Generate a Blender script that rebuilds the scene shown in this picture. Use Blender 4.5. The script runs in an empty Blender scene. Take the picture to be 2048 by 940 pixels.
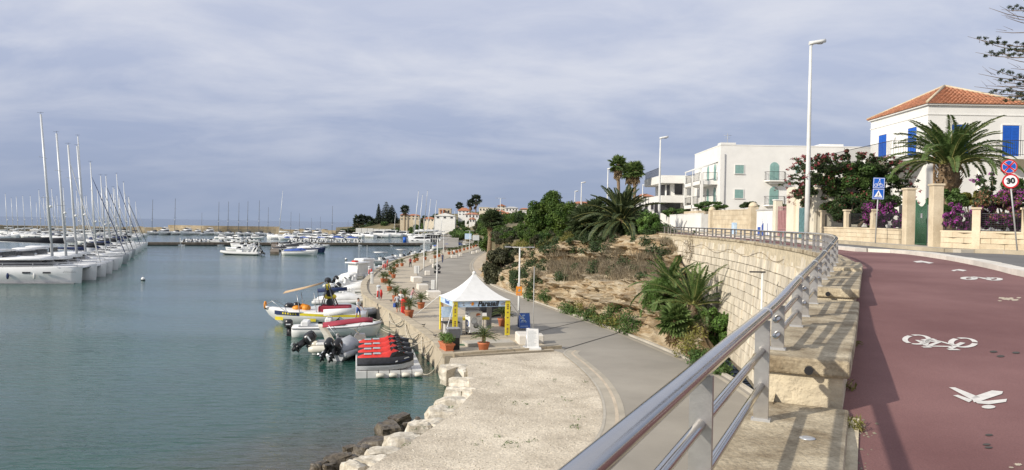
import bpy, bmesh, math, random
import numpy as np
from mathutils import Vector, Matrix, noise
random.seed(7); np.random.seed(7)
R = math.radians; PI = math.pi; V = Vector
SC = bpy.context.scene; COL = SC.collection
# ---------------------------------------------------------------- camera
EYE = 8.75                                   # metres above the harbour water
FPX, CXP, CYP = 1500.0, 1024.0, 470.0        # focal length and centre in photo pixels
cam_d = bpy.data.cameras.new('camera'); cam = bpy.data.objects.new('camera', cam_d); COL.objects.link(cam)
cam_d.sensor_width = 36; cam_d.lens = 36*FPX/2048; cam_d.clip_start = .05; cam_d.clip_end = 40000
CM = Matrix.Rotation(R(90-.80), 3, 'X') @ Matrix.Rotation(R(.945), 3, 'Z')
cam.matrix_world = Matrix.Translation((0,0,EYE)) @ CM.to_4x4()
SC.camera = cam
def ray(px, py): return CM @ V(((px-CXP)/FPX, -(py-CYP)/FPX, -1))
def gz(px, py, z=0.):                        # where the sight line meets height z
    d = ray(px, py); t = (z-EYE)/d.z; return V((d.x*t, d.y*t, z))
def gd(px, py, dist):                        # point at distance dist along the view
    d = ray(px, py); t = dist/d.y; return V((d.x*t, dist, EYE+d.z*t))
# ---------------------------------------------------------------- light
SUN = V((-.85,-.53,0)).normalized()*math.cos(R(28)); SUN.z = math.sin(R(28))
w = bpy.data.worlds.new('World'); SC.world = w; w.use_nodes = True
nt = w.node_tree; nt.nodes.clear()
def N(nt, t, **k):
    n = nt.nodes.new(t)
    for a, b in k.items():
        if a in n.inputs.keys(): n.inputs[a].default_value = b
        else: setattr(n, a, b)
    return n
L = lambda nt, a, b: nt.links.new(a, b)
def ramp(nt, fac, stops):
    n = nt.nodes.new('ShaderNodeValToRGB'); cr = n.color_ramp
    while len(cr.elements) < len(stops): cr.elements.new(.5)
    for e, (p, c) in zip(cr.elements, stops): e.position = p; e.color = (c if hasattr(c, '__len__') else (c,c,c)) + (1,) if hasattr(c,'__len__') else (c,c,c,1)
    L(nt, fac, n.inputs[0]); return n.outputs[0]
def mixc(nt, fac, a, b, mode='MIX'):
    n = nt.nodes.new('ShaderNodeMix'); n.data_type = 'RGBA'; n.blend_type = mode
    for s, x in ((n.inputs[0], fac), (n.inputs[6], a), (n.inputs[7], b)):
        if hasattr(x, 'links'): L(nt, x, s)
        else: s.default_value = x if not hasattr(x, '__len__') else tuple(x)[:3]+(1,)
    return n.outputs[2]
sky = N(nt, 'ShaderNodeTexSky'); sky.sky_type = 'NISHITA'; sky.sun_disc = False
sky.sun_elevation = R(28); sky.sun_rotation = math.atan2(SUN.x, SUN.y); sky.air_density = 1.4; sky.dust_density = 2.
tc = N(nt, 'ShaderNodeTexCoord'); sp = N(nt, 'ShaderNodeSeparateXYZ'); L(nt, tc.outputs['Generated'], sp.inputs[0])
# cloud deck: project the view direction on a flat layer so that the streaks thin out towards the horizon
zz = N(nt, 'ShaderNodeMath', operation='MAXIMUM'); L(nt, sp.outputs[2], zz.inputs[0]); zz.inputs[1].default_value = 0.0
za = N(nt, 'ShaderNodeMath', operation='ADD'); L(nt, zz.outputs[0], za.inputs[0]); za.inputs[1].default_value = .22
dv = N(nt, 'ShaderNodeVectorMath', operation='DIVIDE'); L(nt, tc.outputs['Generated'], dv.inputs[0]); L(nt, za.outputs[0], dv.inputs[1])
mp = N(nt, 'ShaderNodeMapping'); L(nt, dv.outputs[0], mp.inputs[0]); mp.inputs['Scale'].default_value = (1.35,1.9,0); mp.inputs['Rotation'].default_value = (0,0,R(-24)); mp.inputs['Location'].default_value = (1.3,.4,0)
n1 = N(nt, 'ShaderNodeTexNoise', Scale=1.0, Detail=8., Roughness=.55, Distortion=.35); L(nt, mp.outputs[0], n1.inputs['Vector'])
mp2 = N(nt, 'ShaderNodeMapping'); L(nt, dv.outputs[0], mp2.inputs[0]); mp2.inputs['Scale'].default_value = (1.7,3.0,0); mp2.inputs['Rotation'].default_value = (0,0,R(-38))
n2 = N(nt, 'ShaderNodeTexNoise', Scale=1.5, Detail=7., Roughness=.6, Distortion=.6); L(nt, mp2.outputs[0], n2.inputs['Vector'])
base = ramp(nt, sp.outputs[2], [(0., (3.0,3.65,5.0)), (.03, (2.85,3.5,5.0)), (.10, (3.25,3.85,5.5)), (.2, (4.3,4.8,6.35)), (.32, (5.4,5.75,7.0)), (1., (5.3,5.7,6.6))])
f1 = ramp(nt, n1.outputs[0], [(.42, 0.), (.64, 1.)]); f2 = ramp(nt, n2.outputs[0], [(.46, 0.), (.74, 1.)])
el = ramp(nt, sp.outputs[2], [(0.02, .08), (.08, .24), (.18, .72), (.4, .95)])
fm = N(nt, 'ShaderNodeMath', operation='MULTIPLY'); L(nt, f1, fm.inputs[0]); L(nt, el, fm.inputs[1])
fm2 = N(nt, 'ShaderNodeMath', operation='MULTIPLY'); L(nt, f2, fm2.inputs[0]); L(nt, el, fm2.inputs[1])
fm3 = N(nt, 'ShaderNodeMath', operation='MULTIPLY'); L(nt, fm2.outputs[0], fm3.inputs[0]); fm3.inputs[1].default_value = .34
c1 = mixc(nt, fm.outputs[0], base, (6.7,6.85,7.6)); c2 = mixc(nt, fm3.outputs[0], c1, (7.4,7.45,8.0))
c3 = mixc(nt, .93, sky.outputs[0], c2)
bg = N(nt, 'ShaderNodeBackground', Strength=.112); L(nt, c3, bg.inputs[0]); wo = N(nt, 'ShaderNodeOutputWorld'); L(nt, bg.outputs[0], wo.inputs[0])
sl = bpy.data.lights.new('sun', 'SUN'); sl.energy = 4.4; sl.angle = R(.9); sl.color = (1,.93,.82)
so = bpy.data.objects.new('sun', sl); COL.objects.link(so); so.rotation_euler = SUN.to_track_quat('Z', 'Y').to_euler()
SC.view_settings.view_transform = 'Standard'; SC.view_settings.look = 'None'; SC.view_settings.exposure = 0.0; SC.view_settings.gamma = 1
try:
    SC.cycles.max_bounces = 6; SC.cycles.diffuse_bounces = 2; SC.cycles.glossy_bounces = 3; SC.cycles.transparent_max_bounces = 8
except Exception: pass
# ---------------------------------------------------------------- materials
MATS = {}
def mat(name, c, r=.7, me=0., var=.12, vs=2., bump=0., bs=25., c2=None, isl=0., orand=0., spec=.4, wpos=False, stretch=None, lo=.35, hi=.65, trans=0., fine=0.):
    m = bpy.data.materials.new(name); m.use_nodes = True; t = m.node_tree; b = t.nodes['Principled BSDF']
    b.inputs['Roughness'].default_value = r; b.inputs['Metallic'].default_value = me; b.inputs['Specular IOR Level'].default_value = spec
    co = N(t, 'ShaderNodeNewGeometry').outputs['Position'] if wpos else N(t, 'ShaderNodeTexCoord').outputs['Object']
    if stretch:
        mpn = N(t, 'ShaderNodeMapping'); L(t, co, mpn.inputs[0]); mpn.inputs['Scale'].default_value = stretch; co = mpn.outputs[0]
    nz = N(t, 'ShaderNodeTexNoise', Scale=vs, Detail=6., Roughness=.6); L(t, co, nz.inputs['Vector'])
    cc = V(c); a = [max(0,x*(1-var)) for x in c]; d = c2 if c2 else [min(1,x*(1+var)) for x in c]
    out = ramp(t, nz.outputs[0], [(lo, tuple(a)), (hi, tuple(d))])
    if fine:
        n3 = N(t, 'ShaderNodeTexNoise', Scale=bs*1.7, Detail=4.); L(t, co, n3.inputs['Vector'])
        g = ramp(t, n3.outputs[0], [(.3, 1-fine), (.7, 1+fine)]); out = mixc(t, 1., out, g, 'MULTIPLY')
    for amt, node, sock in ((isl, 'ShaderNodeNewGeometry', 'Random Per Island'), (orand, 'ShaderNodeObjectInfo', 'Random')):
        if amt:
            g = ramp(t, N(t, node).outputs[sock], [(0., 1-amt), (1., 1+amt)]); out = mixc(t, 1., out, g, 'MULTIPLY')
    L(t, out, b.inputs['Base Color'])
    if bump:
        n2 = N(t, 'ShaderNodeTexNoise', Scale=bs, Detail=5., Roughness=.6); L(t, co, n2.inputs['Vector'])
        bn = N(t, 'ShaderNodeBump', Strength=bump, Distance=.05); L(t, n2.outputs[0], bn.inputs['Height']); L(t, bn.outputs[0], b.inputs['Normal'])
    if trans: 
        tr = N(t, 'ShaderNodeBsdfTranslucent'); L(t, out, tr.inputs[0]); mx = N(t, 'ShaderNodeMixShader'); mx.inputs[0].default_value = trans
        L(t, b.outputs[0], mx.inputs[1]); L(t, tr.outputs[0], mx.inputs[2]); L(t, mx.outputs[0], t.nodes['Material Output'].inputs[0])
    MATS[name] = m; return m
def leafm(name, c, c2, r=.55, isl=.45, vs=.8, trans=.25): return mat(name, c, r, var=.0, vs=vs, c2=c2, isl=isl, trans=trans, spec=.3)
# ---------------------------------------------------------------- mesh building
class MB:
    def __init__(s): s.v=[]; s.f=[]; s.m=[]; s.s=[]; s.M=None
    def add(s, vs, fs, mi=0, sm=False):
        o = len(s.v)
        s.v += [tuple(s.M @ V(p)) for p in vs] if s.M else [tuple(p) for p in vs]
        for f in fs: s.f.append(tuple(i+o for i in f)); s.m.append(mi); s.s.append(sm)
        return s
    def box(s, c, d, rz=0., mi=0, rot=None, top=None):
        hx,hy,hz = d[0]/2,d[1]/2,d[2]/2; t = top or 1
        vs = [V((x*hx*(t if z>0 else 1),y*hy*(t if z>0 else 1),z*hz)) for z in (-1,1) for y in (-1,1) for x in (-1,1)]
        m = rot if rot is not None else Matrix.Rotation(rz,3,'Z')
        return s.add([m @ p + V(c) for p in vs], [(0,2,3,1),(4,5,7,6),(0,1,5,4),(1,3,7,5),(3,2,6,7),(2,0,4,6)], mi)
    def bbox(s, c, d, b=.02, rz=0., mi=0):         # box with bevelled vertical and top edges
        hx,hy,hz = d[0]/2,d[1]/2,d[2]/2; m = Matrix.Rotation(rz,3,'Z'); vs=[]
        def ring(x,y,z,k): return [V((x,y-k,z)),V((x-k,y,z)),V((-x+k,y,z)),V((-x,y-k,z)),V((-x,-y+k,z)),V((-x+k,-y,z)),V((x-k,-y,z)),V((x,-y+k,z))]
        for x,y,z,k in ((hx,hy,-hz,b),(hx,hy,hz-b,b),(hx-b,hy-b,hz,b*.6)): vs += [m @ p + V(c) for p in ring(x,y,z,k)]
        fs = [(7,6,5,4,3,2,1,0),tuple(range(16,24))]
        for r in (0,8): fs += [(r+i,r+(i+1)%8,r+8+(i+1)%8,r+8+i) for i in range(8)]
        return s.add(vs, fs, mi)
    def tube(s, pts, r, n=8, mi=0, caps=True, sm=True, closed=False):
        pts = [V(p) for p in pts]; k = len(pts); rr = r if hasattr(r,'__len__') else [r]*k; vs=[]; up = None
        for i,p in enumerate(pts):
            if closed: t = pts[(i+1)%k]-pts[i-1]
            else: t = (pts[min(i+1,k-1)]-pts[max(i-1,0)])
            t = t.normalized() if t.length>1e-9 else V((0,0,1))
            if up is None: up = V((0,0,1)) if abs(t.z)<.9 else V((1,0,0))
            a = t.cross(up); a = a.normalized() if a.length>1e-6 else t.orthogonal().normalized(); b = a.cross(t).normalized(); up = b
            vs += [p+(a*math.cos(q)+b*math.sin(q))*rr[i] for q in (2*PI*j/n for j in range(n))]
        fs = [(i*n+j,i*n+(j+1)%n,((i+1)%k)*n+(j+1)%n,((i+1)%k)*n+j) for i in range(k if closed else k-1) for j in range(n)]
        s.add(vs, fs, mi, sm)
        if caps and not closed:
            o = len(s.v)-k*n; s.f.append(tuple(o+j for j in reversed(range(n)))); s.f.append(tuple(o+(k-1)*n+j for j in range(n))); s.m += [mi,mi]; s.s += [False,False]
        return s
    def loft(s, rings, mi=0, caps=True, sm=True, closed=True):
        n = len(rings[0]); k = len(rings); vs = [p for r in rings for p in r]
        fs = [(i*n+j,i*n+(j+1)%n,(i+1)*n+(j+1)%n,(i+1)*n+j) for i in range(k-1) for j in range(n if closed else n-1)]
        s.add(vs, fs, mi, sm)
        if caps:
            o = len(s.v)-k*n; s.f.append(tuple(o+j for j in reversed(range(n)))); s.f.append(tuple(o+(k-1)*n+j for j in range(n))); s.m += [mi,mi]; s.s += [False,False]
        return s
    def lathe(s, prof, n=16, c=(0,0,0), mi=0, sm=True, caps=True):
        c = V(c); return s.loft([[c+V((r*math.cos(2*PI*j/n), r*math.sin(2*PI*j/n), z)) for j in range(n)] for r,z in prof], mi, caps, sm)
    def prism(s, pts, z0, z1, mi=0, mside=None):
        n = len(pts); a = sum(pts[i][0]*pts[(i+1)%n][1]-pts[(i+1)%n][0]*pts[i][1] for i in range(n))
        if a < 0: pts = list(reversed(pts))
        zf0 = z0 if callable(z0) else (lambda x,y: z0); zf1 = z1 if callable(z1) else (lambda x,y: z1)
        vs = [(p[0],p[1],zf0(p[0],p[1])) for p in pts]+[(p[0],p[1],zf1(p[0],p[1])) for p in pts]
        s.add(vs, [tuple(range(n,2*n)), tuple(reversed(range(n)))], mi)
        o = len(s.v)-2*n
        for i in range(n): s.f.append((o+i,o+(i+1)%n,o+n+(i+1)%n,o+n+i)); s.m.append(mi if mside is None else mside); s.s.append(False)
        return s
    def ell(s, c, r, nu=10, nv=6, mi=0, sm=True, rot=None):
        r = r if hasattr(r,'__len__') else (r,r,r); c = V(c); m = rot or Matrix.Identity(3)
        rings = []
        for i in range(nv+1):
            a = -PI/2+PI*i/nv; a = max(min(a,PI/2-.02),-PI/2+.02)
            rings.append([c + m @ V((r[0]*math.cos(a)*math.cos(2*PI*j/nu), r[1]*math.cos(a)*math.sin(2*PI*j/nu), r[2]*math.sin(a))) for j in range(nu)])
        return s.loft(rings, mi, True, sm)
    def quad(s, a, b, c, d, mi=0): return s.add([a,b,c,d], [(0,1,2,3)], mi)
    def slab(s, pts, n, t, mi=0):                  # planar polygon given thickness t along n
        n = V(n)*t; k = len(pts); pts = [V(p) for p in pts]
        return s.add(pts+[p+n for p in pts], [tuple(reversed(range(k))), tuple(range(k,2*k))]+[(i,(i+1)%k,k+(i+1)%k,k+i) for i in range(k)], mi)
    def bar(s, a, b, wd, ht=None, mi=0, up=(0,0,1)):
        a,b = V(a),V(b); t = b-a; l = t.length; t.normalize(); u = V(up)
        if abs(t.dot(u))>.98: u = V((0,1,0))
        x = t.cross(u).normalized(); z = x.cross(t); m = Matrix((x,t,z)).transposed()
        return s.box((a+b)/2, (wd,l,ht or wd), mi=mi, rot=m)
    def mesh(s, name):
        me = bpy.data.meshes.new(name); me.from_pydata(s.v, [], s.f)
        me.polygons.foreach_set('material_index', s.m); me.polygons.foreach_set('use_smooth', s.s); me.update(); return me
def mk(x): return x if isinstance(x, bpy.types.Material) else MATS[x]
def obj(name, mb, m, parent=None, loc=None, rot=None, label=None, kind=None):
    me = mb.mesh(name) if isinstance(mb, MB) else mb
    for q in (m if isinstance(m, (list,tuple)) else [m]):
        if q is not None and len(me.materials) < (len(m) if isinstance(m,(list,tuple)) else 1): me.materials.append(mk(q))
    o = bpy.data.objects.new(name, me); COL.objects.link(o)
    if parent: o.parent = parent
    if loc is not None: o.location = loc
    if rot is not None: o.rotation_euler = rot
    if label: o['label'] = label
    if kind: o['kind'] = kind
    return o
def inst(name, src, parent, loc, rot=(0,0,0), sc=None, label=None):
    o = bpy.data.objects.new(name, src.data if hasattr(src,'data') else src); COL.objects.link(o); o.parent = parent; o.location = loc; o.rotation_euler = rot
    if sc is not None: o.scale = sc if hasattr(sc,'__len__') else (sc,sc,sc)
    if label: o['label'] = label
    return o
def tag(o, label, cat, group=None, kind=None):
    o['label'] = label; o['category'] = cat
    if group: o['group'] = group
    if kind: o['kind'] = kind
    return o
def thing(name, label, cat, loc=(0,0,0), rz=0., group=None, sc=None):
    o = bpy.data.objects.new(name, None); COL.objects.link(o); o.location = loc; o.rotation_euler = (0,0,rz); o.empty_display_size = .1
    if sc: o.scale = (sc,sc,sc)
    return tag(o, label, cat, group)
KIDS = {}
def dup(root, loc, rz, label, group=None, sc=None, skip=()):
    def cp(o, par):
        c = o.copy(); COL.objects.link(c)
        if par: c.parent = par
        for ch in o.children:
            if ch.name.split('.')[0] not in skip: cp(ch, c)
        return c
    r = cp(root, None); r.location = loc; r.rotation_euler = (0,0,rz); r['label'] = label
    if group: r['group'] = group
    if sc: r.scale = (sc,sc,sc)
    return r
def structure(name, mb, m): o = obj(name, mb, m); o['kind'] = 'structure'; return o
ORD = 'first second third fourth fifth sixth seventh eighth ninth tenth eleventh twelfth thirteenth fourteenth fifteenth sixteenth seventeenth eighteenth nineteenth twentieth'.split()
TEN = {2:'twenty',3:'thirty',4:'forty',5:'fifty',6:'sixty',7:'seventy'}
def ordn(i): return ORD[i] if i<20 else (TEN[(i+1)//10]+'-'+ORD[(i+1)%10-1] if (i+1)%10 else TEN[(i+1)//10][:-1]+'ieth')
def interp(x, pts):
    if x <= pts[0][0]: return pts[0][1]
    for (a,fa),(b,fb) in zip(pts, pts[1:]):
        if x <= b: return fa+(fb-fa)*(x-a)/(b-a)
    return pts[-1][1]
def crom(P, k=6):                                   # Catmull-Rom through points
    P = [V(p) for p in P]; out = []
    for i in range(len(P)-1):
        a,b,c,d = P[max(i-1,0)],P[i],P[i+1],P[min(i+2,len(P)-1)]
        for j in range(k):
            t = j/k; out.append(.5*((2*b)+(c-a)*t+(2*a-5*b+4*c-d)*t*t+(3*b-a-3*c+d)*t**3))
    return out+[P[-1]]
class Path:                                         # arc-length parametrised polyline
    def __init__(s, P): s.P=[V(p) for p in P]; s.L=[0]
    def __call__(s, t): return s.at(t)[0]
    def build(s):
        for a,b in zip(s.P,s.P[1:]): s.L.append(s.L[-1]+(V((b.x-a.x,b.y-a.y))).length)
        s.len = s.L[-1]; return s
    def at(s, t):
        import bisect
        i = min(max(bisect.bisect_right(s.L,t)-1,0),len(s.P)-2); a,b = s.P[i],s.P[i+1]; l = s.L[i+1]-s.L[i]
        f = (t-s.L[i])/l if l else 0; tg = V((b.x-a.x,b.y-a.y,0)).normalized(); return a+(b-a)*f, tg, V((tg.y,-tg.x,0))
    def tY(s, Y):
        for i,(a,b) in enumerate(zip(s.P,s.P[1:])):
            if a.y <= Y <= b.y: return s.L[i]+(s.L[i+1]-s.L[i])*(Y-a.y)/(b.y-a.y)
        return 0 if Y < s.P[0].y else s.len
    def X(s, Y): return s(s.tY(Y)).x
def textmesh(txt, size, ext=.004, shear=0., bold=0.):
    c = bpy.data.curves.new('txt','FONT'); c.body = txt; c.size = size; c.extrude = ext; c.shear = shear; c.offset = bold; c.align_x='CENTER'; c.align_y='CENTER'
    o = bpy.data.objects.new('txt', c); COL.objects.link(o); dg = bpy.context.evaluated_depsgraph_get(); dg.update()
    me = bpy.data.meshes.new_from_object(o.evaluated_get(dg)); bpy.data.objects.remove(o); bpy.data.curves.remove(c); return me
def quadmesh(name, A):                              # A: (n,4,3) array of leaf quads
    A = np.asarray(A, dtype=np.float32); n = len(A); me = bpy.data.meshes.new(name)
    me.vertices.add(n*4); me.vertices.foreach_set('co', A.reshape(-1)); me.loops.add(n*4); me.loops.foreach_set('vertex_index', np.arange(n*4,dtype=np.int32))
    me.polygons.add(n); me.polygons.foreach_set('loop_start', np.arange(0,n*4,4,dtype=np.int32)); me.update(calc_edges=True); return me
def leaves(clumps, n, size, up=.5, asp=.5, shell=.55, droop=0.):
    """n leaf quads spread through ellipsoid clumps [(centre, radii)]"""
    rs = np.random; w_ = np.array([r[0]*r[1]+r[1]*r[2]+r[0]*r[2] for c,r in clumps]); k = rs.choice(len(clumps), n, p=w_/w_.sum())
    C = np.array([c for c,r in clumps])[k]; Rr = np.array([r for c,r in clumps])[k]
    d = rs.normal(size=(n,3)); d /= np.linalg.norm(d,axis=1)[:,None]; q = shell+(1-shell)*rs.rand(n,1)**.7
    P = C+d*Rr*q; nr = d+rs.normal(size=(n,3))*.7+np.array([0,0,up]); nr /= np.linalg.norm(nr,axis=1)[:,None]
    t = rs.normal(size=(n,3)); t[:,2] -= droop*2; t -= nr*(t*nr).sum(1)[:,None]; t /= np.linalg.norm(t,axis=1)[:,None]; b = np.cross(nr,t)
    s_ = (size*(.6+.8*rs.rand(n)))[:,None]; t *= s_; b *= s_*asp
    return np.stack([P-t, P+b*.9-t*.1, P+t, P-b*.9-t*.1],1)
def clumpset(c, r, n, k, seed, squash=1., boxy=False):           # n sub-clumps over an ellipsoid's outer half
    rn = random.Random(seed); out = []
    for i in range(n):
        while True:
            d = V((rn.uniform(-1,1),rn.uniform(-1,1),rn.uniform(-1,1) if boxy else rn.uniform(-.75,1)))
            q = (abs(d.x)**3.2+abs(d.y)**3.2+abs(d.z)**(3.2 if d.z<0 else 2.))
            if (.05 < q < 1) if boxy else (.3 < d.length < 1): break
        s_ = k*rn.uniform(.65,1.25); out.append(((c[0]+d.x*r[0], c[1]+d.y*r[1], c[2]+d.z*r[2]), (r[0]*s_, r[1]*s_, r[2]*s_*squash)))
    return out
# ================================================================ materials list
mat('white_plaster', (.79,.775,.73), .8, var=.05, vs=.6, bump=.08, bs=30, fine=.03)
mat('cream_plaster', (.72,.66,.53), .8, var=.08, vs=.9, bump=.1, bs=30, fine=.04)
mat('grey_plaster', (.5,.49,.46), .85, var=.1, vs=1.5, bump=.1)
mat('white_paint', (.78,.78,.76), .4, var=.03)
mat('gelcoat', (.80,.80,.78), .22, var=.03, vs=1.2, spec=.5)
mat('gelcoat_cream', (.70,.66,.56), .28, var=.03, spec=.5)
mat('gelcoat_grey', (.42,.43,.44), .3, var=.05)
mat('hypalon', (.62,.62,.60), .5, var=.05)
mat('hypalon_grey', (.38,.39,.40), .5, var=.06)
mat('black_plastic', (.018,.018,.02), .3, var=.2, spec=.5)
mat('dark_glass', (.02,.024,.03), .08, var=.1, spec=.6)
mat('smoke_window', (.05,.05,.055), .15, var=.2)
mat('dark_canvas', (.025,.027,.033), .8, var=.25, vs=6, bump=.2, bs=15)
mat('navy_canvas', (.02,.035,.10), .75, var=.2, bump=.2, bs=15)
mat('blue_canvas', (.04,.09,.33), .7, var=.15, bump=.2, bs=15)
mat('white_canvas', (.72,.72,.70), .7, var=.05, vs=2, bump=.12, bs=8)
mat('grey_canvas', (.40,.42,.44), .7, var=.08, bump=.25, bs=9)
mat('tan_canvas', (.50,.36,.22), .75, var=.08, bump=.15, bs=12)
mat('red_canvas', (.30,.03,.05), .7, var=.12, bump=.15, bs=12)
mat('red_cover', (.60,.04,.03), .45, var=.15, vs=5, bump=.2, bs=9)
mat('yellow_paint', (.78,.64,.05), .4, var=.06)
mat('orange_paint', (.75,.28,.03), .45, var=.08)
mat('blue_paint', (.04,.12,.42), .45, var=.08)
mat('sign_blue', (.012,.10,.46), .4, var=.04)
mat('sign_white', (.80,.80,.80), .4, var=.03)
mat('sign_red', (.55,.02,.03), .4, var=.04)
mat('black_ink', (.02,.02,.022), .6, var=.1)
mat('grey_ink', (.30,.30,.31), .6, var=.2, vs=9)
mat('light_ink', (.55,.58,.60), .6, var=.2, vs=9)
mat('banner_blue', (.38,.56,.78), .6, var=.12, vs=3, c2=(.60,.72,.84))
mat('alu', (.55,.56,.57), .35, .6, var=.06)
mat('alu_mast', (.62,.63,.63), .45, .25, var=.06)
mat('rig_wire', (.07,.075,.085), .5, .3, var=.1)
mat('dark_mast', (.12,.125,.135), .4, var=.1)
mat('steel', (.50,.49,.475), .15, 1., var=.06, vs=3)
mat('steel_brushed', (.50,.48,.45), .38, .9, var=.14, vs=7, bump=.05, bs=70)
mat('pole_white', (.66,.66,.63), .5, var=.06, vs=3)
mat('pole_grey', (.42,.42,.41), .5, .3, var=.08)
mat('iron_dark', (.04,.04,.042), .6, .2, var=.2)
mat('iron_green', (.03,.10,.05), .5, var=.15)
mat('shutter_blue', (.015,.11,.50), .5, var=.08, vs=4)
mat('shutter_green', (.25,.41,.375), .6, var=.08, vs=4)
mat('door_teal', (.10,.20,.21), .7, var=.22, vs=5, bump=.2)
mat('gate_pink', (.40,.22,.22), .6, var=.15, vs=3)
mat('roof_tile', (.40,.175,.095), .8, var=.18, vs=3, isl=.22, bump=.15)
mat('tile_far', (.42,.17,.09), .85, var=.2, vs=1.5)
mat('terracotta', (.50,.165,.075), .75, var=.12, vs=4, bump=.08)
mat('soil', (.07,.05,.035), .95, var=.3, vs=9, bump=.4)
mat('concrete', (.44,.405,.34), .85, var=.14, vs=.7, bump=.12, bs=18, fine=.08, wpos=True)
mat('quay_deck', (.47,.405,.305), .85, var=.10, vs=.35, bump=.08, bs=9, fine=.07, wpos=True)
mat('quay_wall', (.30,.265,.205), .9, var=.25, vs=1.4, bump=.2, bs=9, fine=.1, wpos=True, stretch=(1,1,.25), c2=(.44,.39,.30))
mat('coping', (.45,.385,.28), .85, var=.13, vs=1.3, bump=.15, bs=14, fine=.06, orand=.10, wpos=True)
mat('road_concrete', (.305,.28,.238), .9, var=.14, vs=.16, bump=.1, bs=40, fine=.07, wpos=True)
mat('road_worn', (.40,.36,.29), .9, var=.12, vs=.8, bump=.1, bs=30, fine=.08, wpos=True)
mat('asphalt', (.155,.15,.145), .9, var=.12, vs=.5, bump=.15, bs=60, fine=.1, wpos=True)
mat('joint_dark', (.07,.065,.058), .95, var=.2)
mat('gravel', (.55,.475,.365), .95, var=.2, vs=.45, bump=.9, bs=9, fine=.26, wpos=True, c2=(.67,.595,.47))
mat('sand_walk', (.52,.44,.335), .95, var=.16, vs=.7, bump=.5, bs=14, fine=.12, wpos=True)
mat('limestone', (.55,.48,.36), .9, var=.3, vs=1.6, bump=.6, bs=5, fine=.12, orand=.08, c2=(.76,.71,.61))
mat('wet_rock', (.075,.06,.04), .45, var=.35, vs=3, bump=.7, bs=6, orand=.25, c2=(.17,.14,.10))
mat('red_path', (.176,.079,.075), .9, var=.14, vs=.35, bump=.2, bs=55, fine=.13, wpos=True, c2=(.228,.116,.108))
mat('marking', (.68,.65,.60), .7, var=.08, vs=6, fine=.08, wpos=True)
mat('kerb_white', (.66,.62,.55), .85, var=.10, vs=2, bump=.15, orand=.06, fine=.05, wpos=True)
mat('pavement', (.44,.40,.33), .9, var=.12, vs=.9, bump=.12, fine=.08, wpos=True)
mat('slab_stone', (.32,.245,.15), .9, var=.3, vs=2.6, bump=.45, bs=26, fine=.22, wpos=True, c2=(.55,.47,.33), stretch=(1,1,1))
mat('rough_stone', (.56,.48,.34), .9, var=.18, vs=3.5, bump=.8, bs=8, fine=.1, wpos=True)
mat('wall_block', (.60,.535,.42), .9, stretch=(1,1,.22), var=.22, vs=1.1, bump=.4, bs=9, fine=.1, orand=.15, wpos=True)
mat('mortar', (.22,.19,.14), .95, var=.2, vs=2, bump=.3, wpos=True)
mat('tufa', (.60,.49,.335), .9, var=.12, vs=1.4, bump=.25, bs=12, fine=.07, wpos=True, c2=(.68,.58,.42), orand=.08)
mat('breakwater', (.33,.26,.16), .9, var=.3, vs=.12, bump=.4, bs=.8, wpos=True, c2=(.46,.38,.26), fine=.2)
mat('pontoon', (.16,.125,.09), .9, var=.2, vs=.9, wpos=True, c2=(.24,.20,.155))
mat('wood', (.26,.16,.08), .8, var=.2, vs=3)
mat('dry_stalks', (.235,.175,.105), .9, var=.2, vs=.5, isl=.4)
mat('rope', (.50,.45,.36), .9, var=.15, vs=6)
mat('bark', (.17,.125,.085), .9, var=.3, vs=5, bump=.6, bs=12)
mat('palm_trunk', (.19,.125,.075), .9, var=.3, vs=6, bump=.7, bs=14, c2=(.30,.22,.14))
mat('palm_boot', (.25,.17,.10), .9, var=.25, vs=6, isl=.35, bump=.4)
mat('rachis', (.30,.30,.10), .6, var=.2)
leafm('palm_leaf', (0.072,0.137,0.039), (0.150,0.202,0.065), isl=.35, vs=1.2)
leafm('palm_dark', (.055,.085,.035), (.10,.125,.055), isl=.4, vs=1.2)
leafm('palm_dry', (.22,.155,.085), (.30,.23,.14), isl=.35)
leafm('cycas_leaf', (0.046,0.085,0.029), (0.098,0.130,0.046), isl=.4, vs=3)
leafm('shrub_green', (0.052,0.111,0.026), (0.111,0.169,0.046), isl=.45, vs=.9)
leafm('shrub_bright', (0.078,0.163,0.033), (0.150,0.240,0.058), isl=.45, vs=.9)
leafm('shrub_dark', (0.036,0.065,0.022), (0.065,0.098,0.035), isl=.5, vs=.8)
leafm('olive_dark', (0.058,0.065,0.034), (0.111,0.111,0.058), isl=.5, vs=.8)
leafm('tree_green', (0.046,0.098,0.018), (0.111,0.163,0.029), isl=.4, vs=.45)
leafm('dry_brush', (.18,.145,.095), (.29,.24,.16), isl=.4, vs=.6)
leafm('yellow_brush', (.16,.16,.035), (.23,.21,.06), isl=.4, vs=.6)
leafm('bougain_red', (.26,.05,.06), (.36,.085,.09), isl=.4)
leafm('bougain_purple', (.38,.055,.33), (.52,.11,.46), isl=.4)
leafm('bougain_rust', (.28,.13,.06), (.40,.24,.14), isl=.4)
leafm('pine_needles', (.035,.052,.022), (.06,.075,.034), isl=.4, vs=1)
leafm('pine_far', (.04,.058,.038), (.065,.085,.055), isl=.4, vs=.2)
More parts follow.
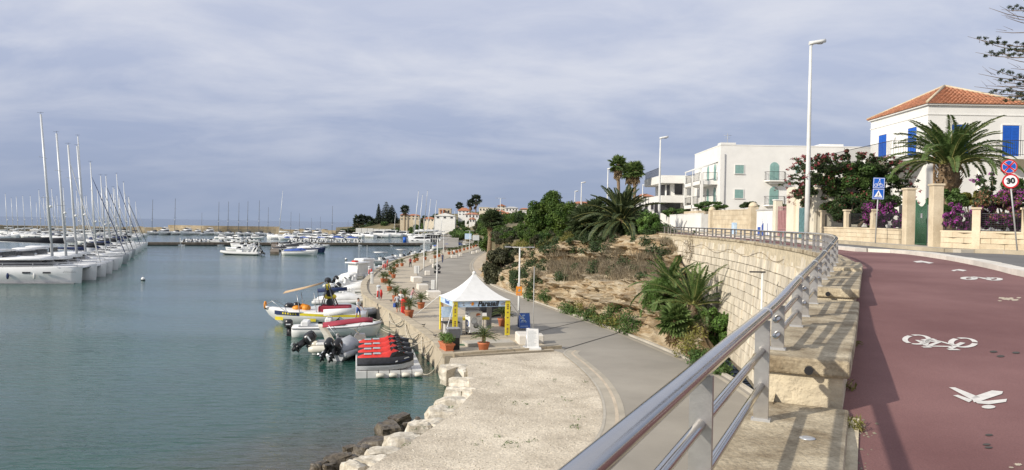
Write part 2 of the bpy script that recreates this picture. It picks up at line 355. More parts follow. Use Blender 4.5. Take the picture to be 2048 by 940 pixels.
# cliff: layered soft limestone with dry soil
def cliffmat():
    m = mat('cliff', (.46,.335,.19), .95, var=.2, wpos=True); t = m.node_tree; b = t.nodes['Principled BSDF']; b.inputs['Specular IOR Level'].default_value=.15
    g = N(t,'ShaderNodeNewGeometry'); mp = N(t,'ShaderNodeMapping'); L(t,g.outputs['Position'],mp.inputs[0]); mp.inputs['Scale'].default_value=(.5,.5,2.2)
    a = N(t,'ShaderNodeTexNoise',Scale=.9,Detail=8.,Roughness=.65,Distortion=.4); L(t,mp.outputs[0],a.inputs['Vector'])
    n2 = N(t,'ShaderNodeTexNoise',Scale=.35,Detail=6.,Roughness=.6); L(t,g.outputs['Position'],n2.inputs['Vector'])
    r1 = ramp(t,a.outputs[0],[(.28,(.27,.18,.10)),(.43,(.48,.35,.205)),(.55,(.62,.51,.345)),(.75,(.68,.60,.46))])
    r2 = ramp(t,a.outputs[0],[(.3,(.23,.18,.115)),(.7,(.38,.30,.20))])
    f = ramp(t,n2.outputs[0],[(.52,0.),(.66,.85)]); c = mixc(t,f,r1,r2); L(t,c,b.inputs['Base Color'])
    a2 = N(t,'ShaderNodeTexNoise',Scale=2.6,Detail=8.,Roughness=.7); L(t,mp.outputs[0],a2.inputs['Vector'])
    bn = N(t,'ShaderNodeBump',Strength=1.,Distance=.45); L(t,a2.outputs[0],bn.inputs['Height']); L(t,bn.outputs[0],b.inputs['Normal'])
cliffmat()
mat('hill_soil', (.12,.105,.05), .95, var=.3, vs=.06, wpos=True, c2=(.22,.18,.095), fine=.2)
mat('upper_soil', (.33,.28,.19), .95, var=.2, vs=.4, wpos=True, fine=.1)
# ---------------------------------------------------------------- water
def watermat():
    m = bpy.data.materials.new('water'); m.use_nodes = True; t = m.node_tree; b = t.nodes['Principled BSDF']; MATS['water']=m
    b.inputs['Roughness'].default_value=.10; b.inputs['IOR'].default_value=1.33; b.inputs['Specular IOR Level'].default_value=.5
    g = N(t,'ShaderNodeNewGeometry'); sx = N(t,'ShaderNodeSeparateXYZ'); L(t,g.outputs['Position'],sx.inputs[0])
    deep = ramp(t, N(t,'ShaderNodeMath',operation='DIVIDE').outputs[0], [(0,(0,0,0)),(1,(0,0,0))])
    dn = t.nodes[-2]; dn = [n for n in t.nodes if n.type=='MATH'][0]; L(t,sx.outputs[1],dn.inputs[0]); dn.inputs[1].default_value=2000.
    cr = [n for n in t.nodes if n.type=='VALTORGB'][0].color_ramp
    for p,c in ((.012,(.018,.074,.057)),(.06,(.022,.082,.068)),(.22,(.022,.074,.070)),(.30,(.012,.060,.085)),(.8,(.008,.040,.080))):
        e = cr.elements.new(p); e.color = c+(1,)
    cr.elements.remove(cr.elements[0]); cr.elements.remove(cr.elements[len(cr.elements)-1])
    # shallow stony bottom close to the boulders of the bank
    ds = N(t,'ShaderNodeVectorMath',operation='DISTANCE'); L(t,g.outputs['Position'],ds.inputs[0]); ds.inputs[1].default_value=tuple(gz(745,965,0))
    n0 = N(t,'ShaderNodeTexNoise',Scale=.5,Detail=4.); L(t,g.outputs['Position'],n0.inputs['Vector'])
    ad = N(t,'ShaderNodeMath',operation='MULTIPLY_ADD'); L(t,n0.outputs[0],ad.inputs[0]); ad.inputs[1].default_value=5.; L(t,ds.outputs['Value'],ad.inputs[2])
    fr = ramp(t,N(t,'ShaderNodeMath',operation='DIVIDE').outputs[0],[(.26,1.),(.62,0.)]); dd=[n for n in t.nodes if n.type=='MATH' and n.operation=='DIVIDE'][-1]; L(t,ad.outputs[0],dd.inputs[0]); dd.inputs[1].default_value=20.
    n00 = N(t,'ShaderNodeTexNoise',Scale=.05,Detail=3.); L(t,g.outputs['Position'],n00.inputs['Vector'])
    pat = ramp(t,n00.outputs[0],[(.35,.82),(.65,1.15)]); dc = mixc(t,1.,deep,pat,'MULTIPLY')
    c = mixc(t,fr,dc,(.070,.062,.042)); L(t,c,b.inputs['Base Color'])
    mp = N(t,'ShaderNodeMapping'); L(t,g.outputs['Position'],mp.inputs[0]); mp.inputs['Scale'].default_value=(.55,1.5,1); mp.inputs['Rotation'].default_value=(0,0,R(14))
    w1 = N(t,'ShaderNodeTexNoise',Scale=1.5,Detail=4.,Roughness=.55,Distortion=.3); L(t,mp.outputs[0],w1.inputs['Vector'])
    w2 = N(t,'ShaderNodeTexNoise',Scale=.22,Detail=2.); L(t,mp.outputs[0],w2.inputs['Vector'])
    a = N(t,'ShaderNodeMath',operation='MULTIPLY_ADD'); L(t,w2.outputs[0],a.inputs[0]); a.inputs[1].default_value=1.2; L(t,w1.outputs[0],a.inputs[2])
    # ruffled and smooth patches of the breeze
    cat = N(t,'ShaderNodeTexNoise',Scale=.035,Detail=3.,Distortion=1.); mpc=N(t,'ShaderNodeMapping'); L(t,g.outputs['Position'],mpc.inputs[0]); mpc.inputs['Scale'].default_value=(.35,1.2,1); L(t,mpc.outputs[0],cat.inputs['Vector'])
    st = ramp(t,cat.outputs[0],[(.40,.22),(.60,.70)])
    bn = N(t,'ShaderNodeBump',Distance=.16); L(t,st,bn.inputs['Strength']); L(t,a.outputs[0],bn.inputs['Height']); L(t,bn.outputs[0],b.inputs['Normal'])
watermat()
# ================================================================ setting
structure('sea', MB().add([(-16000,-60,0),(16000,-60,0),(16000,32000,0),(-16000,32000,0)],[(0,1,2,3)]), 'water')
QZ = 1.35
P2 = lambda pts, z=QZ: [gz(x,y,z).to_2d() for x,y in pts]
QEDGE = [(888.7,713),(866,686),(833,660),(800,636),(760,612),(737,598),(726,588),(723,576),(725,566),(730,559.5),(738,552),(751,541),(767,532),(785,524),(803,517),(830,509.5),(862,503.5),(905,497),(940,491),(965,486)]
QE = P2(QEDGE)
QP = Path(crom([V((p.x,p.y,QZ)) for p in QE],4)).build()
LEFTB = [(1108,699),(1045,668),(965,638),(905,610),(868,591),(850,574),(836,557),(834,547),(848,535),(872,525),(905,512.5),(940,503),(962,494),(974,487)]
RIGHTB = [(976,500),(968,506.5),(956,514),(948,523),(945,532),(950,545),(966,560),(1000,577),(1040,592),(1100,613),(1200,648),(1270,674),(1370,715),(1450,750),(1530,802)]
GRAV = [(1130,706),(1152,724),(1180,750),(1200,778),(1211,812),(1209,850),(1192,882),(1164,912),(1124,945)]
LB = P2(LEFTB); RB = P2(RIGHTB); GE = P2(GRAV)
# retaining wall / railing line in plan (x, y, height of the top rail relative to the eye)
RPTS = [(-2.35,-3.5,-.585),(-.72,0,-.585),(.945,3.58,-.585),(2.06,5.95,-.575),(2.86,7.6,-.50),(4.8,11.7,-.385),(6.36,15,-.27),(7.4,17.2,-.17),(8.5,20,-.13),(9.86,24,-.115),(11.1,29,-.11),(12.4,36,-.10),(13.4,44,-.05),(14.0,56,.0),(14.1,72,.07)]
RP = Path(crom([V((x+.028,y-.012,EYE+z-.036)) for x,y,z in RPTS],6)).build()
FZ = [(-8,-1.70),(3,-1.60),(6,-1.37),(10.8,-1.07),(16,-.93),(21,-.89),(28,-.83),(34,-.77),(41,-.69),(60,-.62),(90,-.35),(160,.4)]
def fz(Y): return EYE+interp(Y,FZ)
def surf(px,py):                                   # point of the upper street under a sight line
    d = ray(px,py); d = d/d.y; lo,hi = .5,150.
    for _ in range(50):
        m = (lo+hi)/2
        if EYE+d.z*m > fz(m): lo = m
        else: hi = m
    return V((d.x*lo, lo, fz(lo)))
# --- lower level: gravel bank, road and quay
nearR = [V((RP(t).x-.9,RP(t).y)) for t in (RP.tY(22),RP.tY(14),RP.tY(8),RP.tY(3))]+[V((-3,-6))]
bank = P2([(893,745),(912,738),(934,735),(938,765),(945,790),(930,806),(910,826),(880,850),(846,872),(806,900),(762,925),(722,952),(680,985)],1.18)
structure('gravel_bank', MB().prism([QE[0]+V((.35,.1))]+bank+[V((-7,8)),V((-6,-6)),V((2,-6))]+[V((2.2,16)),GE[-1]+V((.6,-1.2))]+[p+V((.5,0)) for p in reversed(GE)]+[LB[0]+V((.6,0))], -1.5, 1.27), 'gravel')
road = LB[::-1]+GE+[V((-1.5,17)),V((-5.5,5)),V((-6,-7))]+nearR[::-1]+RB[::-1]
structure('road', MB().prism(road, -1.2, QZ-.05), 'road_concrete')
def ribbon(pts, w0, w1, z, zb=None):                # strip between two offsets of a plan polyline; solid when zb is given
    m = MB(); P = [V((p[0],p[1])) for p in pts]; Lp=[];Rp=[]
    for i,p in enumerate(P):
        t = (P[min(i+1,len(P)-1)]-P[max(i-1,0)]).normalized(); n = V((t.y,-t.x)); Lp.append(p+n*w0); Rp.append(p+n*w1)
    zf = z if callable(z) else (lambda p: z)
    for i in range(len(P)-1):
        q = [Lp[i],Rp[i],Rp[i+1],Lp[i+1]]
        if zb is None: m.add([(a.x,a.y,zf(a)) for a in q],[(0,1,2,3)])
        else:
            zbf = zb if callable(zb) else (lambda p: zb)
            m.add([(a.x,a.y,zbf(a)) for a in q]+[(a.x,a.y,zf(a)) for a in q],[(4,5,6,7),(0,4,7,3),(1,2,6,5)]+([(0,1,5,4)] if i==0 else [])+([(2,3,7,6)] if i==len(P)-2 else []))
    return m
cr2 = lambda pts,k=5: [p.to_2d() for p in crom([V((p[0],p[1],0)) for p in pts],k)]
GEs = cr2([LB[0]+V((.9,.2))]+GE+[V((-.6,18.6))])
structure('road_gutter', ribbon(GEs,-.75,.12,QZ-.040), 'road_worn')
structure('gutter_channel', ribbon(GEs,-.50,-.36,QZ-.035), 'sand_walk')
structure('gutter_edge', ribbon(GEs,.0,.10,QZ-.030), 'concrete')
RBs = cr2(RB)
structure('road_edge_strip', ribbon(RBs,.55,.30,QZ-.044), 'kerb_white' if 0 else 'road_worn')
kerb = structure('inner_kerb', ribbon(RBs,.10,-.10,QZ+.08,QZ-.3), 'concrete')
structure('inner_footway', ribbon(cr2(RB[:10]),-.10,-3.2,QZ+.055), 'sand_walk')
ja,jb = gz(1128,697,QZ),gz(1262,657,QZ)
structure('road_joint', ribbon([ja,jb],-.06,.06,QZ-.036), 'joint_dark')
ja,jb = gz(1075,662,QZ),gz(1180,637,QZ)
structure('road_joint', ribbon([ja,jb],-.04,.04,QZ-.036), 'joint_dark')
# quay deck
deck = [p for p in QE]+[P2([(974,482.5)])[0]]+LB[::-1]
structure('quay_deck', MB().prism(deck, -1.0, QZ), 'quay_deck')
# dark joints cut between the deck's concrete bays
dj = MB()
for i in range(26):
    t = 3.+i*3.1; p,tg,nr = QP.at(t); ln = 6.5 if i<9 else 9
    nrm = V((nr.x,nr.y)); q = p.to_2d()+nrm*.62; e = p.to_2d()+nrm*ln
    a = tg.to_2d()*.022; dj.add([(q.x-a.x,q.y-a.y,QZ+.004),(e.x-a.x,e.y-a.y,QZ+.004),(e.x+a.x,e.y+a.y,QZ+.004),(q.x+a.x,q.y+a.y,QZ+.004)],[(0,1,2,3)])
structure('deck_joints', dj, 'joint_dark')
# quay wall with its coping stones
qw = thing('quay_wall','concrete quay wall with pale coping stones along the boats','wall')
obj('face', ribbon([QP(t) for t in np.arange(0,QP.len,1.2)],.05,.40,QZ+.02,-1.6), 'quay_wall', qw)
rt=random.Random(8); m=MB(); qq=[(QP(t)+QP.at(t)[2]*.044,.16+.16*rt.random()) for t in np.arange(0,QP.len,.4)]
for (a,h0),(b_,h1) in zip(qq,qq[1:]): m.add([(a.x,a.y,-.3),(b_.x,b_.y,-.3),(b_.x,b_.y,h1),(a.x,a.y,h0)],[(0,1,2,3)])
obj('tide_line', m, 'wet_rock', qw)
t = .02; k = 0
while t < QP.len-1.5 and k < 150:
    ln = 1.25 if t < 95 else 2.6
    m = MB(); a,ta,na = QP.at(t+.012); b_,tb,nb = QP.at(t+ln-.012); jit = random.uniform(0,.012)
    q = [a-na*.10,b_-nb*.10,b_+nb*.58,a+na*.58]
    m.prism([p.to_2d() for p in q], QZ-.08, QZ+.15+jit); obj('coping_stone', m, 'coping', qw); t += ln; k += 1
# front kerb of the quay platform where it ends at the gravel
A = gz(890,712,QZ); B = gz(1122,695,QZ); tf = (B-A).normalized(); nf = V((tf.y,-tf.x,0))
fk = thing('platform_kerb','pale stone kerb along the end of the quay platform above the gravel','kerb')
obj('face', MB().prism([(A+nf*.02).to_2d(),(B+nf*.02).to_2d(),(B-nf*.3).to_2d(),(A-nf*.3).to_2d()],-1.,QZ-.1), 'quay_wall', fk)
nst = 7; ll = (B-A).length/nst
for i in range(nst):
    a = A+tf*(ll*i+.012); b_ = A+tf*(ll*(i+1)-.012)
    obj('kerb_stone', MB().prism([(a+nf*.12).to_2d(),(b_+nf*.12).to_2d(),(b_-nf*.35).to_2d(),(a-nf*.35).to_2d()],QZ-.12,QZ+.13+random.uniform(0,.01)), 'coping', fk)
# --- rocks of the bank
def rock(c, r, seed, rz=0., flat=.75, jag=.32, sub=3):
    bm = bmesh.new(); bmesh.ops.create_cube(bm, size=1.5)
    bmesh.ops.subdivide_edges(bm, edges=bm.edges, cuts=sub, use_grid_fill=True); rn = random.Random(seed); off = V((rn.uniform(0,50),rn.uniform(0,50),rn.uniform(0,50)))
    for v in bm.verts:
        p = v.co; l = p.length; q = p*(.58+.42*(.95/l)); n = noise.fractal(q*1.1+off,.8,2.,4); n2 = noise.noise(q*.7+off*2)
        v.co = V(((q.x)*r[0],q.y*r[1],q.z*r[2]*flat))*(1+jag*.55*n+jag*.5*n2)
    m = MB(); rot = Matrix.Rotation(rz,3,'Z'); m.add([rot @ v.co for v in bm.verts],[[v.index for v in f.verts] for f in bm.faces]); bm.free(); return m
WR = [(912,737,32,24),(925,762,30,22),(936,784,26,18),(911,783,22,14),(904,802,36,22),(884,823,32,22),(858,848,34,18),(838,855,26,14),(806,880,42,20),(768,906,40,22),(744,925,34,18),(708,938,30,16)]
WL = ['big flat topped white block against the quay wall','pale block with a flat top, second along the bank from the quay','white block with a rusty side jutting inland','grey topped block wedged between two whiter ones','wide white block with green weed at its inland side','rounded white block where the bank starts to widen','low white block half way down the gravel bank','small pale stone tucked behind a larger white one','long low white block with grass in front','large pale block lying beside the dark wet rocks','flat white stone near the bottom of the gravel bank','pale block cut by the lower edge of the photo']
for i,(x,y,wx,hy) in enumerate(WR):
    p = gz(x,y+hy*.2,1.0); s_ = p.y/FPX; o = obj('limestone_block', rock((0,0,0),(wx*s_*1.16,wx*s_*.86,.66),i+3,0,.9,.40,5), 'limestone', None, (p.x,p.y,.78), (random.uniform(-.08,.08),random.uniform(-.08,.08),random.uniform(-.5,.5)))
    tag(o, WL[i], 'rock', 'white boulders edging the gravel bank')
DR = [(800,836,26,15),(775,856,32,18),(812,852,14,11),(757,884,40,20),(728,900,28,15),(700,898,16,6),(676,918,34,17),(702,922,20,12),(636,932,22,12),(655,935,18,10),(835,842,10,7)]
DL = ['dark wet rock with a ridge, farthest from the camera','broad brown wet rock in the middle of the shore rocks','upright dark stone next to the broad brown rock','long tilted dark rock leaning on the bank','dark rock below the long tilted one','small dark stone barely above the water','round brown rock close to the lower edge','pale brown stone behind the round one','dark stone farthest out at the lower edge','low wet stone between two others at the lower edge','small dark stone alone by the white blocks']
for i,(x,y,wx,hy) in enumerate(DR):
    p = gz(x,y+hy*.5,.1); s_ = p.y/FPX; o = obj('wet_rock', rock((0,0,0),(wx*s_*.98,wx*s_*.78,hy*s_*.85+.15),i+40,0,.9,.42,5), 'wet_rock', None, (p.x,p.y,.12), (0,random.uniform(-.2,.2),random.uniform(0,3)))
    tag(o, DL[i], 'rock', 'dark wet rocks at the waterline')
# pebbles strewn on the gravel, and weeds
def scatter_in(poly, n, rn):
    xs=[p[0] for p in poly]; ys=[p[1] for p in poly]; out=[]
    while len(out)<n:
        x,y = rn.uniform(min(xs),max(xs)),rn.uniform(min(ys),max(ys)); c=False; j=len(poly)-1
        for i in range(len(poly)):
            if (poly[i][1]>y)!=(poly[j][1]>y) and x < (poly[j][0]-poly[i][0])*(y-poly[i][1])/(poly[j][1]-poly[i][1])+poly[i][0]: c = not c
            j=i
        if c: out.append((x,y))
    return out
gp = P2([(945,735),(1100,712),(1170,760),(1195,810),(1185,870),(1110,940),(760,945),(850,880),(940,800)],1.27); rn = random.Random(5)
m = MB()
for x,y in scatter_in(gp,2600,rn):
    s_ = rn.uniform(.012,.045); q = [V((rn.uniform(-1,1),rn.uniform(-1,1),0)).normalized()*s_ for _ in range(4)]; q.sort(key=lambda a: math.atan2(a.y,a.x))
    m.add([(x+a.x,y+a.y,1.268) for a in q]+[(x,y,1.27+s_*.8)],[(0,1,4),(1,2,4),(2,3,4),(3,0,4)])
o = obj('pebbles', m, 'limestone'); tag(o,'loose pale pebbles strewn over the gravel bank','pebbles',kind='stuff')
wc=[]
for (x,y,n) in ((965,727,2),(1160,766,3),(1040,806,5),(905,815,3),(1020,890,7),(1075,806,2),(1145,855,6),(1150,835,4),(800,890,2),(835,856,3),(955,885,3),(1105,760,3),(1000,870,3),(985,770,3),(1060,880,3),(1130,800,3)):
    for _ in range(n):
        p = gz(x+rn.uniform(-14,14),y+rn.uniform(-5,5),1.27); wc.append((tuple(p+V((0,0,.02))),(.16,.13,.05)))
o = obj('weeds', quadmesh('weeds', leaves(wc,430,.05,.2,.25)), 'shrub_green'); tag(o,'small green weeds growing in the gravel bank','weeds',kind='stuff')
# ================================================================ upper street
RX = lambda Y: RP.X(Y)
Ys = [-6,-2,0,2,3.5,5,6.5,8,10,12,14,16,18,20,22,24,26,28,30,32,34,36,38,40,44,48,54,60,66,72,80,90,110,130,160]
m = MB(); rows=[]
for Y in Ys:
    x0 = RX(min(Y,72))+.12 if Y>-3.5 else -3.6; xs = [x0+(130-x0)*u**2 for u in np.linspace(0,1,9)]; rows.append([V((x,Y,fz(Y)-.06)) for x in xs])
for a,b in zip(rows,rows[1:]):
    for i in range(8): m.add([a[i],a[i+1],b[i+1],b[i]],[(0,1,2,3)])
structure('upper_ground', m, 'upper_soil')
KPX = [(2048,554.5),(1997.5,541.7),(1940,529),(1885,518.7),(1808,508),(1742,503.5),(1692,501)]
KL = [surf(x,y) for x,y in KPX]; KL = [V((5.2,-6,fz(-6))),V((7.6,4,fz(4))),V((9.6,11,fz(11)))]+KL+[V((15.2,44,fz(44))),V((15.5,58,fz(58))),V((15.5,90,fz(90)))]
KP = Path(crom(KL,5)).build()
m = MB(); YS = list(np.arange(-5,90,1.0)); prev=None
for Y in YS:
    a = RX(Y)+.36; b = KP.X(Y); row = [V((a+(b-a)*u,Y,fz(Y)+.0)) for u in (0,.33,.66,1)]
    if prev:
        for i in range(3): m.add([prev[i],prev[i+1],row[i+1],row[i]],[(0,1,2,3)])
    prev = row
structure('cycle_path', m, 'red_path')
kb = thing('white_kerb','white painted kerb stones dividing the red path from the road','kerb'); t = KP.tY(6); k=0
while t < KP.len-1.2 and k<60:
    ln = 1.0; (a,ta,na),(b_,tb,nb) = KP.at(t+.008),KP.at(t+ln-.008)
    ms = MB(); q=[a-na*0,b_-nb*0,b_+nb*.42,a+na*.42]; z=lambda x,y: fz(y)+.13+.008*math.sin(k*5.1); ms.prism([p.to_2d() for p in q],lambda x,y: fz(y)-.2,z); obj('kerb_stone',ms,'kerb_white',kb); t+=ln; k+=1
PKX = [(2048,509.5),(1960,507),(1884,503.7),(1800,497.5),(1720,490)]
PL = [V((22,-4,fz(-4))),V((20.6,14,fz(14)))]+[surf(x,y) for x,y in (PKX[0],PKX[2],PKX[4])]+[V((16.95,46,fz(46))),V((17.0,60,fz(60))),V((17.0,92,fz(92)))]
PP = Path(crom(PL,5)).build()
m = MB(); prev=None
for Y in np.arange(-4,90,1.0):
    a = KP.X(Y)+.42; b = PP.X(Y); row = [V((a+(b-a)*u,Y,fz(Y)-.01)) for u in (0,.5,1)]
    if prev:
        for i in range(2): m.add([prev[i],prev[i+1],row[i+1],row[i]],[(0,1,2,3)])
    prev=row
structure('upper_road', m, 'asphalt')
pts=[PP(t) for t in np.arange(PP.tY(10),PP.len,1.)]
structure('upper_pavement', ribbon(pts,.0,3.2,lambda p: fz(p.y)+.12,lambda p: fz(p.y)-.2), 'pavement')
pk = thing('pavement_kerb','pale stone kerb of the pavement in front of the garden wall','kerb'); t=PP.tY(22); k=0
while t < PP.len-1.5 and k<50:
    ln=1.2; (a,ta,na),(b_,tb,nb)=PP.at(t+.01),PP.at(t+ln-.01); ms=MB(); q=[a-na*.06,b_-nb*.06,b_+nb*.16,a+na*.16]
    ms.prism([p.to_2d() for p in q],lambda x,y: fz(y)-.2,lambda x,y: fz(y)+.14); obj('kerb_stone',ms,'coping',pk); t+=ln;k+=1
# --- markings of the path: traced once in plan on the path surface
def mark(name,label,polys,lines=()):
    m = MB()
    for pl in polys:
        q=[surf(x,y)+V((0,0,.006)) for x,y in pl]; m.add(q,[tuple(range(len(q)))])
    for pl,wd in lines:
        q=[surf(x,y) for x,y in pl]; rb=ribbon(q,-wd/2,wd/2,lambda p: fz(p.y)+.006); m.add(rb.v,rb.f)
    m2=MB()
    for f in m.f:
        vs=[V(m.v[i]) for i in f]; nn=sum(((vs[i]-vs[0]).cross(vs[i+1]-vs[0]) for i in range(1,len(vs)-1)),V())
        m2.add(vs if nn.z>0 else vs[::-1],[tuple(range(len(vs)))])
    o=structure(name,m2,'marking'); o['label']=label; return o
def ell_px(cx,cy,rx,ry,a0=0,a1=360,n=20): return [(cx+rx*math.cos(R(a0+(a1-a0)*i/n)),cy+ry*math.sin(R(a0+(a1-a0)*i/n))) for i in range(n+1)]
ln=[]
for cx,cy in ((1834,680),(1926,686)):
    for a0 in (10,130,250): ln.append((ell_px(cx,cy,24,9,a0,a0+105),.055))
ln += [([(1834,681),(1858,694)],.045),([(1845,695),(1862,695)],.05),([(1856,679),(1882,684)],.05),([(1838,683),(1880,684)],.05),([(1858,679),(1850,692)],.045),([(1880,684),(1856,693)],.045),([(1882,684),(1910,692)],.045),([(1856,693),(1905,694)],.045),([(1926,686),(1900,698)],.05),([(1896,700),(1918,700)],.06),([(1845,681),(1870,679)],.06)]
mark('bicycle_marking','white bicycle symbol painted on the red path',[],ln)
mark('walker_marking','white walking figure painted on the near red path',
  [[(1898,776),(1910,776),(1960,796),(1942,800)],[(1906,792),(1916,791),(1945,801),(1938,806)],[(1942,796),(1984,782),(2006,784),(2004,789),(1962,803),(1948,806)],[(1948,803),(1975,803),(2014,799),(2012,805),(1978,810),(1955,808)],ell_px(1977,815,14,3.6,0,340,14)])
ln=[]
for cx,cy in ((1938,557),(1988,558.5)):
    ln.append((ell_px(cx,cy,12,2.6),.10))
ln += [([(1938,557),(1958,555),(1988,558.5)],.10),([(1945,553.5),(1958,555),(1975,559)],.10),([(1975,555),(1988,558.5)],.08)]
mark('bicycle_marking','white bicycle symbol painted on the far red path',[],ln)
mark('arrow_marking','white arrow painted on the red path near the kerb',[[(1826,523),(1842,521.5),(1868,526),(1858,527.5),(1846,525),(1834,525.5)]])
mark('arrow_marking','small white figure painted behind the far bicycle symbol',[[(1902,541),(1918,538.6),(1934,541),(1926,543),(1914,541),(1908,543)]])
ms=MB()
for x,y in ((1978,871),(1973,890),(1977,896),(1987,704),(2001,713),(2032,706)):
    q=[surf(a,b)+V((0,0,.005)) for a,b in ell_px(x,y,8,2.0,0,330,11)]; ms.add(q[::-1],[tuple(range(len(q)))])
structure('path_stains', ms, 'joint_dark')
ms=MB()
for x,y,rx,ry in ((2015,598,14,3),(2030,600,10,2),(2003,596,7,2),(2000,602,5,1.2),(2037,596,6,1.5),(2035,930,9,3),(2022,936,6,2)):
    q=[]
    for i in range(18):
        a=2*PI*i/18; k=rn.uniform(.5,1.1); q.append(surf(x+rx*k*math.cos(a),y+ry*k*math.sin(a))+V((0,0,.004)))
    ms.add(q[::-1],[tuple(range(len(q)))])
structure('worn_patches', ms, 'sand_walk')
# --- ledge of stone slabs
SEG=[(-3.4,5.93,-1.36),(5.93,10.8,-1.0),(10.8,15.3,-.83),(15.3,18.0,-.76)]
y=18.0
while y<71: SEG.append((y,min(y+4.4,71.6),RP(RP.tY(y+2.2)).z-EYE-.60)); y+=4.4
lg = thing('stone_ledge','stepped stone ledge with tan slabs carrying the steel railing','ledge')
def slabpoly(t0,t1,o0,o1):
    n=max(2,int((t1-t0)/.8)); A=[];B=[]
    for i in range(n+1):
        p,tg,nr=RP.at(t0+(t1-t0)*i/n); A.append((p+nr*o0).to_2d()); B.append((p+nr*o1).to_2d())
    return A+B[::-1]
for i,(y0,y1,z) in enumerate(SEG):
    t0,t1=RP.tY(y0),RP.tY(y1); z+=EYE; out=.56 if y0<18 else .46
    obj('base_block', MB().prism(slabpoly(t0+.03,t1-.002,-.10,out-.05),z-1.1,z-.135), 'rough_stone', lg)
    sb=obj('coping_slab', MB().prism(slabpoly(t0-.02,t1-.024,-.16,out),z-.135,z), 'slab_stone', lg)
    bv=sb.modifiers.new('bevel','BEVEL'); bv.width=.022; bv.segments=2; bv.limit_method='ANGLE'
for y,o_ in ((5.9,.27),(10.75,.15)):                # drain holes in the slab fronts
    p,tg,nr=RP.at(RP.tY(y)); z=[s for s in SEG if s[0]<=y+.1<s[1]][0][2]+EYE-.085; q=p+nr*(o_); q.z=z
    obj('drain_hole', MB().tube([q-tg*.06,q+tg*.03],.032,12), 'black_plastic', lg)
p,tg,nr=RP.at(RP.tY(5.0)); q=p+nr*.33; obj('drain_cap', MB().lathe([(.05,0),(.05,.006),(.03,.010)],16,(q.x,q.y,EYE-1.36)), 'alu', lg)
eg=[RP.at(t)[0]+RP.at(t)[2]*0 for t in np.arange(RP.tY(1.5),RP.tY(5.85),.25)]
structure('mortar_edge', ribbon(eg,.50,.63,lambda p: fz(p.y)+.012), 'rough_stone')
# rubble strip and weeds between ledge and path
m=MB(); rn=random.Random(9)
for i in range(130):
    p,tg,nr=RP.at(rn.uniform(RP.tY(2.5),RP.tY(5.9))); q=p+nr*(.60+abs(rn.gauss(0,.07))); s_=rn.uniform(.003,.013)
    m.add([(q.x+s_*a,q.y+s_*b*1.3,fz(q.y)+c*s_) for a,b,c in ((-1,-1,0),(1,-.8,0),(1,1,0),(-.8,1,0),(.1,.1,1))],[(0,1,4),(1,2,4),(2,3,4),(3,0,4)])
tag(obj('rubble',m,'mortar'),'crumbled mortar along the foot of the stone ledge','rubble',kind='stuff')
wc=[]
for px,py,n in ((1706,858,3),(1716,868,2),(1702,778,2),(1714,690,1)):
    for _ in range(n): q=surf(px+rn.uniform(-5,5),py+rn.uniform(-8,4)); wc.append(((q.x,q.y,q.z+.03),(.05,.05,.045)))
tag(obj('weeds',quadmesh('weeds',leaves(wc,170,.032,.1,.16)),'yellow_brush'),'dry grass tuft at the foot of the near ledge','weeds',kind='stuff')
# --- railing
rl = thing('steel_railing','polished steel railing with flat posts on the stone ledge','railing')
ts=[RP.L[0]+i*(RP.len)/260 for i in range(261)]
def zs(t):
    y=RP(t).y
    for s in SEG:
        if s[0]<=y<s[1]: return EYE+s[2]
    return EYE+SEG[-1][2]
obj('handrail', MB().tube([RP(t) for t in ts],.043,16), 'steel', rl)
tA=RP.tY(3.3); per=2.92; i0=-2; posts=[]
m=MB().box((0,0,.5),(.10,.035,1.)); postme=m.mesh('post'); postme.materials.append(MATS['steel_brushed'])
footme=MB().box((0,0,.008),(.13,.07,.016)).mesh('foot'); footme.materials.append(MATS['alu'])
tB=RP.tY(5.3); panels=[(max(.2,tB-4.5),(max(.2,tB-4.5),tA,tB),tB)]; a=tB+1.0
while a+1.65<RP.len-.2: panels.append((a,(a,a+1.65),a+1.65)); a+=2.65
for i,(a,pts_,b) in enumerate(panels):
    for t in pts_:
        p,tg,nr=RP.at(t); h=p.z-.03-zs(t); po=inst('post',postme,rl,(p.x,p.y,zs(t)),(0,0,math.atan2(tg.y,tg.x)-PI/2),(1,1,h))
        inst('foot_plate',footme,po,(0,0,0),sc=(1,1,1/h))
    for k in (1,2):
        n=5; mid=[]
        for j in range(n+1):
            t=a-.16+(b-a+.32)*j/n; p=RP(t); f=0 if a+(b-a)*j/n<0 else 0; zb=zs(a)+(zs(b)-zs(a))*j/n if abs(zs(a)-zs(b))<.05 else max(zs(a),zs(b))-.0; mid.append(V((p.x,p.y,zb+(p.z-zb)*k/3)))
        d=(mid[0]-mid[1]).normalized(); e=(mid[-1]-mid[-2]).normalized()
        obj('mid_rail', MB().tube([mid[0]+d*.02]+mid+[mid[-1]+e*.02],[.012]+[.0255]*(n+1)+[.012],12), 'steel', rl)
    p,tg,nr=RP.at(b+.16)
    obj('sleeve', MB().tube([p-tg*.03,p+tg*.03],.047,16), 'alu', rl)
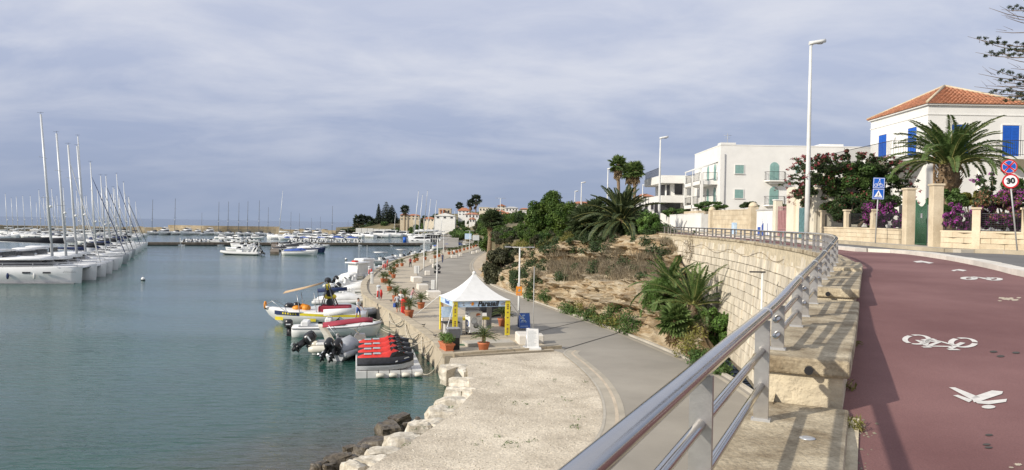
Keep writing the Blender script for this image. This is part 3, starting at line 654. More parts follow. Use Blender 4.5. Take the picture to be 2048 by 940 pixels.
# --- retaining wall below the ledge
rw = thing('retaining_wall','tall pale stone block retaining wall under the railing','wall')
def wallpt(t,z,off=0.):
    p,tg,nr=RP.at(t); top=zs(t)-.14; f=(top-z)/max(.1,top-1.2); q=p-nr*(.03+.62*f+off); return V((q.x,q.y,z))
m=MB(); tt=list(np.arange(.2,RP.len-.2,1.2)); 
for a,b in zip(tt,tt[1:]):
    za,zb=zs(a)-.14,zs(b)-.14
    for k in range(4): m.add([wallpt(a,1.+(za-1.)*k/4,-.05),wallpt(b,1.+(zb-1.)*k/4,-.05),wallpt(b,1.+(zb-1.)*(k+1)/4,-.05),wallpt(a,1.+(za-1.)*(k+1)/4,-.05)],[(0,1,2,3)])
obj('core', m, 'mortar', rw)
blocks=[]; ch=.50; rn=random.Random(11); t0w,t1w=RP.tY(20),RP.tY(70.5); nc=14
for c in range(nc):
    z0=1.25+ch*c; t=t0w+rn.uniform(0,.5)
    while t<t1w:
        ln=rn.uniform(.36,.62); top=min(zs(t+.01),zs(t+ln))-.145
        z1=min(z0+ch,top)
        if z1-z0>.1:
            g=.021; d=rn.uniform(.0,.06)
            a=[wallpt(t+g,z0+g,d),wallpt(t+ln-g,z0+g,d),wallpt(t+ln-g,z1-g,d+rn.uniform(-.01,.01)),wallpt(t+g,z1-g,d+rn.uniform(-.01,.01))]
            b=[wallpt(t+g,z0+g,-.08),wallpt(t+ln-g,z0+g,-.08),wallpt(t+ln-g,z1-g,-.08),wallpt(t+g,z1-g,-.08)]
            blocks.append((a,b,t))
        t+=ln
vis=[x for x in blocks if x[2]>RP.tY(29)]; vis.sort(key=lambda x:x[2]); rest=[x for x in blocks if x[2]<=RP.tY(29)]+vis[296:]
FB=[(0,3,2,1),(0,1,5,4),(1,2,6,5),(2,3,7,6),(3,0,4,7)]; FB=[tuple(reversed(f)) for f in FB]
for a,b,t in vis[:296]: obj('stone_block', MB().add(a+b,FB), 'wall_block', rw)
m=MB()
for a,b,t in rest: m.add(a+b,FB)
mat('wall_block_far', (.60,.535,.42), .9, var=.12, vs=1.2, bump=.3, bs=9, fine=.08, isl=.15, wpos=True)
obj('stone_courses', m, 'wall_block_far', rw, kind='stuff')
# rooted cable and ivy sagging along the wall
pts=[]
for i in range(30):
    t=RP.tY(32)+(RP.tY(66)-RP.tY(32))*i/29; q=wallpt(t,zs(t)-.55-.35*math.sin(i*.9)*.5-.3*(1-abs(i-15)/15),.06); pts.append(q)
tag(obj('black_cable',MB().tube(pts,.011,5),'bark'),'thin dark cable sagging along the stone retaining wall','cable')
# --- cliff
CC=[((960,552),(985,498,118)),((1010,580),(1035,490,100)),((1060,600),(1080,487,92)),((1100,614),(1135,474,88)),((1150,631),(1195,470,84)),((1200,648),(1245,464,81)),((1250,666),(1295,462,78)),((1300,686),(1340,463,75)),((1345,704),(1349,480,70)),((1385,721),(1362,530,60)),((1420,736),(1395,630,50)),((1445,748),(1444,720,42))]
cols=[]
for (bx,by),(tx,ty,td) in CC: cols.append((gz(bx,by,QZ-.05),gd(tx,ty,td)))
NU,NV=200,64; G=[]
def cat(P,u):
    i=min(int(u),len(P)-2); f=u-i; a,b,c,d=P[max(i-1,0)],P[i],P[i+1],P[min(i+2,len(P)-1)]
    return .5*((2*b)+(c-a)*f+(2*a-5*b+4*c-d)*f*f+(3*b-a-3*c+d)*f**3)
CB=[c[0] for c in cols]; CT=[c[1] for c in cols]
prof=[(0,0,0),(.12,.015,.18),(.24,.05,.33),(.34,.16,.40),(.55,.58,.58),(.64,.62,.74),(.76,.69,.88),(1,1,1)]   # v, horizontal, vertical
def cliffpt(u,v):
    b,t=cat(CB,u),cat(CT,u); h=interp(v,[(a,x) for a,x,y in prof]); z=interp(v,[(a,y) for a,x,y in prof])
    p=b+(t-b)*h; p.z=b.z+(t.z-b.z)*z; return p
for i in range(NU+1):
    u=(len(CB)-1)*i/NU; row=[]
    for j in range(NV+1):
        v=j/NV; p=cliffpt(u,v); k=min(1,v*6)*min(1,(1-v)*5+.15)
        n1_=noise.fractal(V((p.x*.22,p.y*.22,p.z*.7)),.7,2.1,5); n2_=noise.fractal(V((p.x*.8,p.y*.8,p.z*2.6))+V((9,3,1)),.6,2.2,4); st=abs(noise.noise(V((p.x*.1,p.y*.1,p.z*1.7))))
        hgt=min(1,(cat(CT,u).z-cat(CB,u).z)/5)
        q_=p.z*1.15+.8*noise.noise(V((p.x*.12,p.y*.12,1.)))+.3*n1_; tr_=(q_-math.floor(q_)); led=(tr_**3)*.9; n3_=noise.fractal(V((p.x*2.4,p.y*2.4,p.z*4.)),.6,2.,3); rk=.35+.65*max(0,min(1,(noise.noise(V((p.x*.07,p.y*.07,p.z*.16+4)))+.25)*2.2)); d=V((-.75,-.65,.10))*(n1_*.95+n2_*.62*rk+(led*1.5+st*.7)*rk+n3_*.24*rk-.6)*k*hgt; row.append(p+d)
    G.append(row)
m=MB()
for i in range(NU):
    for j in range(NV): m.add([G[i][j],G[i+1][j],G[i+1][j+1],G[i][j+1]],[(0,1,2,3)],0,False)
structure('cliff', m, 'cliff')
# --- hill behind the cliff and along the harbour
HC=[(672,[(585,-.6),(600,1.2),(640,2.2),(760,2)]),(700,[(572,-.5),(580,1.6),(600,3.2),(640,4),(760,3)]),(760,[(556,-.5),(563,3),(580,7),(640,9),(760,8)]),(830,[(500,1.0),(540,3),(580,8),(640,11),(760,12)]),(880,[(420,1.1),(470,5),(540,10),(640,15),(760,18)]),
 (930,[(330,1.2),(370,4),(450,9),(560,15),(760,20)]),(958,[(262,1.3),(290,3),(380,8),(520,15),(760,21)]),(975,[(190,1.3),(215,4),(300,8),(480,15),(760,21)]),(985,[(119,6.0),(160,7),(260,8.5),(480,15),(760,20)]),
 (1035,[(100,6.6),(150,8),(260,9.5),(480,15),(760,19)]),(1080,[(92,6.6),(150,8.2),(260,10),(480,14.5),(760,18)]),(1135,[(88,7.3),(140,8.3),(260,10),(480,14),(760,17)]),(1195,[(84,7.55),(140,8.5),(260,10),(480,13),(760,15)]),(1245,[(81,7.9),(140,8.6),(260,10),(480,12),(760,14)]),(1295,[(78,8.1),(140,8.7),(260,10),(480,11),(760,13)]),(1340,[(75,8.15),(140,8.8),(260,10),(480,11),(760,12)]),(1450,[(82,8.3),(140,8.8),(260,9.6),(480,10.5),(760,11)])]
def hillz(x,d):
    xs=[c[0] for c in HC]
    if x<=xs[0]: return interp(d,HC[0][1])
    for (a,pa),(b,pb) in zip(HC,HC[1:]):
        if x<=b: f=(x-a)/(b-a); return interp(d,pa)*(1-f)+interp(d,pb)*f
    return interp(d,HC[-1][1])
def hp(px,d): 
    r=ray(px,450); return V((r.x/r.y*d,d,hillz(px,d)))
m=MB(); prev=None; xs=[]
for (a,_),(b,_) in zip(HC,HC[1:]): xs+=list(np.linspace(a,b,5)[:-1])
xs.append(1450)
for x in xs:
    i=[k for k in range(len(HC)-1) if HC[k][0]<=x<=HC[k+1][0]][0]; f=(x-HC[i][0])/(HC[i+1][0]-HC[i][0]); d0=HC[i][1][0][0]*(1-f)+HC[i+1][1][0][0]*f
    row=[hp(x,d0+(900-d0)*(j/22)**1.7) for j in range(23)]; r0=hp(x,d0-4.); row[0]=V((r0.x,r0.y,min(r0.z-1.6,row[0].z-1.6) if x>978 else row[0].z)); row[1]=hp(x,d0+.5)
    for j,p in enumerate(row):
        if j>1: p.z+=noise.noise(V((p.x*.04,p.y*.04,3)))*.5*min(1,j/4)
    if prev:
        for j in range(22): m.add([prev[j],row[j],row[j+1],prev[j+1]],[(0,1,2,3)],0,True)
    prev=row
structure('hillside', m, 'hill_soil')
# far harbour ground that carries the road on along the basin
structure('far_quay', MB().prism([gz(974,482,QZ).to_2d()+V((0,3)),gz(985,500,QZ).to_2d(),gz(1000,478,QZ).to_2d(),gz(985,466,QZ).to_2d(),gz(960,461,QZ).to_2d(),gz(905,461.5,QZ).to_2d(),gz(800,468.,QZ).to_2d(),gz(790,469.5,QZ).to_2d(),gz(842,470.5,QZ).to_2d(),gz(872,473,QZ).to_2d(),gz(885,478.5,QZ).to_2d(),gz(900,485,QZ).to_2d(),gz(930,487,QZ).to_2d()],-1,QZ-.03),'concrete')
fr=cr2([hp(966,250)+V((0,0,.4)),gz(948,476,2.),gz(925,469,3.),gz(905,463,5),gz(893,459,7)],6)
m=ribbon(fr,-3.5,3.5,0.); 
m.v=[(x,y,interp(y,[(250,1.5),(330,2.2),(430,3.6),(520,5.6),(620,9)])+.35) for x,y,z in m.v]
structure('far_road', m, 'road_concrete')
# breakwater
bw = thing('breakwater','long ochre stone breakwater closing the harbour','breakwater')
BW=[gz(x,y,0) for x,y in ((-180,459.5),(60,461),(300,464.0),(420,466.5),(560,468),(690,470.5))]; BW=[V((p.x,min(p.y,560),0)) for p in BW]
obj('mole', ribbon(cr2(BW,4),0,14,3.1,-1), 'breakwater', bw); obj('parapet', ribbon(cr2(BW,4)[10:17],8,12,4.9,3.0), 'breakwater', bw)
m=MB()
for i in range(230):
    f=i/229*(len(BW)-1); j=min(int(f),len(BW)-2); p=BW[j]+(BW[j+1]-BW[j])*(f-j); s_=rn.uniform(1.0,2.2)
    r_=rock((0,0,0),(s_,s_,s_*.8),i%17,rn.uniform(0,3),.8,.4,1); m.M=Matrix.Translation((p.x+rn.uniform(-1,1),p.y-rn.uniform(0,1.5),rn.uniform(0,2.8))); m.add(r_.v,r_.f)
obj('armour_stones', m, 'breakwater', bw, kind='stuff')
# pontoons
PA,PB=gz(282,491.0,0),gz(846,491.8,0)
def pontoon(a,b,wd,label,z=1.05):
    t=(b-a); ln=t.length; t.normalize(); n=V((-t.y,t.x,0)); o=thing('pontoon',label,'pontoon'); k=max(2,int(ln/12))
    for i in range(k):
        p,q=a+t*(ln*i/k+.12),a+t*(ln*(i+1)/k-.12); obj('deck_section',MB().prism([p.to_2d(),q.to_2d(),(q+n*wd).to_2d(),(p+n*wd).to_2d()],z-.75,z),'pontoon',o)
        obj('float',MB().prism([(p+t*1).to_2d(),(q-t*1).to_2d(),(q-t*1+n*wd).to_2d(),(p+t*1+n*wd).to_2d()],-.3,z-.75),'black_plastic',o)
    return o
pontoon(PA,PB,3.2,'long brown floating pontoon crossing the middle of the harbour')
fa,fb=gz(556,488,0),gz(558,509,0); pontoon(fb,fa,2.2,'short brown finger pontoon between the moored boats',.7)
for x,y in ((361,489),(541,488),(763,478),(518,497)):
    p=gz(x,y,1.0)
    o=thing('service_post',('white service pillar at the left part of the long pontoon','white service pillar where the finger pontoon starts','white service pillar in the basin beyond the pontoon','white service pillar on the finger pontoon')[(361,541,763,518).index(x)],"pillar",p,0,'service pillars on the pontoon'); obj('pillar',MB().lathe([(.10,0),(.10,1.6)],8),'pole_white',o); obj('lamp_head',MB().lathe([(.16,1.6),(.16,1.85),(.02,1.95)],8),'alu',o)
# ================================================================ garden front along the upper street
WP = Path(crom([PP.at(t)[0]+(PP.at(t-1)[2]+PP.at(t)[2]+PP.at(t+1)[2]).normalized()*1.30 for t in np.arange(PP.tY(17),PP.len-1,4.)],8)).build()
def pxof(p): 
    c = CM.transposed() @ (V(p)-V((0,0,EYE))); return (CXP+FPX*c.x/-c.z, CYP-FPX*c.y/-c.z)
WT=[(t,pxof(WP(t))[0]) for t in np.arange(0,WP.len,.1)]
def wt(px): return min(WT,key=lambda a: abs(a[1]-px))[0]
def wp(px): p,tg,nr=WP.at(wt(px)); return V((p.x,p.y,fz(p.y)+.12)),tg,nr
gw = thing('garden_wall','low tan stone garden wall with square posts in front of the villa','wall')
def blockwall(par,t0,t1,h,nc,m='tufa',name='stone_block',bl=.95,th=.28,z0=.12,cap=True):
    ch=h/nc
    for c in range(nc):
        t=t0-(bl*.5 if c%2 else 0)
        while t<t1-.02:
            a_,b_=max(t,t0)+.006,min(t+bl,t1)-.006; t+=bl
            if b_-a_<.08: continue
            (a,ta,na),(b,tb,nb)=WP.at(a_),WP.at(b_); q=[a,b,b+nb*th,a+na*th]; g=.006; pr=random.uniform(-.006,.006)
            q=[(a-na*(-pr)).to_2d(),(b-nb*(-pr)).to_2d(),(b+nb*th).to_2d(),(a+na*th).to_2d()]
            obj(name,MB().prism(q,lambda x,y:fz(y)+z0+ch*c+(g if c else -.1),lambda x,y:fz(y)+z0+ch*(c+1)-g),m,par)
    n=max(1,int((t1-t0)/.95)); 
    for i in range(n):
        (a,ta,na),(b,tb,nb)=WP.at(t0+(t1-t0)*i/n),WP.at(t0+(t1-t0)*(i+1)/n)
        obj('mortar_core',MB().prism([(a+na*.11).to_2d(),(b+nb*.11).to_2d(),(b+nb*(th-.02)).to_2d(),(a+na*(th-.02)).to_2d()],lambda x,y:fz(y)+z0-.1,lambda x,y:fz(y)+z0+h-.012),'mortar',par)
        if cap: obj('coping_stone',MB().prism([(a-na*.03).to_2d(),(b-nb*.03).to_2d(),(b+nb*(th+.03)).to_2d(),(a+na*(th+.03)).to_2d()],lambda x,y:fz(y)+z0+h-.004,lambda x,y:fz(y)+z0+h+.07),m,par)
def pillar(par,px,wd,h,m='tufa',dome=False,z0=.12,name='post',cap=True):
    p,tg,nr=wp(px); rz=math.atan2(tg.y,tg.x); c=p+nr*.14; z=p.z-.12+z0
    o=obj(name,MB().bbox((0,0,h/2),(wd,wd,h),.015),m,par,(c.x,c.y,z),(0,0,rz))
    if dome: obj('dome_cap',MB().lathe([(wd*.55,0),(wd*.58,.08),(wd*.5,.2),(wd*.34,.32),(wd*.1,.38)],14),m,o,(0,0,h))
    elif cap: obj('cap',MB().bbox((0,0,.04),(wd+.08,wd+.08,.08),.012),m,o,(0,0,h))
    return o
tl,tr=wt(1797),wt(1879)
blockwall(gw,wt(2110),wt(1882),.66,3); blockwall(gw,wt(1797),wt(1640),.66,3)
for px,w_ in ((1949,.30),(1740,.26),(1687,.26),(2052,.30),(1641,.3)): pillar(gw,px,w_,1.62)
for a,b in ((2046,1958),(1942,1884),(1792,1747),(1733,1694),(1680,1646)):
    ta,tb=wt(a),wt(b); (pa,_,na),(pb,_,nb)=WP.at(ta),WP.at(tb); za,zb=fz(pa.y)+.85,fz(pb.y)+.85; A_=V((pa.x,pa.y,za))+na*.13;B_=V((pb.x,pb.y,zb))+nb*.13
    fp=obj('fence_panel',MB().bar(A_+V((0,0,.72)),B_+V((0,0,.72)),.035).bar(A_+V((0,0,.02)),B_+V((0,0,.02)),.035).bar(A_,A_+V((0,0,.72)),.035).bar(B_,B_+V((0,0,.72)),.035),'iron_dark',gw)
    m=MB(); n=int((B_-A_).length/.11)
    for i in range(1,n): q=A_+(B_-A_)*i/n; m.bar(q,q+V((0,0,.71)),.010)
    for k in range(1,9): m.bar(A_+V((0,0,.08*k)),B_+V((0,0,.08*k)),.010)
    obj('grille',m,'iron_dark',fp)
# gate with its two tall pillars
gp_ = thing('gate_pillars','pair of tall tan gate pillars either side of the green gate','gate pillars')
pillar(gp_,1809,.42,2.58); 
pq=pillar(gp_,1863,.44,2.66)
p,tg,nr=wp(1850); obj('intercom',MB().box((0,0,0),(.10,.03,.20)),'grey_ink',gp_,(p.x-.08-.12,p.y+.02,p.z+1.35),(0,0,PI/2))
gt=thing('garden_gate','green wrought iron double gate standing between tall tan pillars','gate')
(pa,_,na),(pb,_,nb)=WP.at(wt(1824)),WP.at(wt(1846)); pa=V((pa.x,pa.y,fz(pa.y)+.14))+na*.14; pb=V((pb.x,pb.y,fz(pb.y)+.14))+nb*.14; n=13
for k in (.06,.85): obj('cross_rail',MB().bar(pa+V((0,0,k)),pb+V((0,0,k)),.035),'iron_green',gt)
obj('top_rail',MB().tube([pa+(pb-pa)*i/10+V((0,0,2.0-.30*math.sin(PI*i/10))) for i in range(11)],.018,6),'iron_green',gt)
for i in range(n+1):
    q=pa+(pb-pa)*i/n; h=2.06-.30*math.sin(PI*i/n); obj('bar',MB().tube([q,q+V((0,0,h))],.016 if 0<i<n else .03,6),'iron_green',gt)
# teal door lodge, pink gate, mural shed, stone wall, white wall
def frame(px0,px1):                                  # local frame of a stretch of the street front
    a,b=wp(px0)[0],wp(px1)[0]; t=(b-a); t.z=0; ln=t.length; t.normalize(); return a,b,t,V((t.y,-t.x,0)),ln
lo=thing('lodge','cream gate lodge with an old teal wooden door behind the street lamp','building'); a,b,t,n_,ln=frame(1632,1577); z=a.z-.1
def wallbox(name,par,a,t,n_,s0,s1,o0,o1,z0,z1,m):     # box in street-front coordinates
    P=[a+t*s0+n_*o0,a+t*s1+n_*o0,a+t*s1+n_*o1,a+t*s0+n_*o1]; return obj(name,MB().prism([p.to_2d() for p in P],z0,z1),m,par)
wallbox('wall',lo,a,t,n_,0,ln,.0,2.5,z-.3,z+3.25,'cream_plaster'); wallbox('pilaster',lo,a,t,n_,ln-1.15,ln+.1,-.16,.0,z-.3,z+3.38,'cream_plaster'); wallbox('pilaster',lo,a,t,n_,-.05,.55,-.16,0,z-.3,z+2.6,'cream_plaster')
d0=ln*.28; wallbox('door_recess',lo,a,t,n_,d0-.08,d0+ln*.34,-.012,.0,z-.3,z+2.12,'grey_plaster')
dr=wallbox('door',lo,a,t,n_,d0,d0+ln*.30,-.05,-.012,z-.2,z+2.0,'door_teal')
for i in range(5): wallbox('plank',dr,a,t,n_,d0+ln*.30*i/5+.01,d0+ln*.30*(i+1)/5-.01,-.07,-.05,z-.2,z+1.97,'door_teal')
wallbox('coping',lo,a,t,n_,-.05,ln+.05,-.05,2.55,z+3.25,z+3.33,'white_plaster')
pg=thing('pink_gate','faded pink metal gate beside a plastered post','gate'); a,b,t,n_,ln=frame(1577,1553); z=a.z-.1
for i in range(9): wallbox('bar',pg,a,t,n_,ln*i/8-.02,ln*i/8+.02,.05,.09,z-.2,z+2.2,'gate_pink')
for k in (0,.6,.7,2.15): wallbox('cross_rail',pg,a,t,n_,0,ln,.04,.10,z+k-.1,z+k-.04,'gate_pink')
wallbox('panel',pg,a,t,n_,0,ln,.10,.12,z-.2,z+1.9,'gate_pink')
for px in (1548,): 
    q=thing('gate_post','cream plastered post between the pink gate and the painted shed','post',wp(px)[0]); obj('shaft',MB().bbox((0,0,1.15),(.5,.5,2.7),.02),'cream_plaster',q,(.2,0,0)); obj('cap',MB().bbox((0,0,.04),(.58,.58,.08),.01),'white_plaster',q,(.2,0,2.5))
sh=thing('painted_shed','small white shed with a blue painted mural beside the stone wall','shed'); a,b,t,n_,ln=frame(1543,1511); z=a.z-.1
wallbox('wall',sh,a,t,n_,0,ln,.05,2,z-.2,z+1.95,'white_plaster'); wallbox('roof',sh,a,t,n_,-.05,ln+.05,0,2.1,z+1.95,z+2.05,'grey_plaster')
m=MB(); mural=[(.34,0),(.34,.85),(.40,1.0),(.36,1.45),(.42,1.0),(.5,1.12),(.62,1.15),(.72,1.0),(.74,0)]
m.slab([a+t*(ln*(1-u))+n_*.05+V((0,0,z-a.z+v)) for u,v in mural],-n_,.006); m.slab([a+t*(ln*(1-u))+n_*.05+V((0,0,z-a.z+v)) for u,v in ((.08,0),(.08,.75),(.28,.75),(.28,0))],-n_,.006); obj('mural',m,'blue_canvas',sh)
wallbox('door_panel',sh,a,t,n_,ln*.30,ln*.52,.03,.05,z+.1,z+1.8,'white_paint')
sw=thing('stone_wall','tall tan stone wall with dome topped pillars past the railing','wall'); ta,tb=wt(1500),wt(1424); blockwall(sw,ta,tb,1.95,5,bl=1.5)
pillar(sw,1502,.62,2.15,dome=True); pillar(sw,1420,.55,2.0,dome=True)
ww=thing('white_wall','bright white rendered boundary wall at the far end of the railing','wall'); a,b,t,n_,ln=frame(1401,1322); wallbox('wall',ww,a,t,n_,0,ln,0,.25,a.z-.3,a.z+1.75,'white_plaster'); wallbox('coping',ww,a,t,n_,-.03,ln+.03,-.03,.28,a.z+1.75,a.z+1.82,'white_plaster')
gy=thing('grey_wall','short grey unpainted wall between white wall and stone wall','wall'); a,b,t,n_,ln=frame(1415,1402); wallbox('wall',gy,a,t,n_,0,ln,.05,.3,a.z-.3,a.z+1.7,'grey_plaster')
gc=thing('gas_cabinet','small pale blue metal utility cabinet against the stone wall','cabinet'); a,b,t,n_,ln=frame(1474,1468); wallbox('door',gc,a,t,n_,0,ln*.8,-.25,-.02,a.z-.1,a.z+.95,'banner_blue'); wallbox('side',gc,a,t,n_,ln*.8,ln,-.22,-.02,a.z-.1,a.z+.93,'banner_blue')
# ---------------------------------------------------------------- shutters, windows, balconies
def louvre(name,par,o,ux,w_,h,m,arch=False,leafs=2,dep=.05):
    """shutter pair in plane spanned by unit ux and z, origin = bottom centre; frame + leaves + slats"""
    n=V((ux.y,-ux.x,0)); o=V(o)
    def arc(w2,h2): return [(-w2/2,0),(w2/2,0)]+([(w2/2*math.cos(a),h2-w2/2+w2/2*math.sin(a)) for a in (PI*i/8 for i in range(9))] if arch else [(w2/2,h2),(-w2/2,h2)])
    pt=lambda u,v,d: o+ux*u+V((0,0,v))+n*d
    fr_=obj(name,MB().slab([pt(u,v,0) for u,v in arc(w_,h)],n,dep*.5),m,par)
    if not arch:
        for uu,vv,w2,h2 in ((-w_/2-.03,-.01,.06,h+.07),(w_/2+.03,-.01,.06,h+.07),(0,h+.03,w_,.06)): q=pt(uu,vv+h2/2 if uu else vv,.028); m_=MB(); m_.bar(q-ux*w2/2,q+ux*w2/2,.07,h2 if uu else .06); obj('shadow_trim',m_,'white_plaster',fr_)  # invented raised trim round square shutters, added only to throw a shadow line
    for k in range(leafs):
        u0=-w_/2+w_*k/leafs+.02; u1=-w_/2+w_*(k+1)/leafs-.02; hh=h-(w_*.33 if arch else .03)
        mb=MB(); mb.slab([pt(u0,.03,dep*.5),pt(u1,.03,dep*.5),pt(u1,hh,dep*.5),pt(u0,hh,dep*.5)],n,.022)
        ns=max(6,int(hh/.11))
        for i in range(ns):
            v=.08+(hh-.14)*i/ns; mb.slab([pt(u0+.07,v,dep*.5+.022),pt(u1-.07,v,dep*.5+.022),pt(u1-.07,v+.05,dep*.5+.022),pt(u0+.07,v+.05,dep*.5+.022)],n,.014)
        obj('shutter_leaf',mb,m,fr_)
    return fr_
def railing(par,pts,h,m='iron_dark',gap=.12,name='balcony_railing',bulge=0):
    pts=[V(p) for p in pts]; top=obj(name,MB().tube([p+V((0,0,h)) for p in pts],.022,6),m,par); mb=MB()
    for a,b in zip(pts,pts[1:]):
        n=max(1,int((b-a).length/gap)); 
        for i in range(n+1): q=a+(b-a)*i/n; mb.bar(q+V((0,0,.04)),q+V((0,0,h)),.016)
        mb.bar(a+V((0,0,.08)),b+V((0,0,.08)),.03)
    obj('baluster',mb,m,top); return top
UX,UY=V((1,0,0)),V((0,1,0))
vl=thing('villa','white villa with terracotta pyramid roof and blue shutters','villa')
vx0,vx1,vy0,vy1=27.55,34.2,50.,58.; vg=fz(50)-.6; ve=EYE+8.42; vf=EYE+5.02
obj('wall',MB().box(((vx0+vx1)/2,(vy0+vy1)/2,(vg+ve)/2),(vx1-vx0,vy1-vy0,ve-vg)),'white_plaster',vl)
obj('cornice',MB().box(((vx0+vx1)/2,(vy0+vy1)/2,ve-.62),(vx1-vx0+.08,vy1-vy0+.08,.07)),'white_plaster',vl)
obj('eaves',MB().box(((vx0+vx1)/2,(vy0+vy1)/2,ve+.03),(vx1-vx0+.3,vy1-vy0+.3,.10)),'white_plaster',vl)
ap=V(((vx0+vx1)/2,(vy0+vy1)/2,ve+1.95)); m=MB(); e=.22
cs=[V((vx0-e,vy0-e,ve+.08)),V((vx1+e,vy0-e,ve+.08)),V((vx1+e,vy1+e,ve+.08)),V((vx0-e,vy1+e,ve+.08))]
obj('roof',MB().add(cs+[ap],[(0,1,4),(1,2,4),(2,3,4),(3,0,4),(3,2,1,0)]),'roof_tile',vl); rf=[c for c in vl.children if c.name.startswith('roof')][0]
for k in range(4):
    a,b=cs[k],cs[(k+1)%4]; nr=(b-a).cross(ap-a).normalized(); nrw=17
    for r_ in range(nrw):
        f0,f1=r_/nrw,(r_+1)/nrw-.004; A0,B0=a+(ap-a)*f0,b+(ap-b)*f0; A1,B1=a+(ap-a)*f1,b+(ap-b)*f1; nt_=max(1,int((B0-A0).length/.27))
        for i in range(nt_):
            g=.012; u0,u1=i/nt_+g/nt_,(i+1)/nt_-g/nt_; q0,q1=A0+(B0-A0)*u0,A0+(B0-A0)*u1; q2,q3=A1+(B1-A1)*u1,A1+(B1-A1)*u0; mid0,mid1=(q0+q1)/2,(q2+q3)/2
            h=.075; m.add([q0+nr*.035,mid0+nr*h*1.5,q1+nr*.035,q2+nr*.008,mid1+nr*h*.7,q3+nr*.008,q0,q1],[(0,1,4,5),(1,2,3,4),(6,7,2,1,0)])
obj('roof_tiles',m,'roof_tile',rf,kind='stuff')
mb=MB()
for k in range(4): mb.tube([cs[k]+V((0,0,.08)),ap+V((0,0,.10))],.085,8)
obj('ridge_tiles',mb,'tufa',rf)
for y,w_ in ((56.0,1.2),(51.85,1.15)): louvre('shuttered_door',vl,(vx0,y,vf),-UY,w_,2.12,'shutter_blue')
for px in (2020,1919): 
    x=pxof_x=None; r_=ray(px,300); x=r_.x/r_.y*50; louvre('shuttered_door',vl,(x,50.,vf),UX,1.12,2.12,'shutter_blue')
# terrace on the left side with columns, balcony on the right face
obj('terrace_slab',MB().box((26.35,57.4,vf-.16),(2.4,14.5,.30)),'white_plaster',vl)
for y in (50.6,54,58,61.5,64.2): obj('terrace_column',MB().box((25.4,y,(vg+vf-.31)/2),(.34,.34,vf-.31-vg)),'white_plaster',vl)
obj('porch_wall',MB().box((27.0,60.6,(vg+vf)/2-.2),(.2,6,vf-vg-.8)),'cream_plaster',vl)
obj('porch_doorway',MB().box((vx0-.02,52.6,vg+1.9),(.06,1.6,2.4)),'smoke_window',vl); obj('porch_doorway',MB().box((vx0-.02,56.4,vg+1.9),(.06,1.3,2.4)),'smoke_window',vl)
railing(vl,[(27.4,50.25,vf),(25.25,50.25,vf),(25.25,64.5,vf)],1.0,gap=.16)
obj('balcony_slab',MB().box((33.5,49.45,vf-.12),(2.9,1.1,.18)),'white_plaster',vl); obj('balcony_bracket',MB().add([(32.3,49,vf-.21),(34.7,49,vf-.21),(34.7,50,vf-.21),(32.3,50,vf-.21),(32.7,49.9,vf-.7),(34.7,49.9,vf-.7)],[(0,1,5,4),(0,4,3),(3,2,1,0)]),'cream_plaster',vl)
railing(vl,[(32.15,49.98,vf),(32.15,48.98,vf),(34.9,48.98,vf)],1.0,gap=.13)
for px in (1974,1868): 
    r_=ray(px,300); x=r_.x/r_.y*50; obj('drainpipe',MB().tube([(x,49.93,vg),(x,49.93,vf+(.1 if px>1900 else .0))],.06,8),'pole_grey' if px>1900 else 'wood',vl)
obj('pilaster',MB().box((31.35,49.92,(vg+vf)/2),(.75,.18,vf-vg)),'white_plaster',vl)
obj('wall_lamp',MB().tube([(vx0-.05,54.0,EYE+6.6+.3*math.cos(a)) if 0 else (vx0-.06,54.0+.28*math.sin(a),EYE+6.4+.34*math.cos(a)) for a in (PI*.1+PI*1.1*i/10 for i in range(11))],.025,6),'pole_grey',vl)
# --- white apartment house
ab=thing('apartment_house','large white apartment house with pale green shutters and iron balconies','apartment house')
ax0,ax1,ay0,ay1=23.45,41.,85.,97.; ag=7.6; at=EYE+9.35
obj('wall',MB().box(((ax0+ax1)/2,(ay0+ay1)/2,(ag+at)/2),(ax1-ax0,ay1-ay0,at-ag)),'white_plaster',ab)
obj('parapet',MB().box(((ax0+ax1)/2,(ay0+ay1)/2,at+.05),(ax1-ax0+.06,ay1-ay0+.06,.12)),'white_plaster',ab); obj('roof_turret',MB().box((36.6,87.6,at+.28),(2.6,2.6,.4)),'white_plaster',ab)
obj('parapet_step',MB().box((24.3,85.6,at+.2),(1.7,1.3,.24)),'white_plaster',ab)
def ax(px,y=330,d=85): r_=ray(px,y); return r_.x/r_.y*d
def az(px,py,d=85): return gd(px,py,d).z
for py0,py1 in ((347,331),(396,380)): 
    f_=louvre('shuttered_window',ab,(ax(1479),85,az(1479,py0)),UX,.98,.95,'shutter_green'); obj('sill',MB().box((ax(1479),84.95,az(1479,py0)-.05),(1.2,.14,.06)),'white_plaster',f_)
for py0,py1 in ((361,325),(410,376)):
    z0=az(1549,py0); louvre('shuttered_door',ab,(ax(1549),85,z0),UX,1.02,2.08,'shutter_green',arch=True)
    xc=ax(1549); mb=MB(); pts=[V((xc-1.1,85,0)),V((xc-1.1,84.5,0)),V((xc-.85,84.05,0)),V((xc+.85,84.05,0)),V((xc+1.1,84.5,0)),V((xc+1.1,85,0))]
    mb.prism([p.to_2d() for p in pts],z0-.16,z0-.02); bs=obj('balcony_slab',mb,'white_plaster',ab); obj('balcony_bracket',MB().prism([(xc-.7,84.99),(xc-.5,84.4),(xc+.5,84.4),(xc+.7,84.99)],z0-.42,z0-.161),'white_plaster',bs)
    railing(ab,[p+V((0,.03,z0)) for p in pts],.95,gap=.14)
for px in (1595,): louvre('arched_window',ab,(ax(px),85,az(px,346)),UX,.42,.92,'shutter_green',arch=True,leafs=1)
louvre('shuttered_door',ab,(ax(1632),85,az(1632,361)),UX,.9,2.0,'shutter_green',arch=True)
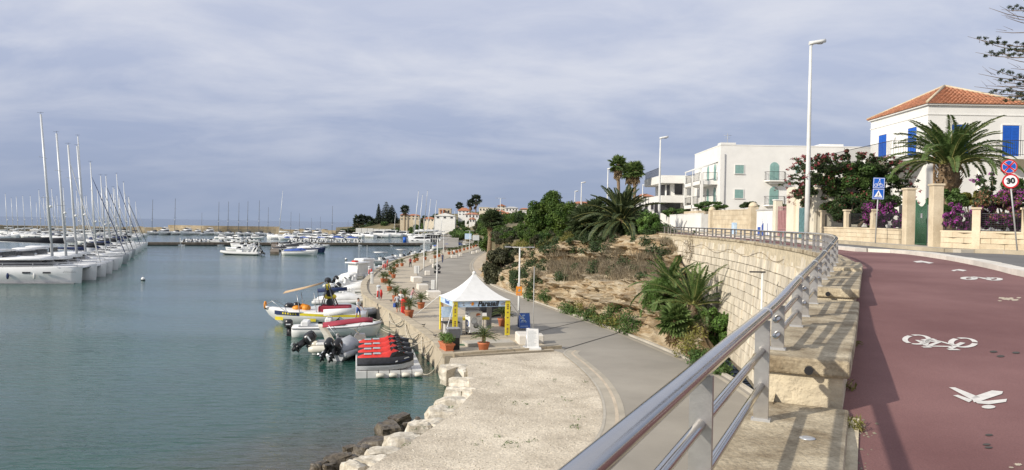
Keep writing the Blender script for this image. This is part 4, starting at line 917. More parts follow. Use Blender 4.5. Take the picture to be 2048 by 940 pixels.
obj('drainpipe',MB().tube([(ax(1449.5),84.93,ag),(ax(1449.5),84.93,az(1449,308))],.05,6),'grey_ink',ab)
for zb in (az(1410,361,86),az(1410,408,86)):
    obj('terrace_slab',MB().box((22.5,90.2,zb-.22),(2.0,8.4,.42)),'white_plaster',ab)
    railing(ab,[(23.4,86.05,zb),(21.75,86.05,zb)],.95,gap=.12); railing(ab,[(21.6,86.4,zb),(21.6,94.2,zb)],.95,gap=.2)
    for y in (87.2,90.2): louvre('shuttered_door',ab,(ax0,y,zb),-UY,.85,2.0,'shutter_green',arch=True)
for y in (86.1,90.2,94.2): obj('terrace_pier',MB().box((21.65,y,az(1410,361,86)-1.6 if 1 else 0),(.3,.3,4.9)),'white_plaster',ab)
pgm=MB(); zt=az(1400,330,86)
for y in (86.2,90.2,94): pgm.bar((21.6,y,az(1410,361,86)),(21.6,y,zt-.3),.09); pgm.bar((21.5,y,zt-.3),(23.45,y,zt+.45),.09)
pgm.bar((21.6,86,zt-.3),(21.6,94.2,zt-.3),.10); pgm.bar((23.35,85.9,zt+.45),(23.35,94.2,zt+.45),.14); obj('pergola',pgm,'white_paint',ab)
obj('base_wall',MB().box((22.4,90.2,ag+1.0),(2.3,8.6,4.2)),'tufa',ab)
an=obj('antenna',MB().tube([(ax(1459),86,at),(ax(1459),86,at+1.5)],.03,5).tube([(ax(1459)-.45,86,at+1.25),(ax(1459)+.45,86,at+1.25)],.018,4).tube([(ax(1459)-.3,86,at+.95),(ax(1459)+.3,86,at+.95)],.018,4),'pole_grey',ab)
# --- modern white house
mh=thing('modern_house','modern white house with wide concrete balcony bands beyond the apartment house','house')
X=lambda px,d=97: (lambda r_: r_.x/r_.y*d)(ray(px,380)); zz_=lambda py,d=97: gd(1340,py,d).z
x0,x1=X(1323),X(1372)
obj('wall',MB().box(((x0+1.2+x1)/2+1.5,103,(ag+zz_(352))/2),(x1-x0+1.8,9,zz_(352)-ag)),'white_plaster',mh)
for a,b in ((350.5,366),(391,405)): 
    obj('balcony_band',MB().prism([(x0,97),(x1+.6,97),(x1+.6,108),(x0-.3,108),(x0-.3,104)],zz_(b),zz_(a)),'white_plaster',mh)
obj('window',MB().box((X(1362),98.45,(zz_(366)+zz_(388))/2),(1.0,.12,zz_(366)-zz_(388))),'smoke_window',mh); obj('window',MB().box((X(1329),98.45,(zz_(368)+zz_(392))/2),(.7,.12,1.5)),'smoke_window',mh); obj('window',MB().box((X(1341),98.45,(zz_(368)+zz_(392))/2),(.4,.12,1.5)),'smoke_window',mh)
obj('ground_opening',MB().box((X(1340),98.45,zz_(416)),(3.4,.12,1.3)),'smoke_window',mh)
railing(mh,[(x0-.2,97.2,zz_(350.5)),(x0-.2,103.6,zz_(350.5)),(x0-.2,107.9,zz_(350.5))],1.0,gap=.16)
# ---------------------------------------------------------------- far houses on the hill
def house(x0,x1,yt,yb,d,label,wallm='white_plaster',roof='hip',rise=.25,roofm='tile_far',nw=3,floors=1,dep=9.,name='hill_house'):
    A_,B_=gd(x0,yb,d),gd(x1,yb,d); zt=gd((x0+x1)/2,yt,d).z; w_=B_.x-A_.x; h=zt-A_.z; rh=h*rise if roof!='flat' else 0; wh=h-rh
    o=thing(name,label,'house',((A_.x+B_.x)/2,d,A_.z-2.))
    obj('wall',MB().box((0,dep/2,(wh-6)/2),(w_,dep,wh+10)),wallm,o); e=.5; zb=2+wh
    if roof=='hip': obj('roof',MB().add([(-w_/2-e,-e,zb),(w_/2+e,-e,zb),(w_/2+e,dep+e,zb),(-w_/2-e,dep+e,zb),(-w_*.2,dep/2,zb+rh),(w_*.2,dep/2,zb+rh)],[(0,1,5,4),(1,2,5),(2,3,4,5),(3,0,4),(3,2,1,0)]),roofm,o)
    elif roof=='gable': obj('roof',MB().add([(-w_/2-e,-e,zb),(0,-e,zb+rh),(w_/2+e,-e,zb),(-w_/2-e,dep+e,zb),(0,dep+e,zb+rh),(w_/2+e,dep+e,zb)],[(0,1,4,3),(1,2,5,4),(0,2,1),(3,4,5)]),roofm,o); 
    else: obj('roof',MB().box((0,dep/2,zb+.1),(w_+.5,dep+.5,.25)),wallm,o)
    for f in range(floors):
        for i in range(nw):
            x=-w_/2+w_*(i+.5)/nw; hh=wh/floors; wi=obj('window',MB().box((x,-.03,2+hh*f+hh*.55),(min(1.4,w_/nw*.42),.12,hh*.42)),'smoke_window',o)
            obj('frame',MB().box((x,-.06,2+hh*f+hh*.33),(min(1.7,w_/nw*.52),.14,.12)),'white_paint',wi)
    return o
H=house
H(800,815,426.5,441,520,'peach coloured house left of the catamaran masts','tufa',nw=2,floors=2)
H(815,838,428,440,540,'pale orange house directly behind the catamaran masts','tufa',nw=3,floors=2)
H(869,910,426,439,430,'white house with a broad low gable on the hillside','white_plaster','gable',.45,'white_plaster',3)
H(877,901,417.5,429,470,'salmon house with flat roof above the gabled white house','tufa','flat',nw=3)
H(880,888,420,429,465,'small brick red block next to the salmon house','tile_far','flat',nw=1)
H(916,938,415,431,440,'white house with a red hipped roof under two tall palms','white_plaster','hip',.4,nw=3,floors=2)
H(930,957,425,437,415,'white villa with a porch low on the hillside','white_plaster','hip',.3,nw=4)
H(958,977,415,424,470,'flat white house on the skyline right of the palms','cream_plaster','flat',nw=3)
H(938,950,434,446,400,'small white cottage half hidden by hillside trees','white_plaster','gable',.4,nw=2)
H(976,996,416,422,500,'long cream house on the skyline','cream_plaster','flat',nw=4)
H(995,1011,408,421.5,460,'tall cream house with gabled roof on the skyline','cream_plaster','gable',.3,nw=2,floors=2)
H(1011,1036,413,424.5,430,'white house with dark windows below the tall cream house','white_plaster','hip',.25,'grey_plaster',4)
H(988,1010,419.5,427,400,'low house with a wide red roof','tufa','hip',.6,nw=3)
H(1002,1023,424,438,330,'white house with a small red lean-to roof above the palm trees','white_plaster','hip',.35,nw=3)
H(1022,1058,422,431,340,'long plain white house below the skyline','white_plaster','flat',nw=5)
H(1040,1058,415.5,421,390,'low house with a dark red roof on the skyline','tufa','hip',.5,nw=3)
H(1140,1200,402,421,190,'house with flat red roof behind the round green tree','cream_plaster','hip',.28,nw=5)
H(1283,1306,386,405,190,'house with a stepped orange roof behind the fan palms','cream_plaster','hip',.35,nw=2,floors=2)
H(1262,1310,402,428,150,'low white house behind the big palm on the cliff','white_plaster','flat',nw=4)
H(847,868,434,444,480,'small pale house behind the white masts','cream_plaster','hip',.35,nw=3)
# sea front wall and store by the far boats
fw=thing('sea_wall','long white harbour wall behind the far motor boats','wall'); a,b=gz(711,468,1.0),gz(782,469.5,1.0); k=6
for i in range(k): 
    p,q=a+(b-a)*i/k,a+(b-a)*(i+1)/k; obj('wall_panel',MB().prism([(p.x+.1,p.y),(q.x-.1,q.y),(q.x-.1,q.y+3),(p.x+.1,p.y+3)],-1,4.8-.25*(i>2)),'grey_plaster',fw)
p=gz(894,486,QZ); kz=thing('quay_kiosk','dark glazed harbour office at the root of the pontoon','kiosk',gz(868,484.5,QZ))
wd=gz(876,484.5,QZ).x-gz(860,484.5,QZ).x; obj('wall',MB().box((0,2,1.4),(wd,4,2.8)),'smoke_window',kz); obj('roof',MB().box((0,2,2.9),(wd+.8,4.8,.22)),'grey_plaster',kz)
for i in range(4): obj('mullion',MB().box((-wd/2+wd*i/3,-.03,1.4),(.12,.1,2.8)),'white_paint',kz)
for x0,x1,y0,y1,lb in ((880,914,480,472,'long grey harbour store with a flat roof'),(897,925,476,466,'smaller grey harbour store behind the long one')):
    a=gz(x0,y0,QZ); b=gz(x1,y0,QZ); h=(y0-y1)*a.y/FPX; o=thing('harbour_store',lb,'building',((a.x+b.x)/2,a.y,QZ-.05)); obj('wall',MB().box((0,3,h/2),(b.x-a.x,6,h)),'grey_plaster',o); obj('roof',MB().box((0,3,h+.12),(b.x-a.x+.6,6.6,.24)),'concrete',o)
    for i in range(3): obj('door',MB().box(((b.x-a.x)*(i-1)/3,-.03,h*.4),((b.x-a.x)*.2,.1,h*.75)),'white_paint',o)
# ================================================================ vegetation
def frond(Ln,pitch,curve,nl=34,ll=.45,lw=.035,vee=.35,droop=.25,r=.02,seed=1,sag=0.):
    rn=random.Random(seed); q=[]; pts=[V((0,0,0))]; ns=14
    for i in range(ns):
        s=(i+.5)/ns; a=pitch-curve*s**1.35; pts.append(pts[-1]+V((math.cos(a),rn.uniform(-.02,.02),math.sin(a)))*Ln/ns)
    m=MB(); m.tube(pts,[r*(1-.8*i/ns) for i in range(ns+1)],4,1,False)
    for side in (-1,1):
        for i in range(nl):
            s=.14+.86*i/(nl-1); k=s*ns; j=min(int(k),ns-1); p=pts[j]+(pts[j+1]-pts[j])*(k-j); t=(pts[j+1]-pts[j]).normalized(); y=V((0,1,0)); up=y.cross(t)*-1 if y.cross(t).z<0 else y.cross(t)
            env=math.sin(PI*min(1,.12+.80*s))**.7*(1-.25*s); l=ll*env*rn.uniform(.85,1.1); d=(t*.55+y*side*.85+up*(vee+rn.uniform(-.12,.12))).normalized(); wv=(t-d*t.dot(d)).normalized()*lw
            mid=p+d*l*.55; e=p+d*l+V((0,0,-droop*l)); m.add([p-wv*.5,mid-wv,e,mid+wv],[(0,1,2,3)],0)
    return m
def fan(rad,n=11,seed=0,fold=.25,stalk=.5):
    rn=random.Random(seed); m=MB(); m.tube([(0,0,0),(stalk,0,0)],.012*rad*2,4,1,False); c=V((stalk,0,0))
    for i in range(n):
        a=-1.9+3.8*i/(n-1); r_=rad*(1-.12*abs(a))*rn.uniform(.9,1.05); d=V((math.cos(a),math.sin(a),-.12*abs(a))); w_=V((-math.sin(a),math.cos(a),fold))*.13*rad
        e=c+d*r_+V((0,0,-.18*r_)); m.add([c,c+d*r_*.6-w_,e,c+d*r_*.6+w_],[(0,1,2,3)],0)
    return m
def palm(name,label,cat,base,top,trunk_r,Ln,n,leaf='palm_leaf',seed=3,pmin=-.55,pmax=1.4,ll=.45,dead=0,boot=True,nl=34,lw=.04,curve=1.15,group=None,taper=1.):
    rn=random.Random(seed); o=thing(name,label,cat,base,0,group); h=top.z-base.z; off=V((top.x-base.x,top.y-base.y,0)); k=8
    prof=[]; tr=obj('trunk',MB().tube([off*(i/k)**1.3+V((0,0,h*i/k-.3*(i==0))) for i in range(k+1)],[trunk_r*(.82+.1*math.sin(i*2.1))*(taper+(1-taper)*i/k) for i in range(k+1)],12),'palm_trunk',o)
    if boot:
        m=MB()
        for i in range(190):
            z=h-rn.random()**1.0*trunk_r*3.4; a=i*2.39996; f=(h-z)/(trunk_r*3.4); rr=trunk_r*(.75+.62*math.sin(PI*min(1,.25+f*.72)))
            c=off+V((math.cos(a)*rr,math.sin(a)*rr,z)); u=V((-math.sin(a),math.cos(a),0))*trunk_r*.17; w_=V((math.cos(a)*.35,math.sin(a)*.35,1)).normalized()*trunk_r*.26; nn=V((math.cos(a),math.sin(a),.2))*trunk_r*.14
            m.add([c-u,c+u,c+w_+u*.6+nn,c+w_-u*.6+nn,c-w_*.6+nn*.3],[(0,1,2,3),(4,1,0)])
        obj('leaf_bases',m,'palm_boot',o,kind='stuff'); rc=trunk_r*.55
        obj('crown_core',MB().ell((off.x,off.y,h-trunk_r*1.5),(trunk_r*1.15,trunk_r*1.15,trunk_r*1.9),12,8),'palm_trunk',o)
    cl=8; var=[frond(Ln*(.80 if j>5 else 1),pmin+(pmax-pmin)*j/(cl-1),curve*(1.05-.55*j/(cl-1)),nl,ll,lw,seed=seed+j,r=.028*Ln/4+.006).mesh('frond') for j in range(cl)]
    for v in var: v.materials.append(mk(leaf)); v.materials.append(MATS['rachis'])
    dv=frond(Ln*.8,-.95,.7,nl,ll*.8,lw*.8,seed=99,r=.02).mesh('frond'); dv.materials.append(MATS['palm_dry']); dv.materials.append(MATS['palm_dry'])
    for i in range(n):
        j=min(cl-1,int(cl*(i+rn.random()*.8)/n)); a=i*2.39996+rn.uniform(-.2,.2); s_=rn.uniform(.86,1.08); inst('frond',var[j],o,off+V((math.cos(a)*trunk_r*.3,math.sin(a)*trunk_r*.3,h-.1)),(rn.uniform(-.25,.25),rn.uniform(-.1,.1),a),s_)
    for i in range(dead): a=rn.uniform(0,2*PI); inst('dry_frond',dv,o,off+V((math.cos(a)*trunk_r*.5,math.sin(a)*trunk_r*.5,h-.25)),(rn.uniform(-.3,.3),rn.uniform(-.2,.3),a),rn.uniform(.7,1.05))
    return o
def ground(px,d): p=gd(px,450,d); return V((p.x,d,fz(d)-.06))
# palm in front of the villa
b=ground(1897,43); t=gd(1898,331,43); palm('date_palm','tall date palm with a scaly trunk rising in front of the white villa','palm tree',b,t,.50,3.75,58,seed=5,ll=.60,nl=54,lw=.045,pmin=.48,pmax=1.45,dead=0,curve=1.5)
# palm leaning over the cliff
b=gd(1243,470,79); t=gd(1243,440,79); palm('date_palm','broad date palm on the cliff edge with grey green drooping fronds','palm tree',V((b.x,b.y,7.2)),t,.45,4.9,84,'palm_dark',seed=11,ll=.75,nl=60,lw=.075,pmin=-1.0,pmax=1.45,dead=26,curve=1.4)
# palms on the slope and at the wall foot
b=gd(1386,640,47.5); palm('date_palm','young palm with long upright fronds in front of the retaining wall','palm tree',b,b+V((0,0,1.0)),.25,3.3,26,'palm_leaf',seed=21,ll=.6,nl=36,lw=.045,pmin=.2,pmax=1.5,boot=False,curve=.9)
b=gd(1340,590,50); palm('date_palm','bushy green palm spreading over the cliff beside the wall','palm tree',b,b+V((0,0,.5)),.2,3.0,40,'palm_leaf',seed=22,ll=.5,nl=34,lw=.05,pmin=-.2,pmax=1.45,boot=False,curve=1.3)
b=gd(1062,585,82); palm('date_palm','small bright palm at the cliff foot behind the orange sign','palm tree',b,b+V((0,0,1.0)),.2,2.6,26,'palm_leaf',seed=23,pmin=-.2,boot=False,ll=.45,nl=26)
b=gd(1156,590,76); palm('date_palm','tiny yellow green palm growing out of the rock face','palm tree',b,b+V((0,0,.3)),.12,1.1,22,'palm_leaf',seed=24,pmin=-.2,boot=False,ll=.3,nl=18)
def fanpalm(name,label,base,top,tr,rad,n,seed,skirt=0,group=None,leaf='palm_dark'):
    rn=random.Random(seed); o=thing(name,label,'palm tree',base,0,group); off=V((top.x-base.x,top.y-base.y,0)); h=top.z-base.z
    obj('trunk',MB().tube([off*(i/5)+V((0,0,h*i/5-.3*(i==0))) for i in range(6)],[tr*1.25]+[tr]*5,8),'palm_trunk',o)
    fm=[fan(rad*.62,13,k,stalk=rad*.42).mesh('fan_leaf') for k in range(3)]; fd=fan(rad*.55,9,7,stalk=rad*.3).mesh('dry_leaf')
    for f in fm: f.materials.append(mk(leaf)); f.materials.append(MATS['rachis'])
    fd.materials.append(MATS['palm_dry']); fd.materials.append(MATS['palm_dry'])
    for i in range(n):
        a=i*2.39996; p=-.75+2.2*(i/n); inst('fan_leaf',fm[i%3],o,off+V((0,0,h)),(rn.uniform(-.4,.4),-p,a),rn.uniform(.85,1.1))
    for i in range(skirt): a=rn.uniform(0,6.28); inst('dry_leaf',fd,o,off+V((0,0,h-rn.uniform(.1,rad*.75))),(rn.uniform(-.4,.4),1.15+rn.uniform(-.2,.25),a),rn.uniform(.8,1.1))
    return o
for px,py,d,bx,lb in ((1236,329,104,1240,'tallest fan palm, left of three, with a dry brown skirt'),(1259,343,108,1258,'middle fan palm of three, partly behind another'),(1271,341,103,1267,'right hand fan palm of three with yellowing leaves')):
    t=gd(px,py,d); fanpalm('fan_palm',lb,V((gd(bx,400,d).x,d,8.5)),t,.22,1.5,30,px,30,'fan palms above the cliff',leaf='palm_leaf')
b=gd(1172,452,86); fanpalm('fan_palm','dark low fan palm left of the big cliff palm',V((b.x,b.y,7.)),gd(1172,448,86),.25,2.4,44,3,24)
b=gd(1192,436,88); fanpalm('fan_palm','upper dark fan palm touching the big cliff palm',V((b.x,b.y,7.)),gd(1192,424,88),.25,1.9,38,4,16)
b=gd(1352,668,44); fanpalm('fan_palm','small spiky fan palm at the foot of the cliff',V((b.x,b.y,b.z)),gd(1350,642,44.5),.1,1.25,40,5,4,leaf='palm_leaf')
t=gd(984,440,125); fanpalm('fan_palm','fan palm with a rough brown trunk beside the curve of the road',V((gd(978,490,125).x,125,3.)),t,.42,2.1,40,6,16)
t=gd(1012,474,112); fanpalm('fan_palm','thick headed palm stump rising out of the roadside bushes',V((gd(1010,500,112).x,112,4.)),t,.55,1.6,26,8,12)
for i,(px,py,d,r_,lb) in enumerate(((919,412,455,3.6,'single tall palm standing beside the hillside road houses'),(941,407,450,3.8,'shorter palm of the pair above the red roofed house'),(952,400,450,5.2,'tall dark palm on the hilltop skyline'),(810,419,520,5.,'lone palm above the peach coloured house'),(716,440.5,600,6.5,'leftmost small palm on the headland'),(726,439,600,6,'middle small palm on the headland'),(738,441,600,5.5,'small palm on the headland nearest the pines'))):
    t=gd(px,py,d); fanpalm('fan_palm',lb,V((t.x,d,hillz(px,d)-.5)),t,.35,r_*.8,22,i+30,6,leaf='pine_far')
# broad leaved trees and shrubs
def bush(name,label,cat,px,py,d,rx,ry,leaf='shrub_green',n=4000,size=.16,nc=26,k=.32,trunk=True,seed=1,group=None,depth=None,zb=None,asp=.5,stemm='bark',extra=None,shell=.5):
    c=gd(px,py,d); s_=d/FPX; r3=(rx*s_,(depth or rx*s_*.8),ry*s_); base=V((c.x,c.y,zb if zb is not None else c.z-r3[2]*1.05))
    o=thing(name,label,cat,base,0,group); cc=V((0,0,c.z-base.z))
    cs=clumpset(cc,tuple(x*.84 for x in r3),nc,k,seed,1.,cat!='tree')
    ms_=[leaf]; me=quadmesh('crown',leaves(cs,n,size,.5,asp,shell)); cr=obj('crown',me,leaf,o)
    rn=random.Random(seed); m=MB(); tr=max(.05,min(.3,r3[0]*.08))
    m.tube([(0,0,-.6),(.05,0,cc.z*.35),(rn.uniform(-.1,.1),0,cc.z*.6)],[tr*1.3,tr,tr*.8] if cat=='tree' else [tr*.5,tr*.4,tr*.3],7)
    for cl in cs[::max(1,len(cs)//9)]: q=V(cl[0]); m.tube([(0,0,min(cc.z*.3,.4) if cat!='tree' else cc.z*.3),V((q.x*.5,q.y*.5,(q.z+cc.z*.3)*.5)),q],[tr*.7,tr*.45,tr*.12],5)
    obj('trunk' if cat=='tree' else 'stems',m,stemm,o)
    for nm,lf,nn,sz,reg in (extra or []):
        ec=[(a,tuple(x*.9 for x in b)) for a,b in cs if reg(V(a)-cc,r3)]
        if ec: obj(nm,quadmesh(nm,leaves(ec,nn,sz,.4,.75,.8)),lf,o)
    return o
bush('round_tree','big rounded green tree standing above the roadside cliff','tree',1104,432,104,54,48,'tree_green',26000,.17,46,.33,seed=2,zb=6.5)
bush('round_tree','lower green tree at the left side of the big rounded one','tree',1070,455,112,42,32,'tree_green',9000,.17,26,.36,seed=3,zb=6)
bush('roadside_bush','large dark olive bush hanging over the inside of the road bend','bush',1009,538,93,42,56,'olive_dark',30000,.15,52,.30,seed=4,zb=1.4)
bush('roadside_bush','dull green bush at the cliff foot next to the lamp pole','bush',1052,560,90,22,34,'shrub_dark',5000,.12,20,.4,seed=5,zb=1.4)
bush('cliff_shrub','rounded green shrub between the big palm and the railing','shrub',1300,452,76,28,24,'shrub_bright',8000,.12,24,.36,seed=6)
bush('cliff_shrub','dark green shrub low beside the big palm','shrub',1272,468,78,26,13,'shrub_green',4000,.11,18,.4,seed=7)
bush('wall_shrub','bright feathery green shrub spilling down before the wall','shrub',1330,592,49,46,44,'shrub_bright',14000,.075,34,.34,seed=8,asp=.22)
bush('wall_shrub','glossy dark leaved shrub at the foot of the retaining wall','shrub',1424,655,45.5,44,48,'shrub_bright',15000,.085,36,.32,seed=9,asp=.6)
bush('wall_shrub','thin grey brown shrub climbing against the retaining wall','shrub',1392,505,58,30,40,'dry_brush',2600,.08,22,.36,seed=10,asp=.18)
bush('wall_shrub','sparse green shrub growing through the far railing','shrub',1390,480,66,14,20,'shrub_green',700,.09,10,.4,seed=11)
bush('wall_shrub','small dark creeper patch high on the retaining wall','shrub',1515,525,41,7,10,'shrub_dark',200,.06,5,.5,seed=12)
bush('garden_hedge','clipped dark green hedge behind the white boundary wall','hedge',1352,424,94,26,10,'shrub_green',4500,.12,24,.3,seed=13)
bush('garden_hedge','green hedge in front of the balcony terraces','hedge',1420,414,80,32,11,'shrub_green',5000,.11,26,.3,seed=14)
bush('umbrella_tree','flat topped dark green tree in front of the white apartment house','tree',1499,412,75,21,9,'shrub_dark',4000,.10,18,.35,seed=15,zb=8.)
bush('garden_shrub','low green shrub above the pink gate','shrub',1565,414,62,14,8,'shrub_green',1600,.1,12,.4,seed=16,zb=8.)
bush('garden_shrub','green shrub around the foot of the villa palm','shrub',1893,405,41,33,28,'shrub_green',6500,.085,26,.35,seed=17,zb=fz(41)-.1)
bush('garden_shrub','yellow green shrub behind the garden fence','shrub',1945,398,42,28,16,'yellow_brush',4500,.08,20,.36,seed=18,zb=fz(41)-.1)
bush('garden_shrub','green bush behind the no stopping sign','shrub',2030,375,42,30,24,'shrub_green',4000,.09,18,.38,seed=19,zb=fz(41)-.1)
al=lambda v,r: True
def wd(px,off=0.): return min((abs(pxof(WP.at(t)[0]+WP.at(t)[2]*off)[0]-px),(WP.at(t)[0]+WP.at(t)[2]*off).y) for t in np.arange(0,WP.len,.15))[1]
bush('bougainvillea','great rambling bougainvillea with red flowers beside the lamp post','shrub',1705,380,45.5,94,60,'shrub_green',32000,.085,90,.19,seed=20,zb=fz(45)-.1,depth=2.2,extra=[('red_flowers','bougain_red',1900,.065,lambda v,r: noise.noise(v*.8)>.10)])
bush('bougainvillea','ragged bougainvillea sprays reaching left past the lamp post','shrub',1630,372,45.8,38,50,'shrub_dark',4200,.08,34,.2,seed=27,zb=fz(45)-.1,depth=1.2,extra=[('red_flowers','bougain_red',600,.06,al)])
bush('bougainvillea','purple bougainvillea over the fence left of the green gate','shrub',1764,424,wd(1764,.75),44,40,'shrub_dark',7500,.065,60,.19,seed=25,zb=fz(38)+.75,depth=.5,extra=[('purple_flowers','bougain_purple',5200,.05,lambda v,r: v.z<r[2]*.5)])
bush('bougainvillea','purple bougainvillea hanging over the fence right of the gate','shrub',1922,432,wd(1922,.65),36,32,'shrub_dark',4000,.055,44,.19,seed=28,zb=fz(33)+.75,depth=.4,extra=[('purple_flowers','bougain_purple',3800,.045,al)])
bush('bougainvillea','large mixed purple and rust bougainvillea behind the speed limit sign','shrub',2008,417,wd(2008,.85),64,48,'shrub_dark',9000,.06,80,.19,seed=26,zb=fz(32)+.75,depth=.6,extra=[('purple_flowers','bougain_purple',4600,.05,lambda v,r: v.x>-r[0]*.3 or v.z<0),('rust_flowers','bougain_rust',3800,.05,lambda v,r: v.x<r[0]*.4 and v.z>-r[2]*.5)])
bush('bougainvillea','dark green climber above the left end of the garden fence','shrub',1700,418,wd(1700,.8),54,34,'shrub_dark',12000,.065,60,.2,seed=29,zb=fz(42)+.75,depth=.6,extra=[('red_flowers','bougain_red',350,.05,al)])
# ragged sprays arching out of the bougainvillea
def sprays(px,py,d,rx,ry,n,seed,leaf,flower,label_root):
    rn=random.Random(seed); c=gd(px,py,d); s_=d/FPX; st=MB(); lv=[]; fl_=[]
    for i in range(n):
        a=rn.uniform(-.25,PI+.25); x=math.cos(a); z=math.sin(a); y=rn.uniform(-.6,.5) if px<1900 else rn.uniform(.2,.9); p0=c+V((x*rx*s_*.55,y*1.6,z*ry*s_*.55)); l=rn.uniform(.7,1.7); dr=V((x,y*.6,z*.8+.25)).normalized(); pts=[p0+dr*l*f+V((0,0,-.55*l*f*f)) for f in (0,.33,.66,1)]
        pts=[q+V((x*rx*s_*.30,0,z*ry*s_*.30)) for q in pts]; st.tube(pts,[.02,.014,.009,.004],4)
        for j in range(7): q=pts[0]+(pts[3]-pts[0])*(j/7); q.z=pts[min(3,int(j/7*3+.5))].z; (fl_ if j>4 and rn.random()<.75 else lv).append((tuple(q),(.13,.13,.10)))
    root=label_root; inv=root.location; 
    for nm,cs,m,k,sz in (('sprays',lv,leaf,14,.075),('spray_flowers',fl_,flower,14,.06)): obj(nm,quadmesh(nm,leaves([((a[0]-inv.x,a[1]-inv.y,a[2]-inv.z),b) for a,b in cs],k*len(cs),sz,.3,.5,.1)),m,root)
    st.v=[(x-inv.x,y-inv.y,z-inv.z) for x,y,z in st.v]; obj('twigs',st,'bark',root)
for key,px,py,d,rx,ry,n in (('great rambling',1705,378,44.6,98,62,90),('ragged bougainvillea',1630,372,45.2,40,52,44),('large mixed',2005,412,wd(2005,.9),60,46,16)):
    root=[o for o in COL.objects if o.get('label','').startswith(key)][0]; sprays(px,py,d,rx,ry,n,len(key),'shrub_dark','bougain_red' if px<1900 else 'bougain_purple',root)
# vegetation carpeting the cliff: dry brush and grasses
rn=random.Random(77)
def cliffcover(name,label,leaf,spots,n,size,asp,kind='stuff',up=.4,rad=(.55,.55,.5)):
    cs=[]
    for u0,u1,v0,v1,k in spots:
        for _ in range(k):
            u=rn.uniform(u0,u1); v=rn.uniform(v0,v1)+(.16*noise.noise(V((u*1.1,3.3,.2))) if name=='dry_undergrowth' else 0); v=min(max(v,0),1); i=min(NU,max(0,int(u/(len(CB)-1)*NU))); j=min(NV,int(v*NV)); p=G[i][j]; s_=rn.uniform(.6,1.5); cs.append(((p.x-.1,p.y-.1,p.z+.15*s_),tuple(x*s_ for x in rad)))
    tag(obj(name,quadmesh(name,leaves(cs,n,size,up,asp,.2)),leaf),label,'undergrowth',kind=kind)
cliffcover('dry_undergrowth','grey brown dry brush covering the middle of the cliff','dry_brush',[(2.4,5.4,.36,.64,56),(5.2,7.4,.36,.50,30),(6.9,8.0,.30,.5,10),(4.0,5.2,.64,.92,12),(8.4,9.2,.25,.6,12)],22000,.13,.13)
cliffcover('green_undergrowth','dark green shrubs patching the slope left of the big palm','shrub_dark',[(2.2,4.8,.64,1.0,60),(.5,2.4,.1,.95,46),(3.0,4.6,.3,.6,8),(4.8,7.0,.40,.62,9),(5.6,7.4,.62,.8,6),(5.4,7.6,.92,1.0,14)],28000,.12,.4)
cliffcover('yellow_undergrowth','yellow green scrub along the top of the cliff','yellow_brush',[(.8,3.2,.86,1.0,34),(4.4,6.0,.02,.10,10),(7.6,9.4,.05,.35,8)],9000,.11,.3)
cliffcover('foot_undergrowth','green weeds along the road at the cliff foot','shrub_green',[(1.6,5.4,.0,.10,26),(5.4,6.6,.02,.16,10),(9,11,.0,.2,10)],9000,.10,.4)
# dead grass tufts: fine upright blades
def blades(cs,n,h,w_):
    out=[]
    for _ in range(n):
        c,r_=rn.choice(cs); p=V((c[0]+rn.gauss(0,r_),c[1]+rn.gauss(0,r_),c[2])); a=rn.uniform(0,PI); u=V((math.cos(a),math.sin(a),0))*w_; t=V((rn.gauss(0,.35),rn.gauss(0,.35),1)).normalized()*h*rn.uniform(.5,1.2); out.append([p-u,p+u,p+t+u*.2,p+t-u*.2])
    return out
cs=[]
for _ in range(150):
    u=rn.uniform(2.5,7.8); v=rn.uniform(.36,.6)+.2*noise.noise(V((u*1.1,3.3,.2))); i=int(u/(len(CB)-1)*NU); j=int(v*NV); p=G[i][j]; cs.append(((p.x-.1,p.y-.1,p.z-.1),.35))
tag(obj('dry_grass',quadmesh('dry_grass',blades(cs,9000,.75,.02)),'dry_brush'),'tufts of tall dead grass growing on the cliff ledges','grass',kind='stuff')
cs=[]
for _ in range(24):
    px,py=rn.uniform(1300,1348),rn.uniform(462,478); u=rn.uniform(7.3,8.0); i=int(u/(len(CB)-1)*NU); p=G[i][int(rn.uniform(.75,1)*NV)]; cs.append(((p.x,p.y,p.z-.1),.35))
tag(obj('dry_grass',quadmesh('dry_grass',blades(cs,2200,.5,.02)),'dry_brush'),'short dry grass on the cliff top beside the wall end','grass',kind='stuff')
